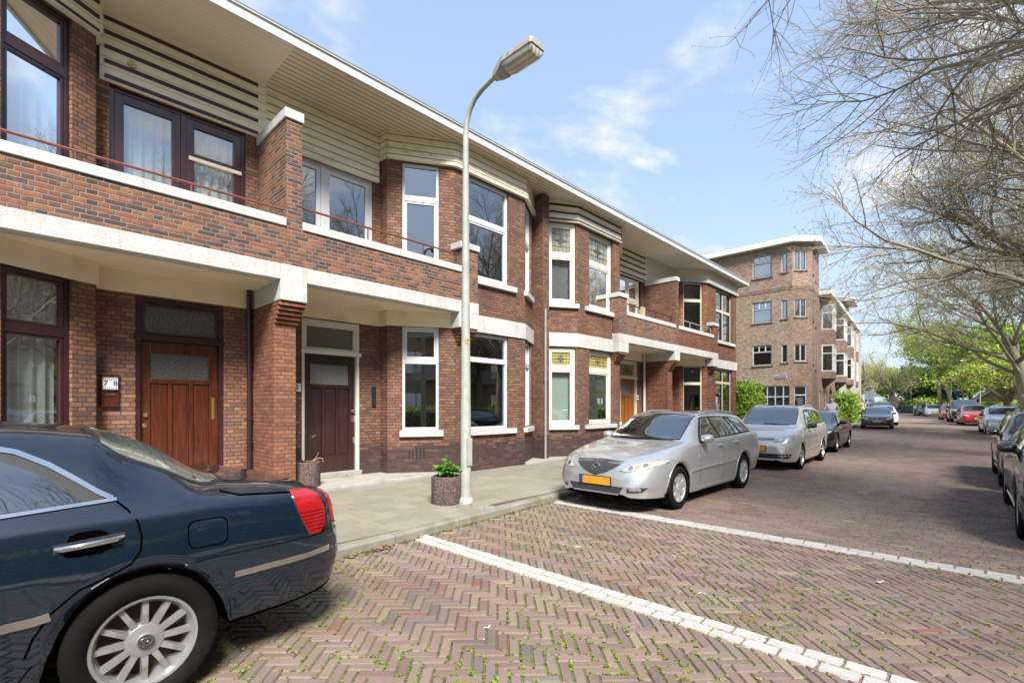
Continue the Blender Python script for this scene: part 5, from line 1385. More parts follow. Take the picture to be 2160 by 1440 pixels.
for ch in c.root.children:      # hub badge (slanted H in an oval)
    if ch.name.startswith('wheel'):
        mb = MB(); fo_ = .21 * .36 + .0075
        mb.lathe([(.034, fo_ - .004), (.034, fo_), (0, fo_)], 24, 0, 'y')
        ring = [(.028 * cos(a), fo_ + .002, .02 * sin(a)) for a in [2 * pi * k / 20 for k in range(21)]]; mb.tube(ring, .0022, 6, 1, False)
        mb.tube([(-.014, fo_ + .002, -.013), (-.006, fo_ + .002, .013)], .0026, 6, 1); mb.tube([(.006, fo_ + .002, -.013), (.014, fo_ + .002, .013)], .0026, 6, 1)
        mb.tube([(-.010, fo_ + .002, -.002), (.010, fo_ + .002, .003)], .0024, 6, 1)
        mb.build('hub_badge', [M['alloy_d'], M['chrome']], ch); 
        if ch.location.y > 0 and ch.location.x < 0: ch.rotation_euler = (0, .12, 0)
c.place(-.868, 3.89, pi)

# ================= silver estate
sp = dict(name='parked_car', label='silver estate car with roof rails and winged badge, parked by the white line', group='cars parked along the street', L=4.62, W=1.74, H=1.435, wb=2.62, fo=.93, R=.315, archgap=.05, zn=.715, zc=.985, xc=.90, xrf=.18, xrr=-1.72, xgb=-2.12, zgb=1.0, zd=.93, belt=(.955, 1.02), paint='p_silver', bumpz=(.3, .215), rf=.72, mf=.50, rr=.5, mr=.8, ns=5, rw=.67)
c = Car(sp, .045); put_wheels(c, .207, 7, 'cover', .2); arch_lips(c, 'p_silver', .035, .006)
windscreen(c); rear_glass(c, 1.02, 1.33, .62, .54)
sur = side_poly(c, .55, -1.78, .0, -.008, -.42, .30)
side_glass(c, [[(.40, .985), (.02, .99), (-.24, 1.0), (-.17, 1.20), (-.15, 1.315), (.0, 1.315), (.08, 1.295), (.24, 1.17), (.40, 1.03)], [(-.31, 1.0), (-.98, 1.022), (-.88, 1.20), (-.80, 1.315), (-.22, 1.32), (-.25, 1.18)], [(-1.05, 1.025), (-1.20, 1.03), (-1.05, 1.22), (-.93, 1.305), (-.88, 1.312), (-.97, 1.18)], [(-1.30, 1.035), (-1.72, 1.055), (-1.66, 1.12), (-1.5, 1.25), (-1.38, 1.285), (-1.03, 1.305), (-1.16, 1.2)]], surround=[(.52, .975), (.2, .975), (-1.0, 1.0), (-1.78, 1.035), (-1.72, 1.12), (-1.55, 1.26), (-1.42, 1.30), (-1.0, 1.33), (-.4, 1.345), (.0, 1.335), (.12, 1.31), (.30, 1.18), (.50, 1.0)])
frontlamp(c, [(.40, .605), (.50, .685), (.62, .722), (.76, .745), (.84, .735), (.82, .695), (.72, .640), (.60, .612), (.48, .598)], 'head')
for sd in (1, -1):
    for yy, zz, r, m in ((.53, .648, .030, 'head_in'), (.61, .668, .024, 'amber'), (.685, .688, .026, 'head_in')): c.patch('lamp_bulb', oval(yy, zz, r, r * .95, 12), 'f', m, .0085, .03, None, 0, False, sd)
    c.patch('fog_grille', [(.50, .305), (.68, .32), (.745, .39), (.53, .385)], 'f', 'grille', .003, .05, None, 0, False, sd)
    c.line([(.95, .53), (.3, .545), (-.32, .555), (-.94, .575)], .03, 'y', 'p_silver', .014, 'side_strip', None, .06, False, sd, .014)
    for L in ([(.585, .96), (.62, .8), (.63, .6), (.61, .4), (.58, .24)], [(-.28, .98), (-.31, .8), (-.33, .5), (-.34, .24)], [(-1.0, 1.0), (-1.0, .85), (-.96, .68), (-.88, .5), (-.86, .3)]): c.line(L, .0065, 'y', 'under', .0015, 'door_seam', None, .06, False, sd)
    c.patch('indicator', oval(.66, .735, .032, .02, 12), 'y', 'head', .006, .03, None, .004, False, sd)
    c.patch('tail_lamp', [(.55, .80), (.74, .80), (.73, .98), (.60, .96)], 'r', 'tail_red', .006, .04, None, .01, False, sd)
    c.line([(.585, .225), (0, .228), (-.86, .235)], .028, 'y', 'p_silver', .010, 'sill_strip', None, .08, False, sd, .01)
for s_ in (1, -1): c.line([(.92, s_ * .735), (1.3, s_ * .70), (1.72, s_ * .60), (1.95, s_ * .43)], .006, 't', 'under', .0012, 'bonnet_seam', None, .06); c.line([(1.0, s_ * .36), (1.5, s_ * .32), (1.95, s_ * .26)], .012, 't', 'p_silver', .004, 'bonnet_crease', None, .06, skirt=.004)
c.patch('grille_surround', [(-.40, .725), (0, .745), (.40, .725), (.30, .64), (.17, .565), (0, .515), (-.17, .565), (-.30, .64)], 'f', 'chrome', .004, .04)
c.patch('grille', [(-.37, .685), (0, .70), (.37, .685), (.28, .625), (.155, .565), (0, .53), (-.155, .565), (-.28, .625)], 'f', 'grille', .009, .04)
c.patch('bumper_intake', [(-.40, .29), (.40, .29), (.46, .385), (-.46, .385)], 'f', 'grille', .004, .05)
hit = c.bvh.ray_cast(Vector((4, 0, .635)), Vector((-1, 0, 0)))[0]; xb = hit.x + .018; mb = MB()
mb.tube([(xb, .075 * cos(2 * pi * k / 24), .637 + .058 * sin(2 * pi * k / 24)) for k in range(25)], .008, 8, 0, False)
for s_ in (1, -1): mb.tube([(xb, s_ * .068, .652), (xb, s_ * .045, .655), (xb, s_ * .022, .63), (xb, 0, .617)], [.005, .008, .008, .006], 8)
mb.build('badge', M['chrome'], c.root, smooth=True)
plate_front(c, .445, 0, .52, .11); mirror_part(c, .50, .965, 'p_silver', 1.05); handles(c, [(-.17, .865), (-.90, .89)], 'p_silver', .085)
roof_rails(c, -.02, -1.55, 'galv', .045); wiper(c, .55, -.05); wiper(c, .0, -.55)
c.place(8.21, 3.12 + .87, pi - .012)

# ================= champagne compact van-hatchback
sp = dict(name='parked_car', label='champagne tall hatchback with round badge and black mirrors, behind the silver estate', group='cars parked along the street', L=4.2, W=1.75, H=1.555, wb=2.58, fo=.86, R=.315, archgap=.045, zn=.80, zc=1.06, xc=.93, xrf=.26, xrr=-1.55, xgb=-1.93, zgb=1.1, zd=1.0, belt=(1.0, 1.06), paint='p_champagne', bumpz=(.3, .2), rf=.60, mf=.58, rr=.35, mr=.82, rw=.70)
c = Car(sp, .05); put_wheels(c, .215, 5, 'alloy', .2); arch_lips(c, 'p_champagne', .03, .005); windscreen(c)
side_glass(c, [[(.52, 1.03), (-.22, 1.045), (-.2, 1.40), (.05, 1.405), (.2, 1.36)], [(-.30, 1.05), (-1.1, 1.07), (-1.0, 1.38), (-.28, 1.41)], [(-1.18, 1.08), (-1.55, 1.10), (-1.42, 1.32), (-1.08, 1.37)]], surround=[(.62, 1.01), (-1.62, 1.075), (-1.45, 1.35), (-1.0, 1.405), (-.2, 1.435), (.08, 1.43), (.26, 1.37)])
frontlamp(c, [(.40, .715), (.46, .675), (.70, .69), (.775, .71), (.77, .81), (.60, .80), (.49, .76)], 'head')
for sd in (1, -1):
    for yy, r in ((.56, .04), (.68, .04)): c.patch('lamp_bulb', oval(yy, .74, r, r, 12), 'f', 'head_in', .0085, .03, None, 0, False, sd)
    c.patch('fog_lamp', oval(.60, .355, .05, .04, 14), 'f', 'chrome', .008, .03, None, .004, False, sd); c.patch('fog_lamp', oval(.60, .355, .035, .028, 12), 'f', 'head', .010, .03, None, 0, False, sd)
    for L in ([(.60, .98), (.64, .7), (.62, .24)], [(-.26, 1.02), (-.28, .7), (-.3, .24)], [(-1.13, 1.05), (-1.12, .9), (-.92, .62), (-.86, .3)]): c.line(L, .0065, 'y', 'under', .0015, 'door_seam', None, .07, False, sd)
    c.line([(.9, .46), (-.2, .48), (-.85, .495)], .03, 'y', 'p_champagne', .012, 'side_strip', None, .07, False, sd, .012)
    c.patch('tail_lamp', [(.55, .85), (.75, .85), (.74, 1.06), (.60, 1.04)], 'r', 'tail_red', .006, .05, None, .01, False, sd)
c.patch('grille', [(-.46, .705), (.46, .705), (.42, .775), (-.42, .775)], 'f', 'rubber', .004, .05)
for z in (.722, .757): c.line([(-.44, z), (0, z + .003), (.44, z)], .012, 'f', 'chrome', .008, 'grille_bar', None, .06)
c.patch('bumper_intake', [(-.72, .30), (.72, .30), (.78, .41), (-.78, .41)], 'f', 'rubber', .003, .06)
for z in (.325, .35, .375): c.line([(-.42, z), (.42, z)], .008, 'f', 'blackplastic', .006, 'intake_bar', None, .08)
hit = c.bvh.ray_cast(Vector((4, 0, .74)), Vector((-1, 0, 0)))[0]; xb = hit.x + .02; mb = MB()
mb.lathe([(.062, xb - .01), (.062, xb - .003), (0, xb - .003)], 20, 1, 'x', origin=(0, 0, .74))
mb.tube([(xb, .062 * cos(2 * pi * k / 24), .74 + .062 * sin(2 * pi * k / 24)) for k in range(25)], .007, 8, 0, False)
mb.tube([(xb, -.028, .79), (xb, 0, .748), (xb, .028, .79)], .006, 6); mb.tube([(xb, -.05, .765), (xb, -.025, .70), (xb, 0, .742), (xb, .025, .70), (xb, .05, .765)], .006, 6)
mb.build('badge', [M['chrome'], M['plate_blue']], c.root)
plate_front(c, .525, 0, .52, .11); mirror_part(c, .52, 1.0, 'rubber', 1.05); handles(c, [(-.12, .93), (-.98, .95)], 'p_champagne', .085); roof_rails(c, .0, -1.4, 'galv', .04); wiper(c, .5, -.1)
c.place(14.6, 3.06 + .875, pi + .03)

def modern(label, paint_, X_, Y_, rz, kind='hatch', L=4.2, W=1.78, H=1.45, wb=2.6, R=.315, lamp='head', spokes=5, wstyle='dark', step=.09, mirror='rubber', grille=None, plate=True, rails=False, intake=True, fog=False, glass='carglass', chrome_side=False, kid=False, lampz=0., splen=None):
    sd_ = kind == 'saloon'; suv = kind == 'suv'
    fo = .85 if not suv else .82; xF = wb / 2 + fo; xR = xF - L; zn = H * .5 + (.02 if not suv else .12); zc = H * .68 if not suv else H * .66
    sp = dict(name='parked_car', label=label, group='cars parked along the street', L=L, W=W, H=H, wb=wb, fo=fo, R=R, archgap=.045, zn=zn, zc=zc, xc=wb / 2 - .38, xrf=wb / 2 - (1.05 if not suv else .95), xrr=xR + (1.3 if sd_ else .55 if not suv else .3), xgb=xR + (.62 if sd_ else .2 if not suv else .12), zgb=zc + (.06 if sd_ else .05), zd=zc - (0 if sd_ else .06), belt=(zc - .03, zc + .02), paint=paint_, bumpz=(.3, .2 if not suv else .27), rf=.6, mf=.6, rr=.4, mr=.78, rw=.68 if not suv else .78, gc=.17 if not suv else .27)
    c = Car(sp, step); put_wheels(c, R * .68, spokes, wstyle, .2); windscreen(c, mat=glass)
    D = c.D; xb = wb / 2 - .62; xe = xR + (.95 if sd_ else .5); xm = -.12
    zr = lambda x: D['zr'](x) - .03; zw = lambda x: D['zw'](x) + .015
    xa = sp['xrf'] - .02; xt = sp['xrr'] + (.05 if not sd_ else .0)
    side_glass(c, [[(xb - .06, zw(xb) + .012), (xm + .04, zw(xm) + .01), (xm + .04, zr(xm) - .01), (xa - .1, zr(xa - .1) - .015)], [(xm - .04, zw(xm) + .01), (xe + .05, zw(xe) + .015), (xt + .02, zr(xt + .02) - .02), (lerp(xm, xt, .5), zr(lerp(xm, xt, .5)) - .01), (xm - .04, zr(xm) - .01)]], glass, [(xb + .05, zw(xb)), (xm, zw(xm)), (xe - .04, zw(xe)), (xt - .03, zr(xt - .03)), (lerp(xm, xt, .5), zr(lerp(xm, xt, .5))), (xm, zr(xm)), (xa - .08, zr(xa - .08))])
    hw = W / 2
    for s_ in (1, -1): c.line([(sp['xc'] + .04, s_ * hw * .82), (sp['xc'] + .5, s_ * hw * .77), (xF - .2, s_ * hw * .60)], .007, 't', 'under', .0014, 'bonnet_seam', None, .09)
    frontlamp(c, [(hw * .50, zn - .10 + lampz), (hw * .62, zn - .12 + lampz), (hw * .85, zn - .07 + lampz), (hw * .90, zn + .0 + lampz), (hw * .78, zn - .005 + lampz), (hw * .6, zn - .04 + lampz)] if not suv else [(hw * .58, zn - .15), (hw * .88, zn - .14), (hw * .9, zn - .02), (hw * .6, zn - .02)], lamp)
    if kid:
        for s_ in (1, -1):
            c.patch('grille_surround', rrect(.03, .24, zn - .15, zn - .035, .03), 'f', 'chrome', .004, .05, None, .005, False, s_); c.patch('grille', rrect(.045, .225, zn - .137, zn - .048, .025), 'f', 'under', .007, .05, None, 0, False, s_)
        c.patch('badge', oval(0, zn + .0, .035, .03, 12), 'f', 'plate_blue', .006, .03)
    else:
        c.patch('grille', [(-hw * .42, zn - .16), (hw * .42, zn - .16), (hw * .46, zn - .07), (-hw * .46, zn - .07)] if grille is None else grille, 'f', 'rubber', .004, .06)
        c.patch('badge', oval(0, zn - .09, .05, .04, 12), 'f', 'chrome', .009, .03)
    if intake: c.patch('bumper_intake', [(-hw * .6, .30), (hw * .6, .30), (hw * .66, .40), (-hw * .66, .40)], 'f', 'rubber', .003, .08)
    if plate: plate_front(c, .49, 0, .52, .11)
    for s_ in (1, -1):
        c.line([(xm, zw(xm) - .02), (xm - .02, .7), (xm - .03, .28)], .007, 'y', 'under', .0015, 'door_seam', None, .1, False, s_)
        c.line([(xb + .02, zw(xb) - .02), (xb + .08, .6), (xb + .04, .28)], .007, 'y', 'under', .0015, 'door_seam', None, .1, False, s_)
        if chrome_side: c.line([(.85, .27), (0, .265), (-.85, .275)], .035, 'y', 'chrome', .012, 'sill_strip', None, .08, False, s_, .01)
        c.patch('tail_lamp', [(hw * .62, zc - .22), (hw * .86, zc - .22), (hw * .85, zc - .06), (hw * .68, zc - .07)], 'r', 'tail_red', .006, .06, None, .01, False, s_)
    if not sd_: rear_glass(c, zc + .08, H - .13, hw * .62, hw * .55, glass)
    else:
        c.patch('rear_window', [(sp['xrr'] - .02, -hw * .6), (sp['xrr'] - .02, hw * .6), (sp['xgb'] + .06, hw * .6), (sp['xgb'] + .06, -hw * .6)], 't', glass, .004, .08)
    arch_lips(c, paint_, .03, .005)
    mirror_part(c, xb - .08, zw(xb) + .0, mirror, 1.05 if not suv else 1.3); handles(c, [(xm + .16, zc - .13), (xe + .22, zc - .11)], paint_, .085)
    if rails: roof_rails(c, sp['xrf'] - .2, sp['xrr'] + .1, 'galv', .05)
    c.place(X_, Y_, rz); return c
modern('glossy black hatchback with dark spoke wheels, behind the champagne car', 'p_black', 20.45, 3.38 + .88, pi + .035, 'hatch', L=4.35, W=1.78, H=1.41, wb=2.72, R=.32, step=.07, spokes=5, wstyle='alloy')
modern('dark grey hatchback with twin kidney grille facing the camera', 'p_graph', 40.55, 4.85, pi + .115, 'hatch', L=4.2, W=1.74, H=1.42, wb=2.66, kid=True, spokes=7, lamp='head_y')
modern('white hatchback half hidden behind the dark grey hatchback', 'p_white', 46.2, 5.15, pi + .115, 'hatch', L=4.2, W=1.76, H=1.44, step=.12, plate=False)
modern('tall grey estate car behind the white hatchback on the left', 'p_graph', 52.0, 6.0, pi + .13, 'suv', L=4.5, W=1.8, H=1.68, wb=2.7, R=.34, step=.12, plate=False)
modern('far navy car where the street bends left', 'p_navy', 76.0, 8.6, pi + .5, 'hatch', L=4.2, W=1.76, H=1.42, step=.14)
# right-hand row
N1 = modern('nearest black car at the right edge, with a chrome sill strip', 'p_black', 9.42, -.30 - .92, pi + .01, 'saloon', L=4.7, W=1.84, H=1.43, wb=2.72, R=.335, step=.06, spokes=5, wstyle='alloy', mirror='p_black', chrome_side=True)
N2 = modern('second black car from the right edge, with a pale windscreen pillar', 'p_black', 14.4, -.26 - .9, pi + .015, 'hatch', L=4.4, W=1.8, H=1.45, wb=2.6, R=.325, step=.07, spokes=5, wstyle='alloy', mirror='p_black', chrome_side=True)
modern('light silver hatchback with pale headlamps on the right, ahead of the red car', 'p_ltsilver', 37.65, -1.0, pi + .085, 'hatch', L=4.03, W=1.69, H=1.49, wb=2.51, R=.30, lamp='head_y', spokes=7, wstyle='cover')
modern('bright red hatchback between the silver hatchback and the black off-roader', 'p_red', 48.1, .13, pi + .1, 'hatch', L=4.0, W=1.71, H=1.48, wb=2.51, R=.3, spokes=7, wstyle='cover')
modern('black boxy off-roader behind the bright red hatchback', 'p_black', 54.2, .80, pi + .11, 'suv', L=4.6, W=1.9, H=1.84, wb=2.75, R=.38, plate=False)
modern('dark red city car with black roof behind the off-roader', 'p_dred', 61.6, 1.75, pi + .12, 'hatch', L=3.6, W=1.65, H=1.5, wb=2.4, R=.29, fog=True, rails=True)
modern('white crossover in the right row, behind the dark red city car', 'p_white', 82.0, 4.05, pi + .13, 'hatch', L=4.3, W=1.8, H=1.55, wb=2.6, R=.33, step=.12)
RB = modern('dark estate car carrying a grey roof box', 'p_graph', 90.5, 5.3, pi + .16, 'hatch', L=4.5, W=1.8, H=1.5, wb=2.6, R=.32, step=.12)
modern('pale car parked off the street behind the light silver hatchback', 'p_ltsilver', 57.5, -1.7, pi + .3, 'saloon', L=4.4, W=1.75, H=1.45, step=.12, plate=False)
mb = MB(); mb.M = Matrix.Translation((90.6, 5.3, gz(90) + 1.56))
rg_ = []
for i in range(9):
    u = i / 8 * 2 - 1; k = (1 - abs(u) ** 3.5) ** .5; rg_.append((u * 1.1, k))
mb.tube([(u, 0, .2) for u, k in rg_], [max(.02, .38 * k) for u, k in rg_], 14, flat=.55)
mb.M = Matrix.Translation((90.6, 5.3, gz(90) + 1.54))
tag(mb.build('roof_box', M['p_graph'], smooth=True), 'grey roof box strapped on the far dark estate car', 'roof box')
# ---------------------------------------------------------------- trees, hedges, plants
def bark(name, col, moss=(.12, .13, .05), k=.5):
    t = NT(name); P = t.obj(); mp = t.n('ShaderNodeMapping'); t.put(mp.inputs['Vector'], P); mp.inputs['Scale'].default_value = (1, 1, .3)
    f = t.noise(mp.outputs[0], 14., 6, .65); c = t.mix(t.mapr(f, .3, .7), tuple(x * .6 for x in col), tuple(x * 1.35 for x in col))
    c = t.mix(t.math('MULTIPLY', t.mapr(t.noise(P, 1.3, 5, .6), .45, .65), k), c, moss)
    t.bsdf(c, .9, 0, .2, 0, t.bump(f, .6, .03)); return t.mat
M['bark'] = bark('grey_bark', (.30, .265, .20), (.20, .20, .09)); M['bark_d'] = bark('dark_bark', (.17, .135, .10)); M['twig'] = simple('twig', (.24, .20, .155), .9, var=.3)
M['bud'] = leafmat('bud', (.46, .36, .14), .6, .3, .35); M['leaf_y'] = leafmat('fresh_yellow_leaf', (.42, .48, .06), .5, .4, .35); M['leaf_g'] = leafmat('fresh_green_leaf', (.22, .36, .045), .5, .35, .35)
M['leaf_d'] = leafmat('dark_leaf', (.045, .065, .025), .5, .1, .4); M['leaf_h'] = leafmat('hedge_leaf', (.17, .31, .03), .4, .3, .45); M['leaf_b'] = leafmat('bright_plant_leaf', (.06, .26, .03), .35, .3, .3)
R3 = lambda: Vector((random.gauss(0, 1), random.gauss(0, 1), random.gauss(0, 1)))
class Tree:
    def __init__(s, seed): random.seed(seed); s.tr = MB(); s.cr = MB(); s.tips = []; s.q = 3
    def limb(s, p, d, r, L, lev, spec):
        n = spec[lev]['seg']; path = [p.copy()]; rad = [r]; d = d.normalized(); step = L / n; pts = []
        r1 = r * spec[lev].get('taper', .35)
        for k in range(n):
            d = (d + R3() * spec[lev]['wob'] + Vector((0, 0, 1)) * spec[lev]['up'] + s.bias * spec[lev].get('bias', 0)).normalized()
            p = p + d * step; path.append(p.copy()); rad.append(lerp(r, r1, (k + 1) / n)); pts.append((p.copy(), d.copy(), rad[-1], (k + 1) / n))
        (s.tr if lev <= spec[0].get('tl', 1) else s.cr).tube(path, rad, 9 if lev == 0 else 6 if lev == 1 else 4 if lev == 2 else 3, 0, lev < 2)
        if lev + 1 < len(spec):
            c = spec[lev + 1]; m = c['n']; m = max(1, int(m * random.uniform(.75, 1.25)))
            for i in range(m):
                f = lerp(c.get('from', .25), 1., (i + random.random() * .8) / m); k = min(n - 1, int(f * n)); q, dd, rr, _ = pts[k]
                a = R3(); a = (a - dd * a.dot(dd)).normalized(); ang = radians(random.uniform(*c['ang'])); nd = dd * cos(ang) + a * sin(ang)
                nd.z = nd.z * c.get('flat', 1.) + c.get('lift', 0.)
                s.limb(q, nd, min(rr * .8, c['r'] * random.uniform(.7, 1.2)), c['len'] * random.uniform(.6, 1.2) * (1.15 - .45 * f * c.get('fall', 1)), lev + 1, spec)
        else: s.tips.append((p, d))
        if lev >= spec[0].get('leaflev', len(spec) - 1):
            for q, dd, rr, f in pts: s.tips.append((q, dd))
    bias = Vector((0, 0, 0))
    def leaves(s, per, size, spread, mats, name, root, flatness=.6, keep=1.):
        V = []; F = []; Mi = []
        for (p, d) in s.tips:
            if random.random() > keep: continue
            for k in range(per):
                c = p + R3() * spread; n = (R3() + Vector((0, 0, flatness))).normalized(); a = n.orthogonal().normalized(); a.rotate(Quaternion(n, random.random() * 6.28)); b = n.cross(a)
                z = size * random.uniform(.6, 1.3); i = len(V); V += [tuple(c - a * z), tuple(c - b * z * .55), tuple(c + a * z), tuple(c + b * z * .55)]; F.append((i, i + 1, i + 2, i + 3)); Mi.append(random.randrange(len(mats)))
        me = bpy.data.meshes.new(name); me.from_pydata(V, [], F)
        for m in mats: me.materials.append(M[m])
        me.polygons.foreach_set('material_index', Mi); me.update()
        o = bpy.data.objects.new(name, me); COL.objects.link(o); o.parent = root; return o
def make_tree(name, seed, spec, label, cat, loc, lean=(0, 0), trunk=(.3, 4.), bark_='bark', leaves=None, group=None, rz=0., bias=(0, 0, 0), burl=None, twigm='twig'):
    T = Tree(seed); T.bias = Vector(bias); root = empty(name, (loc[0], loc[1], gz(loc[0]) + (loc[2] if len(loc) > 2 else 0)), rz, label, cat, group)
    T.limb(Vector((0, 0, -.1)), Vector((lean[0], lean[1], 1)), trunk[0], trunk[1], 0, spec)
    # root flare
    T.tr.tube([(0, 0, -.1), (lean[0] * .15, lean[1] * .15, .15), (lean[0] * .45, lean[1] * .45, .5)], [trunk[0] * 1.45, trunk[0] * 1.2, trunk[0] * 1.0], 9)
    if burl:
        for (bx_, by_, bz_, br_) in burl:
            rings = []; m = 10
            for i in range(m + 1):
                ph = pi * i / m; ring = []
                for j in range(16):
                    th = 2 * pi * j / 16; rr = br_ * (1 + .22 * MN.noise(Vector((cos(th) * sin(ph) * 3 + seed, sin(th) * sin(ph) * 3, cos(ph) * 3))) + .1 * MN.noise(Vector((cos(th) * 9, sin(th) * 9, ph * 7))))
                    ring.append(T.tr.pt((bx_ + rr * sin(ph) * cos(th), by_ + rr * sin(ph) * sin(th), bz_ + rr * cos(ph))))
                rings.append(ring)
            for a, b in zip(rings, rings[1:]):
                for j in range(16): T.tr.f.append((a[j], a[(j + 1) % 16], b[(j + 1) % 16], b[j])); T.tr.m.append(0)
    o = T.tr.build('trunk', M[bark_], root, smooth=True, angle=0)
    c = T.cr.build('crown', M[twigm], root) if T.cr.f else None
    if leaves: 
        lo = T.leaves(*leaves, root)
    return root
# big bare planes on the right
def bare(l1, l2, l3, l4, n1=8, n2=9, n3=8, n4=6, k=1.):
    return [dict(seg=7, wob=.05, up=.05, taper=.62, tl=1), dict(n=n1, seg=9, wob=.10, up=.045, len=l1, r=.125 * k, ang=(26, 56), **{'from': .45}, fall=.6, bias=.035), dict(n=n2, seg=7, wob=.13, up=.03, len=l2, r=.045 * k, ang=(22, 55), **{'from': .25}, flat=.75), dict(n=n3, seg=5, wob=.16, up=.01, len=l3, r=.016 * k, ang=(20, 55), **{'from': .15}), dict(n=n4, seg=3, wob=.2, up=-.02, len=l4, r=.006 * k, ang=(20, 55), taper=.5, **{'from': .1})]
gb_ = 'bare street trees with opening buds along the right pavement'
make_tree('bare_tree', 11, bare(5.8, 3.0, 1.3, .6, 13, 11, 10, 9, .75), 'bare tree whose twigs hang in from the top right corner', 'tree', (7.9, -4.3, .1), (-.05, .12), (.30, 5.2), leaves=(1, .010, .012, ['bud'], 'buds'), group=gb_, bias=(0, 1, .1))
make_tree('bare_tree', 23, bare(6.9, 3.3, 1.45, .7, 17, 11, 10, 9, .8), 'large bare tree with long spreading boughs filling the upper right of the sky', 'tree', (19.6, -3.5, .1), (-.05, .10), (.34, 5.3), leaves=(1, .022, .02, ['bud', 'bud', 'bud', 'leaf_y'], 'buds'), group=gb_, bias=(-.15, 1, .0))
make_tree('bare_tree', 37, bare(6.8, 3.3, 1.5, .7, 11, 11, 9, 8, .85), 'leaning bare tree with a knobbly burl on its trunk at the right edge', 'tree', (39.3, -2.45, .1), (-.12, .24), (.33, 5.6), leaves=(1, .035, .03, ['bud', 'leaf_y'], 'buds'), group=gb_, bias=(-.3, 1, 0), burl=[(-.35, .35, 1.75, .48), (-.1, .5, 2.15, .34), (-.3, .05, 2.3, .3)])
bt2 = bpy.data.objects['bare_tree.001']
for X_, Y_, k, rz, w_ in ((13.6, -9.2, .95, 2.2, 'in front of the first white balconies'), (26, -10.5, 1.0, .9, 'in front of the middle of the flats'), (37, -11, .95, 3.6, 'near the far end of the flats'), (1.5, -9.5, .9, 5., 'nearest the camera side of the flats'), (29.5, -3.7, 1., 3.9, 'on the right pavement between two bare trees')):
    c = copy_tree(bt2); c.location = (X_, Y_, .1); Y_ = Y_ - 1.8 if Y_ < -6 else Y_; c.location = (X_, Y_, .1); k *= 1.12 if Y_ < -6 else 1; c.scale = (k, k, k); c.rotation_euler = (0, 0, rz); c['label'] = 'bare tree mirrored in the windows, ' + w_
# maple-like leafy trees
def leafy(l1, l2, l3, n1=6, n2=8, n3=7, k=1., fl=.5, up=.05):
    return [dict(seg=6, wob=.08, up=.06, taper=.6, tl=1, leaflev=3), dict(n=n1, seg=8, wob=.22, up=up, len=l1, r=.13 * k, ang=(35, 65), **{'from': .55}, fall=.4), dict(n=n2, seg=6, wob=.2, up=.03, len=l2, r=.05 * k, ang=(30, 65), **{'from': .25}, flat=fl), dict(n=n3, seg=4, wob=.22, up=.0, len=l3, r=.018 * k, ang=(25, 65), **{'from': .1}, flat=fl)]
gl_ = 'fresh leafed trees beside the park'
make_tree('leafy_tree', 5, leafy(3.6, 2.0, 1.1, 7, 9, 8), 'low forked tree with twisting dark limbs and fresh yellow-green leaves', 'tree', (49.0, -1.55, .1), (-.05, .1), (.27, 2.4), 'bark_d', (3, .085, .14, ['leaf_y', 'leaf_y', 'leaf_g'], 'leaves'), gl_, bias=(0, .25, .1))
make_tree('leafy_tree', 8, leafy(5.2, 2.6, 1.3, 9, 9, 8), 'tall straight-trunked tree with thin yellow-green leaves behind the off-roader', 'tree', (80, 1.9, .1), (.0, .02), (.22, 9.), 'bark', (2, .12, .2, ['leaf_y', 'leaf_g'], 'leaves'), gl_, bias=(0, .2, 0))
make_tree('leafy_tree', 9, leafy(5.0, 2.6, 1.3, 8, 9, 8), 'second tall straight trunk left of the one behind the off-roader', 'tree', (100, 4.0, .1), (.0, .0), (.27, 9.5), 'bark', (2, .15, .25, ['leaf_y', 'leaf_y', 'leaf_g'], 'leaves'), gl_)
proto = make_tree('leafy_tree', 14, leafy(4.2, 2.4, 1.3, 9, 9, 8, fl=.8, up=.1), 'green tree in the park behind the low forked tree', 'tree', (70, -5, 0), (0, 0), (.3, 4.2), 'bark_d', (4, .17, .28, ['leaf_g', 'leaf_y', 'leaf_g'], 'leaves'), 'green park trees in the distance')
def again(src, X_, Y_, k, rz, label):
    c = copy_tree(src); c.location = (X_, Y_, gz(X_)); c.scale = (k, k, k * random.uniform(.92, 1.08)); c.rotation_euler = (0, 0, rz); c['label'] = label; return c
again(proto, 82, -2.2, 1.35, 1.9, 'yellow-green park tree right of the small gabled house')
again(proto, 112, -3.2, 1.35, 4.0, 'tall park tree behind the clipped hedge')
again(proto, 104, -14, 1.6, .6, 'big park tree furthest back on the right')
again(proto, 135, 1.0, 1.5, 2.7, 'far park tree behind the dark evergreen')
again(proto, 68, -2.7, 1.15, 5.2, 'leafy park tree nearest the right edge')
again(proto, 150, 16, 1.3, .4, 'far green tree where the street bends')
again(proto, 140, 22.5, 1.15, 3.5, 'green tree at the far end of the apartment row')
again(proto, 118, 20.5, .95, 1.1, 'bright green tree just past the apartment row')
again(proto, 165, 11, 1.3, 4.9, 'furthest green tree behind the bare trees')
again(proto, 95, -1.3, 1.45, 3.0, 'tall green tree deep in the park behind the gabled house')
again(proto, 125, 3.0, 1.1, 3.9, 'low green tree left of the tall straight trunks')
fb = make_tree('bare_tree', 51, bare(5.2, 2.6, 1.3, .7, 8, 8, 7, 4, 1.3), 'far bare tree with a thick knobbly trunk where the street bends', 'tree', (107, 10.7, .1), (0, 0), (.62, 4.2), 'bark_d', (1, .07, .1, ['leaf_y', 'bud'], 'buds'), 'far bare trees at the bend', burl=[(0, 0, 1.4, .9), (.2, -.3, 2.2, .75)])
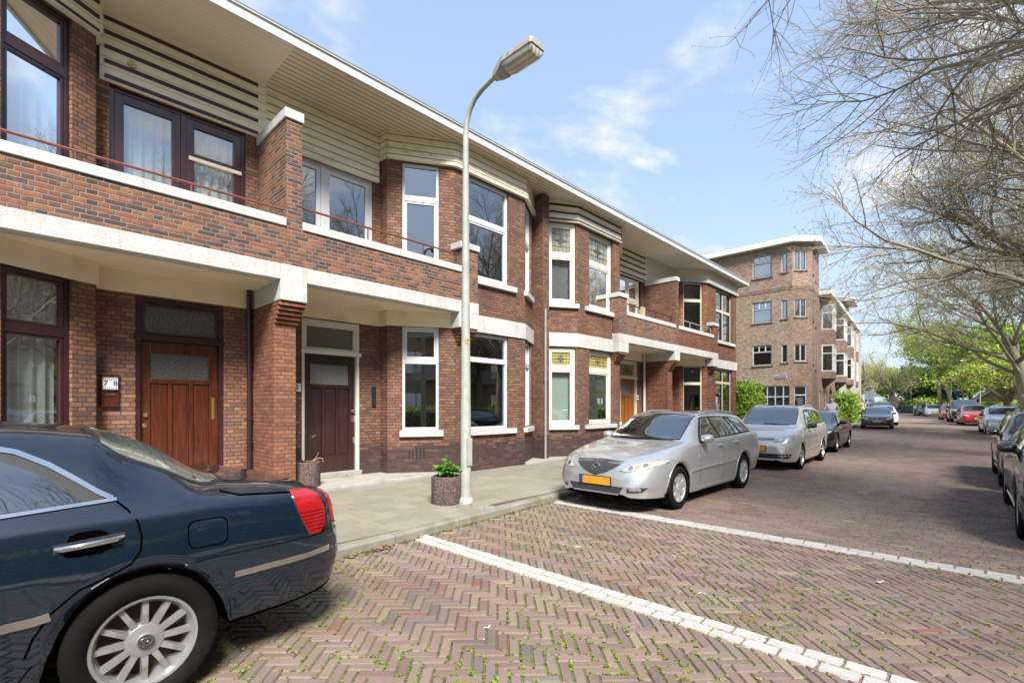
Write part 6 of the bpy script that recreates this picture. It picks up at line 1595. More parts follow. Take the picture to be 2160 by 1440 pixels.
for (X_, Y_, k, rz, lb_) in ((122, 17.5, 1.25, 2., 'far bare tree carrying grey sign backs'), (134, 17.3, 1.2, 4.1, 'far bare tree between the sign and the thick trunk'), (150, 22, 1.3, 1., 'furthest bare tree behind the apartment row')): again(fb, X_, Y_, k, rz, lb_)
# dark evergreen mass
make_tree('evergreen_tree', 61, leafy(3.4, 2.0, 1.2, 14, 10, 8, fl=.9, up=.02), 'dark dense evergreen behind the waste containers', 'tree', (124, 7.4, 0), (0, 0), (.4, 4.6), 'bark_d', (7, .22, .35, ['leaf_d', 'leaf_d', 'leaf_g'], 'leaves'))
again(bpy.data.objects['evergreen_tree'], 119, 4.2, .9, 2., 'dark evergreen left of the tall straight trunks')
# hedges
def hedge(name, path, w, h, mat, n, size, label, cat='hedge', dark='leaf_d', rnd=.12, z=0.1, group=None):
    random.seed(len(path) * 7 + int(h * 10)); V = []; F = []; Mi = []; P = [Vector(p) for p in path]; segs = [(a, b, (b - a).length) for a, b in zip(P, P[1:])]; tot = sum(q[2] for q in segs)
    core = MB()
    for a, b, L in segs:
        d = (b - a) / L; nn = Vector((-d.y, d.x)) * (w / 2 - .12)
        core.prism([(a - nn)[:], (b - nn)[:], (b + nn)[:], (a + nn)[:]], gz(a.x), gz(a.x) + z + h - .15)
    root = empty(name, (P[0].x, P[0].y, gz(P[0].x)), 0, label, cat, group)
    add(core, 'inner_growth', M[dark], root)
    for k in range(n):
        q = random.random() * tot
        for a, b, L in segs:
            if q <= L: break
            q -= L
        d = (b - a) / L; nn = Vector((-d.y, d.x)); base = a + d * q; f = random.random(); pe = w * .5; tz = h
        bul = 1 + .10 * MN.noise(Vector((base.x * 1.2, base.y * 1.2, 1)))
        sl = 2 * h + w
        r = random.random() * sl
        if r < h: o = -w / 2 * bul; zz = r; nrm = Vector((-nn.x, -nn.y, .3))
        elif r < h + w: o = (r - h - w / 2); zz = h * bul; nrm = Vector((0, 0, 1))
        else: o = w / 2 * bul; zz = r - h - w; nrm = Vector((nn.x, nn.y, .3))
        ed = min(h - zz if abs(o) >= w * .49 else w / 2 - abs(o), .25) / .25
        o *= 1 - .12 * (1 - max(0, min(1, (h - zz) / .4))) if abs(o) >= w * .49 else 1
        if random.random() < (w / 2) / tot and False: pass
        c = Vector((base.x + nn.x * o, base.y + nn.y * o, gz(base.x) + z + zz)) + R3() * rnd * .6
        # end caps
        nr = (nrm + R3() * .7).normalized(); a_ = nr.orthogonal().normalized(); a_.rotate(Quaternion(nr, random.random() * 6.28)); b_ = nr.cross(a_); s_ = size * random.uniform(.6, 1.3); i = len(V)
        V += [tuple(c - a_ * s_), tuple(c - b_ * s_ * .6), tuple(c + a_ * s_), tuple(c + b_ * s_ * .6)]; F.append((i, i + 1, i + 2, i + 3)); Mi.append(0 if random.random() < .85 else 1)
    for (e, dirn) in ((P[0], -1), (P[-1], 1)):
        a, b, L = segs[0] if dirn < 0 else segs[-1]; d = (b - a) / L; nn = Vector((-d.y, d.x))
        for k in range(int(n * w * h / (tot * (2 * h + w)) * 1.3)):
            o = random.uniform(-.5, .5) * w; zz = random.random() * h; c = Vector((e.x + nn.x * o + d.x * dirn * .05, e.y + nn.y * o + d.y * dirn * .05, gz(e.x) + z + zz)) + R3() * rnd * .6
            nr = (Vector((d.x * dirn, d.y * dirn, .3)) + R3() * .7).normalized(); a_ = nr.orthogonal().normalized(); a_.rotate(Quaternion(nr, random.random() * 6.28)); b_ = nr.cross(a_); s_ = size * random.uniform(.6, 1.3); i = len(V)
            V += [tuple(c - a_ * s_), tuple(c - b_ * s_ * .6), tuple(c + a_ * s_), tuple(c + b_ * s_ * .6)]; F.append((i, i + 1, i + 2, i + 3)); Mi.append(0 if random.random() < .85 else 1)
    me = bpy.data.meshes.new('foliage'); me.from_pydata(V, [], F); me.materials.append(M[mat]); me.materials.append(M['leaf_y']); me.polygons.foreach_set('material_index', Mi); me.update()
    o = bpy.data.objects.new('foliage', me); COL.objects.link(o); o.parent = root; o.matrix_parent_inverse = Matrix.Translation(root.location).inverted(); return root
hedge('laurel_hedge', [(23.45, 8.35), (25.3, 8.25)], 1.6, 2.4, 'leaf_h', 7000, .055, 'glossy bright green hedge against the end wall of the brick row', rnd=.16)
hedge('shrub', [(45.3, 7.4), (47.0, 7.55)], 1.1, 2.0, 'leaf_g', 1800, .10, 'bushy green shrub in front of the brown brick row, right of the man in grey', 'shrub', rnd=.4)
hedge('clipped_hedge', [(56, -3.4), (80, -.6), (96, 1.2), (118, 4.6)], 1.3, 1.5, 'leaf_g', 9000, .13, 'long clipped green hedge behind the right-hand row of cars')
hedge('low_hedge', [(34, -4.6), (54, -3.6)], 1.2, .95, 'leaf_y', 7000, .08, 'low bright yellow-green ground cover at the right edge', 'hedge', rnd=.3)
hedge('clipped_hedge', [(-12, -5.2), (33, -5.4)], 1.0, 1.3, 'leaf_g', 9000, .07, 'green hedge across the street, mirrored in the ground floor windows')
hedge('clipped_hedge', [(100, 14.2), (128, 20.5)], 1.4, 1.6, 'leaf_g', 2500, .17, 'far green hedge where the street bends left')
hedge('far_shrubbery', [(112, 5.0), (122, 9.2), (134, 15.)], 2.2, 2.2, 'leaf_g', 3000, .2, 'far shrubs behind the waste containers', 'shrub', rnd=.5)
# ---------------------------------------------------------------- street furniture, planters, people
M['lamp_pole'] = simple('lichen_grey_pole', (.34, .352, .315), .55, var=.14, vscale=5, bump=.2, bscale=60, dirt=(.2, .22, .10), dscale=2.3, dlo=.55, dhi=.72)
M['lamp_case'] = simple('weathered_lamp_case', (.34, .33, .29), .6, var=.2, vscale=18, dirt=(.14, .12, .07), dscale=9, dlo=.52, dhi=.68)
t = NT('ribbed_lamp_cover'); P = t.obj(); f = t.math('PINGPONG', t.math('MULTIPLY', t.sep(P)[0], 30.), 1.); t.bsdf(t.mix(f, (.50, .47, .40), (.25, .22, .17)), .15, 0, .7, .3, t.bump(f, .6, .01)); M['lamp_cover'] = t.mat
def street_lamp(X_, Y_, label, rz=0., k=1., sticker=False, group='street lamps with bent arms'):
    root = empty('street_lamp', (X_, Y_, gz(X_) + .1), rz, label, 'street lamp', group); root.scale = (k, k, k); z0 = -.1
    mb = MB(); pts = [(0, 0, 0), (0, 0, 1.4), (0, 0, 1.42), (0, 0, 3.), (0, 0, 5.35), (0, -.02, 5.55), (0, -.09, 5.70), (0, -.20, 5.81), (0, -.36, 5.88), (0, -.58, 5.93), (0, -.74, 5.945)]
    r = [.078, .074, .072, .058, .042, .040, .038, .036, .034, .032, .031]; mb.tube(pts, r, 16); mb.tube([(0, 0, 0), (0, 0, .06), (0, 0, .09)], [.12, .115, .09], 16)
    mb.box(-.045, .045, -.092, -.075, .55, .95); mb.build('pole', M['lamp_pole'], root, smooth=True)
    mb = MB(); yA, yB = -.66, -1.36
    sec = lambda w, h0, h1, y: [(-w, y, h0), (w, y, h0), (w * .92, y, h1 - .015), (w * .6, y, h1), (-w * .6, y, h1), (-w * .92, y, h1 - .015)]
    S_ = [sec(.05, 5.90, 5.99, yA + .06), sec(.085, 5.885, 6.02, yA - .04), sec(.115, 5.90, 6.035, yA - .12), sec(.135, 5.955, 6.05, yA - .2), sec(.14, 5.955, 6.055, yB), sec(.12, 5.96, 6.04, yB - .03)]
    idx = [[mb.pt(p) for p in q] for q in S_]
    for a, b in zip(idx, idx[1:]):
        for q in range(6): mb.f.append((a[q], a[(q + 1) % 6], b[(q + 1) % 6], b[q])); mb.m.append(0)
    mb.f.append(tuple(idx[0])); mb.f.append(tuple(idx[-1])); mb.m += [0, 0]
    hd = mb.build('lamp_head', M['lamp_case'], root, bevel=.006)
    mb = MB(); S_ = []
    for y, k_ in ((yA - .19, .55), (yA - .22, .9), (yA - .3, 1.), (yB + .05, 1.), (yB, .9), (yB - .015, .6)): S_.append([mb.pt((.122 * cos(a) * (1 if k_ == 1 else .96), y, 5.955 - .115 * k_ * abs(sin(a)) ** .6)) for a in [pi * q / 10 for q in range(11)]])
    for a, b in zip(S_, S_[1:]):
        for q in range(10): mb.f.append((a[q], a[q + 1], b[q + 1], b[q])); mb.m.append(0)
    mb.f += [tuple(S_[0]), tuple(S_[-1])]; mb.m += [0, 0]; mb.build('lamp_cover', M['lamp_cover'], hd, smooth=True)
    return root
L0 = street_lamp(4.7, 5.41, 'nearest grey street lamp with a long bent arm, beside the planted tub', sticker=True)
mb = MB(); a0 = radians(-100); n = 8
for (z, h, c, mi, w_) in ((2.32, .07, -118, 0, .36), (1.64, .05, -200, 1, .42)):
    for k in range(n):
        a, b = radians(c) + w_ * (k / n - .5) * 2, radians(c) + w_ * ((k + 1) / n - .5) * 2; r_ = .0725
        mb.face([(r_ * cos(a), r_ * sin(a), z), (r_ * cos(b), r_ * sin(b), z), (r_ * cos(b), r_ * sin(b), z + h), (r_ * cos(a), r_ * sin(a), z + h)], mi)
M['st_or'] = simple('orange_sticker', (.7, .19, .03), .4); M['st_ye'] = simple('yellow_sticker', (.66, .36, .02), .4)
mb.build('sticker', [M['st_ye'], M['st_or']], L0)
def txt_mesh(o):
    dg = bpy.context.evaluated_depsgraph_get(); me = bpy.data.meshes.new_from_object(o.evaluated_get(dg)); nm = o.name
    n = bpy.data.objects.new(nm, me); COL.objects.link(n); n.parent = o.parent; n.matrix_parent_inverse = o.matrix_parent_inverse.copy(); n.location = o.location; n.rotation_euler = o.rotation_euler; n.scale = o.scale
    bpy.data.objects.remove(o); n.name = nm.split('.')[0]
a_ = radians(-118); text('number', '17', .06, (.0745 * cos(a_), .0745 * sin(a_), 2.355), (pi / 2, 0, a_ + pi / 2), M['ink_black'], None).parent = L0
street_lamp(76.3, -.25, 'far street lamp between the off-roader and the low forked tree', .0 + pi, 1.0)
street_lamp(112, 3.2, 'far street lamp beside the tall straight trunks', pi, 1.02)
street_lamp(121, 9.2, 'far street lamp behind the waste containers', pi, .98)
street_lamp(116, 15.8, 'smallest far street lamp on the left of the bend', .3, .85)
# planters
t = NT('exposed_aggregate'); P = t.obj(); v = t.n('ShaderNodeTexVoronoi'); v.inputs['Scale'].default_value = 70; t.put(v.inputs['Vector'], P)
cc = t.ramp(t.sep(v.outputs['Color'])[0], [(0, (.10, .06, .055)), (.35, (.16, .09, .08)), (.6, (.22, .15, .13)), (.85, (.30, .25, .22))]); cc = t.mix(t.mapr(v.outputs['Distance'], .25, .6), cc, (.07, .05, .045)); t.bsdf(cc, .9, 0, .3, 0, t.bump(v.outputs['Distance'], -.8, .01)); M['aggregate'] = t.mat
M['potsoil'] = simple('potting_soil', (.05, .032, .02), .95, var=.4, bump=.8, bscale=30)
def planter(X_, Y_, z, label, r=.19, h=.40, rz=0.):
    root = empty('planter', (X_, Y_, z), rz, label, 'planter', 'aggregate planters on the pavement'); mb = MB(); n = 32
    sq = lambda a, r_: (r_ * abs(cos(a)) ** .75 * (1 if cos(a) > 0 else -1), r_ * abs(sin(a)) ** .75 * (1 if sin(a) > 0 else -1))
    rings = []
    for r_, z_ in ((r * .97, 0), (r, .02), (r, h - .01), (r - .012, h), (r - .04, h - .004), (r - .045, h - .05)):
        rings.append([mb.pt((*sq(2 * pi * k / n, r_), z_)) for k in range(n)])
    for a, b in zip(rings, rings[1:]):
        for q in range(n): mb.f.append((a[q], a[(q + 1) % n], b[(q + 1) % n], b[q])); mb.m.append(0)
    mb.build('tub', M['aggregate'], root, smooth=True, angle=50)
    mb = MB(); mb.face([(*sq(2 * pi * k / n, r - .044), h - .045) for k in range(n)]); mb.build('soil', M['potsoil'], root); return root
planter(4.50, 5.60, .1, 'aggregate tub with a bright green hydrangea, in front of the nearest lamp post', .205, .40, .3)
planter(3.63, 8.26, .15, 'aggregate tub with a withered plant on the step by the dark brown door', .19, .42, .8)
def leaf_cup(mb, c, d, L, W, mi=0, bend=.25):
    d = d.normalized(); s_ = d.cross(Vector((0, 0, 1))); s_ = s_.normalized() if s_.length > .01 else Vector((1, 0, 0)); u = s_.cross(d)
    P = []; n = 5
    for k in range(n + 1):
        f = k / n; w = W * sin(pi * min(1, f * .92 + .06)) ** .8; q = c + d * (L * f) - Vector((0, 0, 1)) * (bend * L * f * f); P.append((q + s_ * w + u * w * .3, q, q - s_ * w + u * w * .3))
    for a, b in zip(P, P[1:]): mb.face([a[0], a[1], b[1], b[0]], mi); mb.face([a[1], a[2], b[2], b[1]], mi)
random.seed(3); root = empty('potted_plant', (4.50, 5.60, .46), 0, 'bright green leafy hydrangea growing in the tub by the lamp post', 'plant'); st = MB(); lf = MB()
for k in range(16):
    a = random.uniform(0, 6.28); r0 = random.uniform(.0, .10); h_ = random.uniform(.12, .26) * (1.15 - r0 * 3); p0 = Vector((r0 * cos(a), r0 * sin(a), 0)); p1 = Vector((r0 * 1.7 * cos(a), r0 * 1.7 * sin(a), h_)); st.tube([p0, (p0 + p1) / 2 + R3() * .008, p1], [.006, .005, .004], 5)
    for j in range(9):
        f = random.uniform(.3, 1.05); c = p0.lerp(p1, f); b = random.uniform(0, 6.28); leaf_cup(lf, c, Vector((cos(b), sin(b), random.uniform(-.1, .7))), random.uniform(.07, .125), random.uniform(.028, .046), random.choice((0, 0, 1)))
st.build('stem', M['leaf_g'], root); lf.build('leaves', [M['leaf_b'], M['leaf_h']], root, smooth=True, angle=0)
root = empty('withered_plant', (3.63, 8.26, .53), 0, 'withered brown plant with one curled stalk in the tub by the dark brown door', 'plant'); lf = MB()
for k in range(60):
    a = random.uniform(0, 6.28); r0 = random.uniform(0, .14); leaf_cup(lf, Vector((r0 * cos(a), r0 * sin(a), random.uniform(-.01, .07))), Vector((cos(a + 1), sin(a), random.uniform(-.2, .7))), random.uniform(.04, .08), .018, random.choice((0, 1)), .6)
lf.build('leaves', [M['deadleaf'], M['potsoil']], root); st = MB(); st.tube([(0, 0, 0), (.06, -.05, .05), (.11, -.09, .12), (.13, -.11, .20)], [.008, .007, .005, .003], 6); st.tube([(.06, -.05, .05), (.16, -.1, .10), (.2, -.12, .09), (.21, -.12, .02)], [.006, .005, .004, .004], 6)
st.build('stem', simple('straw', (.4, .27, .13), .8, var=.3), root)
# little items on the sill: dried flower heads
mb = MB(); random.seed(4)
for k in range(60):
    x = random.uniform(11.35, 12.35); y = random.uniform(7.93, 7.99); r_ = random.uniform(.015, .03); mb.face([(x + r_ * cos(q + k), y + r_ * .7 * sin(q + k), 1.008 + random.uniform(0, .012)) for q in (0, 1.3, 2.6, 3.9, 5.2)])
tag(mb.build('fallen_petals', leafmat('straw_petal', (.42, .33, .1), .8, .1)), 'straw yellow petals lying on the window sill left of the orange door', 'petals', kind='stuff')
# manhole-like patches and bird droppings on road
mb = MB()
for (x, y, r_) in ((2.62, 1.03, .025), (2.60, 1.06, .015), (4.3, 3.1, .012), (3.9, 1.6, .014), (5.2, .6, .016), (2.3, 2.4, .012), (1.9, 1.6, .010), (4.7, 2.2, .011)):
    for j in range(3):
        ox, oy = random.uniform(-.03, .03), random.uniform(-.02, .02); mb.face([(x + ox + r_ * (1 + .5 * sin(q * 3 + j)) * cos(q), y + oy + r_ * (1 + .4 * cos(q * 2)) * sin(q), .0045 + j * .0006) for q in [k * .52 for k in range(12)]])
tag(mb.build('bird_droppings', simple('dried_white_spots', (.6, .6, .56), .9)), 'small dried white spots on the brick road', 'spots', kind='stuff')
# waste containers, signs, bikes
M['cont_green'] = simple('dark_green_panel', (.02, .045, .04), .5); M['cont_post'] = simple('pale_post', (.42, .43, .42), .5)
for i in range(6):
    x, y = lerp(110.5, 101.5, i / 5), lerp(10.4, 7.2, i / 5)
    r_ = empty('waste_container', (x, y, gz(x) + .1), .33, 'dark green waste container with pale edge posts in the far row by the road', 'waste container', 'row of dark green waste containers')
    mb = MB(); mb.box(-.75, .75, -.5, .5, .05, 1.25); mb.box(-.7, .7, -.45, .45, 1.25, 1.35); mb.build('bin', M['cont_green'], r_, bevel=.03)
    mb = MB(); mb.box(-.86, -.76, -.52, -.42, 0, 1.3); mb.build('post', M['cont_post'], r_); mb = MB(); mb.box(.76, .86, -.52, -.42, 0, 1.3); mb.build('post', M['cont_post'], r_)
M['sign_blue'] = simple('sign_blue', (.015, .10, .42), .4); M['sign_grey'] = simple('sign_back', (.27, .29, .31), .5, metal=.4)
def post_sign(X_, Y_, z, w, h, mat, label, face, rz=.0, sym=None):
    r_ = empty('traffic_sign', (X_, Y_, gz(X_) + .1), pi + rz, label, 'sign'); mb = MB(); mb.tube([(0, 0, 0), (0, 0, z + h / 2)], .035, 8); mb.build('post', M['galv'], r_, smooth=True)
    mb = MB(); mb.box(.04, .055, -w / 2, w / 2, z - h / 2, z + h / 2); mb.build('panel', M[mat], r_, bevel=.01)
    if sym: 
        mb = MB(); mb.box(.056, .06, -w * .28, -w * .16, z - h * .3, z + h * .3); mb.box(.056, .06, -w * .16, w * .22, z + h * .2, z + h * .3); mb.box(.056, .06, -w * .16, w * .22, z - h * .02, z + h * .08); mb.box(.056, .06, w * .12, w * .22, z + h * .08, z + h * .2); mb.build('symbol', M['enamel'], r_)
        mb = MB(); mb.box(.04, .055, -w / 2, w / 2, z - h / 2 - .35, z - h / 2 - .02); mb.build('panel', M['enamel'], r_)
post_sign(104, 13.6, 2.4, .75, .75, 'sign_blue', 'blue parking sign with white under-plate, left of the thick knobbly trunk', 1, .1, True)
post_sign(92, 12.0, 2.9, 1.0, 1.3, 'sign_grey', 'pair of grey sign backs on a post at the far left bend', 1)
post_sign(84, 1.8, 3.2, .5, 1.5, 'sign_blue', 'narrow blue sign between the two tall straight trunks', 1)
# small gabled house in the park
gh = empty('garden_house', (96, -2.4, gz(96)), .1, 'small gabled brick house with dark timber in the park on the right', 'house'); mb = MB(); mb.box(-3, 3, -2.6, 2.6, 0, 2.3); mb.build('wall', M['brick'], gh)
mb = MB(); mb.hexa([(-3, -2.6, 2.3), (-3, 2.6, 2.3), (-3, 0, 4.2)], [(3, -2.6, 2.3), (3, 2.6, 2.3), (3, 0, 4.2)]); mb.build('gable', simple('dark_timber', (.09, .075, .06), .8), gh)
mb = MB()
for s_ in (1, -1): mb.hexa([(-3.4, s_ * 3.1, 1.98), (3.4, s_ * 3.1, 1.98), (3.4, 0, 4.32), (-3.4, 0, 4.32)], [(-3.4, s_ * 3.1, 2.12), (3.4, s_ * 3.1, 2.12), (3.4, 0, 4.46), (-3.4, 0, 4.46)])
mb.build('roof', simple('grey_roof', (.22, .21, .2), .8), gh)
# people
def figure(pose, name, label, loc, rz, k, mats, group=None, hair='hair_br', hood=False, cap=None):
    """continuous skinned body; pose = dict of joints (metres, facing +x)"""
    J = dict(pel=(0, 0, .95), belly=(.01, 0, 1.10), chest=(.015, 0, 1.30), neck=(.01, 0, 1.47), head0=(.02, 0, 1.56), head1=(.035, 0, 1.66), head2=(.02, 0, 1.755))
    for sd, q in ((1, 'l'), (-1, 'r')):
        J.update({q + 'hip': (0, sd * .10, .90), q + 'knee': (.03, sd * .11, .49), q + 'ank': (-.02, sd * .11, .09), q + 'toe': (.15, sd * .125, .035), q + 'sh': (0, sd * .19, 1.41), q + 'el': (-.03, sd * .27, 1.13), q + 'wr': (.09, sd * .27, .90), q + 'ha': (.13, sd * .265, .815)})
    J.update(pose)
    R = dict(pel=.155, belly=.15, chest=.165, neck=.062, head0=.075, head1=.092, head2=.07)
    for q in 'lr': R.update({q + 'hip': .105, q + 'knee': .062, q + 'ank': .045, q + 'toe': .034, q + 'sh': .078, q + 'el': .05, q + 'wr': .034, q + 'ha': .036})
    E_ = [('pel', 'belly'), ('belly', 'chest'), ('chest', 'neck'), ('neck', 'head0'), ('head0', 'head1'), ('head1', 'head2')]
    for q in 'lr': E_ += [('pel', q + 'hip'), (q + 'hip', q + 'knee'), (q + 'knee', q + 'ank'), (q + 'ank', q + 'toe'), ('chest', q + 'sh'), (q + 'sh', q + 'el'), (q + 'el', q + 'wr'), (q + 'wr', q + 'ha')]
    ks = list(J); V = [Vector(J[n]) * k for n in ks]; E2 = [(ks.index(a), ks.index(b)) for a, b in E_]; rad = [R[n] * k for n in ks]
    for q, sd in (('l', 1), ('r', -1)):      # fingers
        h = Vector(J[q + 'ha']) * k; w = Vector(J[q + 'wr']) * k; d = (h - w).normalized(); sp_ = Vector((1, 0, 0)) - d * d.x; sp_.normalize()
        for f in range(5):
            o = (f - 2) * .018 * k if f < 4 else 0; b = h + sp_ * o if f < 4 else h + sp_ * .03 * k
            e = b + (d * (.05 + .012 * (f in (1, 2))) + Vector((.0, -sd * .01, -.01))) * k if f < 4 else b + (d * .02 + sp_ * .03) * k
            V.append(e); rad.append(.010 * k); E2.append((ks.index(q + 'ha'), len(V) - 1))
    me = bpy.data.meshes.new(name); me.from_pydata([tuple(v) for v in V], E2, []); o = bpy.data.objects.new(name, me); COL.objects.link(o)
    sk = o.modifiers.new('skin', 'SKIN'); sk.use_smooth_shade = True
    for i, sv in enumerate(me.skin_vertices[0].data): sv.radius = (rad[i], rad[i]); sv.use_root = (i == 0)
    o.modifiers.new('sub', 'SUBSURF').levels = 2; o.modifiers['sub'].render_levels = 2
    dg = bpy.context.evaluated_depsgraph_get(); m2 = bpy.data.meshes.new_from_object(o.evaluated_get(dg)); bpy.data.objects.remove(o)
    for m in mats: m2.materials.append(M[m])
    mi = []
    for p in m2.polygons:
        c = p.center / k; arm = abs(c.y) > .215 and c.z < 1.34
        if c.z > 1.50: z = 3
        elif c.z < .075: z = 2
        elif arm and c.z < mats_skin.get(name, .96) and abs(c.y) > .2: z = 3
        elif c.z < .93 and not (abs(c.y) > .225): z = 1
        else: z = 0
        mi.append(z)
    m2.polygons.foreach_set('material_index', mi); m2.polygons.foreach_set('use_smooth', [True] * len(mi)); m2.name = name
    root = bpy.data.objects.new('person', m2); COL.objects.link(root); root.location = loc; root.rotation_euler = (0, 0, rz); tag(root, label, 'person', group)
    hd = MB(); n = 14; rings = []
    for i in range(8):
        ph = radians(8 + i * 13.5); rings.append([hd.pt((k * (.01 - .012 * (i > 4) + .112 * sin(ph) * cos(2 * pi * q / n) * (.93 if cos(2 * pi * q / n) > 0 and i > 3 else 1.08)), k * .10 * sin(ph) * sin(2 * pi * q / n), k * (1.665 + .125 * cos(ph)))) for q in range(n)])
    for i, (a, b) in enumerate(zip(rings, rings[1:])):
        for q in range(n):
            if i > 3 and cos(2 * pi * (q + .5) / n) > .1: continue
            hd.f.append((a[q], a[(q + 1) % n], b[(q + 1) % n], b[q])); hd.m.append(0)
    hd.f.append(tuple(rings[0])); hd.m.append(0); hd.build('hair', M[cap or hair], root, smooth=True, angle=0)
    fc = MB()
    for sd in (1, -1): fc.box(k * .118, k * .13, k * (sd * .035 - .012), k * (sd * .035 + .012), k * 1.655, k * 1.668, 0); fc.box(k * .0, k * .03, k * sd * .095, k * sd * .108, k * 1.62, k * 1.67, 1)
    fc.hexa([(k * .115, -k * .012, k * 1.605), (k * .15, -k * .012, k * 1.61), (k * .15, k * .012, k * 1.61), (k * .115, k * .012, k * 1.605)], [(k * .115, -k * .008, k * 1.65), (k * .125, -k * .008, k * 1.65), (k * .125, k * .008, k * 1.65), (k * .115, k * .008, k * 1.65)], 1); fc.box(k * .115, k * .124, -k * .022, k * .022, k * 1.572, k * 1.580, 2)
    fc.build('face', [M['hair_br'], M[mats[3]], M['lips']], root)
    if hood:
        h2 = MB(); h2.tube([(k * -.07, k * .09 * cos(a) * 1.2, k * (1.475 + .05 * sin(a))) if False else (k * (-.03 - .08 * max(0, cos(a))) , k * .115 * sin(a), k * (1.49 + .02 * cos(a))) for a in [2 * pi * q / 12 for q in range(13)]], k * .045, 8, 0, False); h2.build('hood', M[mats[0]], root, smooth=True)
    return root
mats_skin = {}
for n, c in dict(hair_br=(.045, .026, .016), skin=(.42, .20, .13), lips=(.3, .09, .07), hoodie=(.27, .275, .285), trousers=(.02, .022, .03), shoes=(.03, .03, .03), yellow_top=(.52, .47, .13), dark_top=(.03, .035, .045), cap_beige=(.4, .33, .22), white_top=(.5, .5, .48)).items(): M[n] = simple(n, c, .8, var=.12)
def limb_pose(sw):      # walking stride
    return dict(lhip=(0, .10, .9), lknee=(.12 + sw, .11, .50), lank=(.10 + sw * 1.6, .11, .10), ltoe=(.27 + sw * 1.6, .12, .04), rknee=(.02 - sw * .3, -.11, .49), rank=(-.22 - sw, -.11, .14), rtoe=(-.07 - sw, -.12, .045), lel=(-.10, .28, 1.14), lwr=(-.04, .29, .90), lha=(.0, .285, .82), rel=(.05, -.28, 1.14), rwr=(.2, -.26, .95), rha=(.26, -.25, .89))
mats_skin['man'] = .91
figure(limb_pose(.05), 'man', 'person in a grey hooded sweatshirt walking behind the glossy black hatchback', (29.0, 5.33, 0.), pi + .3, 1.13, ['hoodie', 'trousers', 'shoes', 'skin'], hood=True)
mats_skin['walker'] = 1.2
figure(limb_pose(.02), 'walker', 'person in a yellow shirt and pale cap on the left pavement by the dog', (52.6, 7.75, gz(52.6) + .1), .3, 1.02, ['yellow_top', 'trousers', 'shoes', 'skin'], cap='cap_beige')
figure(limb_pose(.03), 'walker', 'person in a white top beside the bicycle, right of the one in yellow', (54.2, 7.55, gz(54) + .1), 2.6, .98, ['white_top', 'trousers', 'shoes', 'skin'])
figure({}, 'standing', 'far person in dark clothes behind the waste containers', (108.5, 7.6, gz(108) + .1), pi, 1.0, ['dark_top', 'trousers', 'shoes', 'skin'])
# bicycle beside the walkers
def bicycle(X_, Y_, rz, label):
    r_ = empty('bicycle', (X_, Y_, gz(X_) + .1), rz, label, 'bicycle')
    for x in (.52, -.52):
        mb = MB(); mb.tube([(x + .33 * cos(a), 0, .35 + .33 * sin(a)) for a in [2 * pi * q / 24 for q in range(25)]], .018, 6, 0, False)
        for q in range(10): mb.tube([(x, 0, .35), (x + .32 * cos(q * .628), 0, .35 + .32 * sin(q * .628))], .003, 3, 1)
        mb.build('wheel', [M['tyre'], M['steel']], r_)
    mb = MB()
    for p in ([(-.52, 0, .35), (-.08, 0, .3), (.36, 0, .72), (-.2, 0, .78), (-.52, 0, .35)], [(-.08, 0, .3), (-.23, 0, .92)], [(.52, 0, .35), (.34, 0, .95)]): mb.tube(p, .017, 6)
    mb.build('frame', M['p_black'], r_); mb = MB(); mb.tube([(-.36, 0, .95), (-.24, 0, .97), (-.1, 0, .95)], [.09, .06, .025], 8, flat=.4); mb.build('saddle', M['rubber'], r_, smooth=True)
    mb = MB(); mb.tube([(.2, .28, 1.03), (.33, .2, 1.06), (.35, 0, 1.0), (.33, -.2, 1.06), (.2, -.28, 1.03)], .013, 6); mb.build('handlebar', M['steel'], r_); return r_
bicycle(55.2, 7.35, 2.8, 'black bicycle wheeled along the left pavement by the person in white')
bg = MB(); bg.tube([(0, 0, 0), (0, .02, .18), (0, 0, .36)], [.16, .2, .10], 10, flat=.7)
tag(bg.build('bag', M['p_red'], None, smooth=True, loc=(55.6, 7.2, gz(55) + 1.05)), 'red bag carried on the bicycle at the left pavement', 'bag')
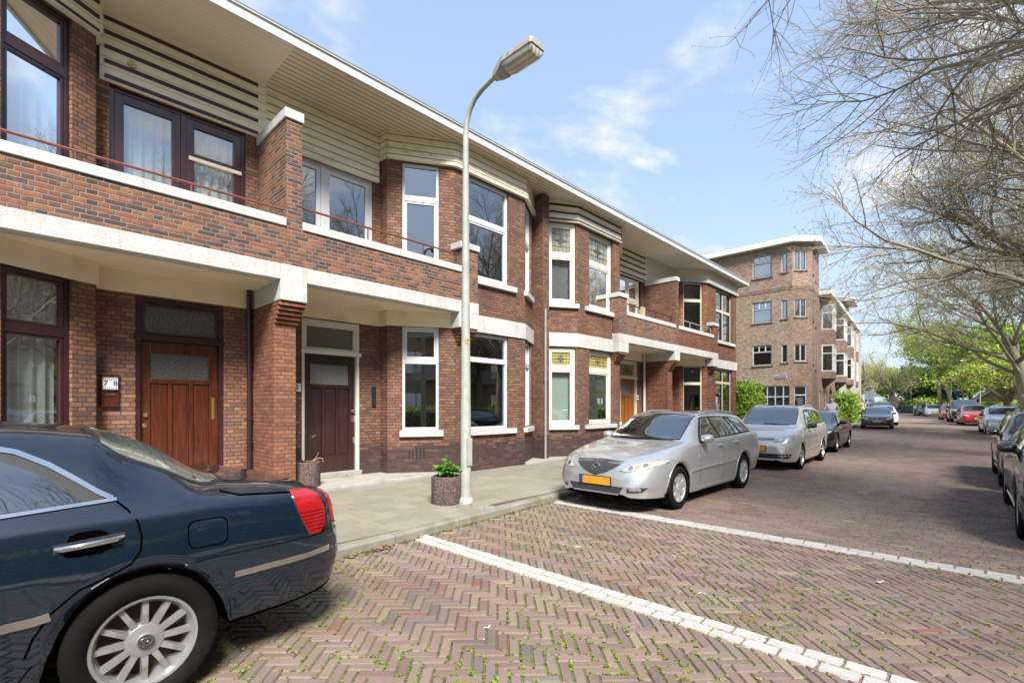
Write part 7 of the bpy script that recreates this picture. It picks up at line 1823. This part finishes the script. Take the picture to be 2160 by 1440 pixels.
# dog
def dog(X_, Y_, rz):
    V = [(0, 0, .46), (.22, 0, .47), (.36, 0, .56), (.44, 0, .66), (.56, 0, .63), (-.22, 0, .47), (-.34, 0, .46), (-.46, 0, .56), (-.54, 0, .66)]; E_ = [(0, 1), (1, 2), (2, 3), (3, 4), (0, 5), (5, 6), (6, 7), (7, 8)]; R_ = [.11, .125, .085, .075, .04, .10, .09, .03, .02]
    for sd in (1, -1):
        b = len(V); V += [(.24, sd * .08, .36), (.22, sd * .085, .2), (.23, sd * .085, .02)]; E_ += [(1, b), (b, b + 1), (b + 1, b + 2)]; R_ += [.055, .032, .03]
        b = len(V); V += [(-.26, sd * .08, .36), (-.38, sd * .085, .19), (-.35, sd * .085, .02)]; E_ += [(5, b), (b, b + 1), (b + 1, b + 2)]; R_ += [.065, .03, .03]
        b = len(V); V += [(.40, sd * .075, .70), (.385, sd * .09, .62)]; E_ += [(3, b), (b, b + 1)]; R_ += [.02, .018]
    me = bpy.data.meshes.new('dog'); me.from_pydata(V, E_, []); o = bpy.data.objects.new('dog', me); COL.objects.link(o); o.modifiers.new('skin', 'SKIN')
    for i, sv in enumerate(me.skin_vertices[0].data): sv.radius = (R_[i], R_[i]); sv.use_root = i == 0
    s_ = o.modifiers.new('sub', 'SUBSURF'); s_.levels = s_.render_levels = 2
    dg = bpy.context.evaluated_depsgraph_get(); m2 = bpy.data.meshes.new_from_object(o.evaluated_get(dg)); bpy.data.objects.remove(o); m2.materials.append(M['dogfur']); m2.polygons.foreach_set('use_smooth', [True] * len(m2.polygons))
    o = bpy.data.objects.new('dog', m2); COL.objects.link(o); o.location = (X_, Y_, gz(X_) + .1); o.rotation_euler = (0, 0, rz); tag(o, 'brown dog walking on the left pavement beside the person in yellow', 'dog')
M['dogfur'] = simple('brown_fur', (.30, .12, .05), .9, var=.3)
dog(50.6, 7.7, 3.3)
# parked motor scooter on the right
def scooter(X_, Y_, rz):
    r_ = empty('motor_scooter', (X_, Y_, gz(X_)), rz, 'grey motor scooter with windshield parked before the roof-box car', 'scooter')
    for x in (.6, -.6):
        mb = MB(); mb.lathe([(.12, -.05), (.25, -.06), (.28, -.03), (.28, .03), (.25, .06), (.12, .05)], 20, 0, 'y', (x, 0, .28), True); mb.build('wheel', M['tyre'], r_, smooth=True)
    mb = MB(); mb.tube([(.62, 0, .35), (.5, 0, .75), (.42, 0, 1.0)], [.10, .17, .12], 10); mb.tube([(.4, 0, .38), (0, 0, .33), (-.3, 0, .6), (-.75, 0, .72)], [.12, .14, .2, .14], 10); mb.build('body', M['p_graph'], r_, smooth=True)
    mb = MB(); mb.tube([(.0, 0, .78), (-.3, 0, .82), (-.7, 0, .86)], [.1, .15, .1], 10, flat=.5); mb.build('saddle', M['rubber'], r_, smooth=True)
    mb = MB(); mb.tube([(.3, .36, 1.03), (.42, .15, 1.05), (.42, -.15, 1.05), (.3, -.36, 1.03)], .02, 6); mb.build('handlebar', M['rubber'], r_)
    mb = MB(); mb.hexa([(.5, -.2, .98), (.5, .2, .98), (.36, .16, 1.4), (.36, -.16, 1.4)], [(.51, -.2, .98), (.51, .2, .98), (.37, .16, 1.4), (.37, -.16, 1.4)]); mb.build('windshield', M['head'], r_)
scooter(88.2, 6.3, pi + .1)
# open parcel-like cardboard on the balcony of the orange-door house
mb = MB(); mb.box(-.1, .1, -.06, .06, 0, .3); o = mb.build('flower_box', simple('pale_wood', (.45, .33, .2), .8, var=.15), None, bevel=.006, loc=(14.35, 7.85, 4.42)); tag(o, 'small pale wooden box standing on the balcony wall of the striped house', 'box')
# text objects become meshes
for o in [o for o in list(S.objects) if o.type == 'FONT']: txt_mesh(o)
SUN_ELV = 47; SUN_E = 3.3; SUN_ANG = 18; SKY_S = .12; EXPO = 1.5; CLOUD_B = 3.3; CLOUD_LO = .52; CLOUD_HI = .65; CLOUD_LOC = (1.1, 5.2, 0); CLOUD_SC = 1.25; SKY_VEIL = .65
# ---------------------------------------------------------------- camera, light, sky
cam = bpy.data.cameras.new('camera'); co = bpy.data.objects.new('camera', cam); COL.objects.link(co)
co.location = (0, 0, 1.5); co.rotation_euler = (pi / 2, 0, radians(43.6) - pi / 2)
cam.sensor_width = 36; cam.lens = 36 * 1030 / 2160; cam.shift_y = 138 / 2160; cam.clip_end = 4000; cam.clip_start = .05
S.camera = co
SUN_EL, SUN_AZ = radians(SUN_ELV), radians(-122)      # azimuth of the sun seen from the scene (from +X, ccw)
su = bpy.data.lights.new('sun', 'SUN'); su.energy = SUN_E; su.angle = radians(SUN_ANG); su.color = (1, .955, .89)
so = bpy.data.objects.new('sun', su); COL.objects.link(so)
sd = Vector((cos(SUN_EL) * cos(SUN_AZ), cos(SUN_EL) * sin(SUN_AZ), sin(SUN_EL)))
so.rotation_euler = sd.to_track_quat('Z', 'Y').to_euler(); so.location = (0, -10, 20)
wd = bpy.data.worlds.new('World'); S.world = wd; wd.use_nodes = True; nt = wd.node_tree; nt.nodes.clear()
t = NT.__new__(NT); t.t = nt
out = t.n('ShaderNodeOutputWorld'); bg = t.n('ShaderNodeBackground'); bg.inputs[1].default_value = SKY_S
sky = t.n('ShaderNodeTexSky'); sky.sky_type = 'NISHITA'; sky.sun_disc = False; sky.sun_elevation = SUN_EL
sky.sun_rotation = pi / 2 - SUN_AZ; sky.air_density = 1.0; sky.dust_density = .6; sky.ozone_density = 1.2; sky.altitude = 0
tc = t.n('ShaderNodeTexCoord').outputs['Generated']
sx, sy, sz = t.sep(tc)
den = t.math('ADD', t.math('MAXIMUM', sz, 0.), .12)
pv = t.combine(t.math('DIVIDE', sx, den), t.math('DIVIDE', sy, den), 0.)
mp = t.n('ShaderNodeMapping'); t.put(mp.inputs['Vector'], pv); mp.inputs['Location'].default_value = CLOUD_LOC; mp.inputs['Scale'].default_value = (1., 1.35, 1); mp.inputs['Rotation'].default_value = (0, 0, .5)
n1 = t.noise(mp.outputs[0], CLOUD_SC, 7, .56, dist=.25); n2 = t.noise(mp.outputs[0], 2.7, 6, .6)
cl = t.mapr(t.math('ADD', n1, t.math('MULTIPLY', t.math('SUBTRACT', n2, .5), .28)), CLOUD_LO, CLOUD_HI)
cl = t.math('POWER', cl, 1.4)
cov = t.math('MULTIPLY', cl, t.mapr(sz, 0., .07, .45, .95))
lum = t.mapr(n2, .3, .75, .84, 1.05)
white = t.mix(1., (CLOUD_B, CLOUD_B * .99, CLOUD_B * .985), t.combine(lum, lum, lum), 'MULTIPLY')
white = t.mix(1., (CLOUD_B, CLOUD_B, CLOUD_B), lum, 'MULTIPLY')
veil = t.mix(SKY_VEIL, sky.outputs[0], (1.62, 2.14, 2.95))
base = t.mix(t.mapr(sz, -.02, .42, .92, .0), veil, (2.15, 2.52, 2.92))
t.put(bg.inputs[0], t.mix(cov, base, white)); nt.links.new(bg.outputs[0], out.inputs[0])
S.view_settings.view_transform = 'Standard'; S.view_settings.look = 'None'; S.view_settings.gamma = 1; S.view_settings.exposure = EXPO
S.render.engine = 'CYCLES'; S.cycles.use_denoising = True
try: S.cycles.denoiser = 'OPENIMAGEDENOISE'
except Exception: pass
S.cycles.max_bounces = 8; S.cycles.diffuse_bounces = 4; S.cycles.transparent_max_bounces = 10; S.cycles.glossy_bounces = 4
S.cycles.sample_clamp_indirect = 8
S.cycles.use_light_tree = True
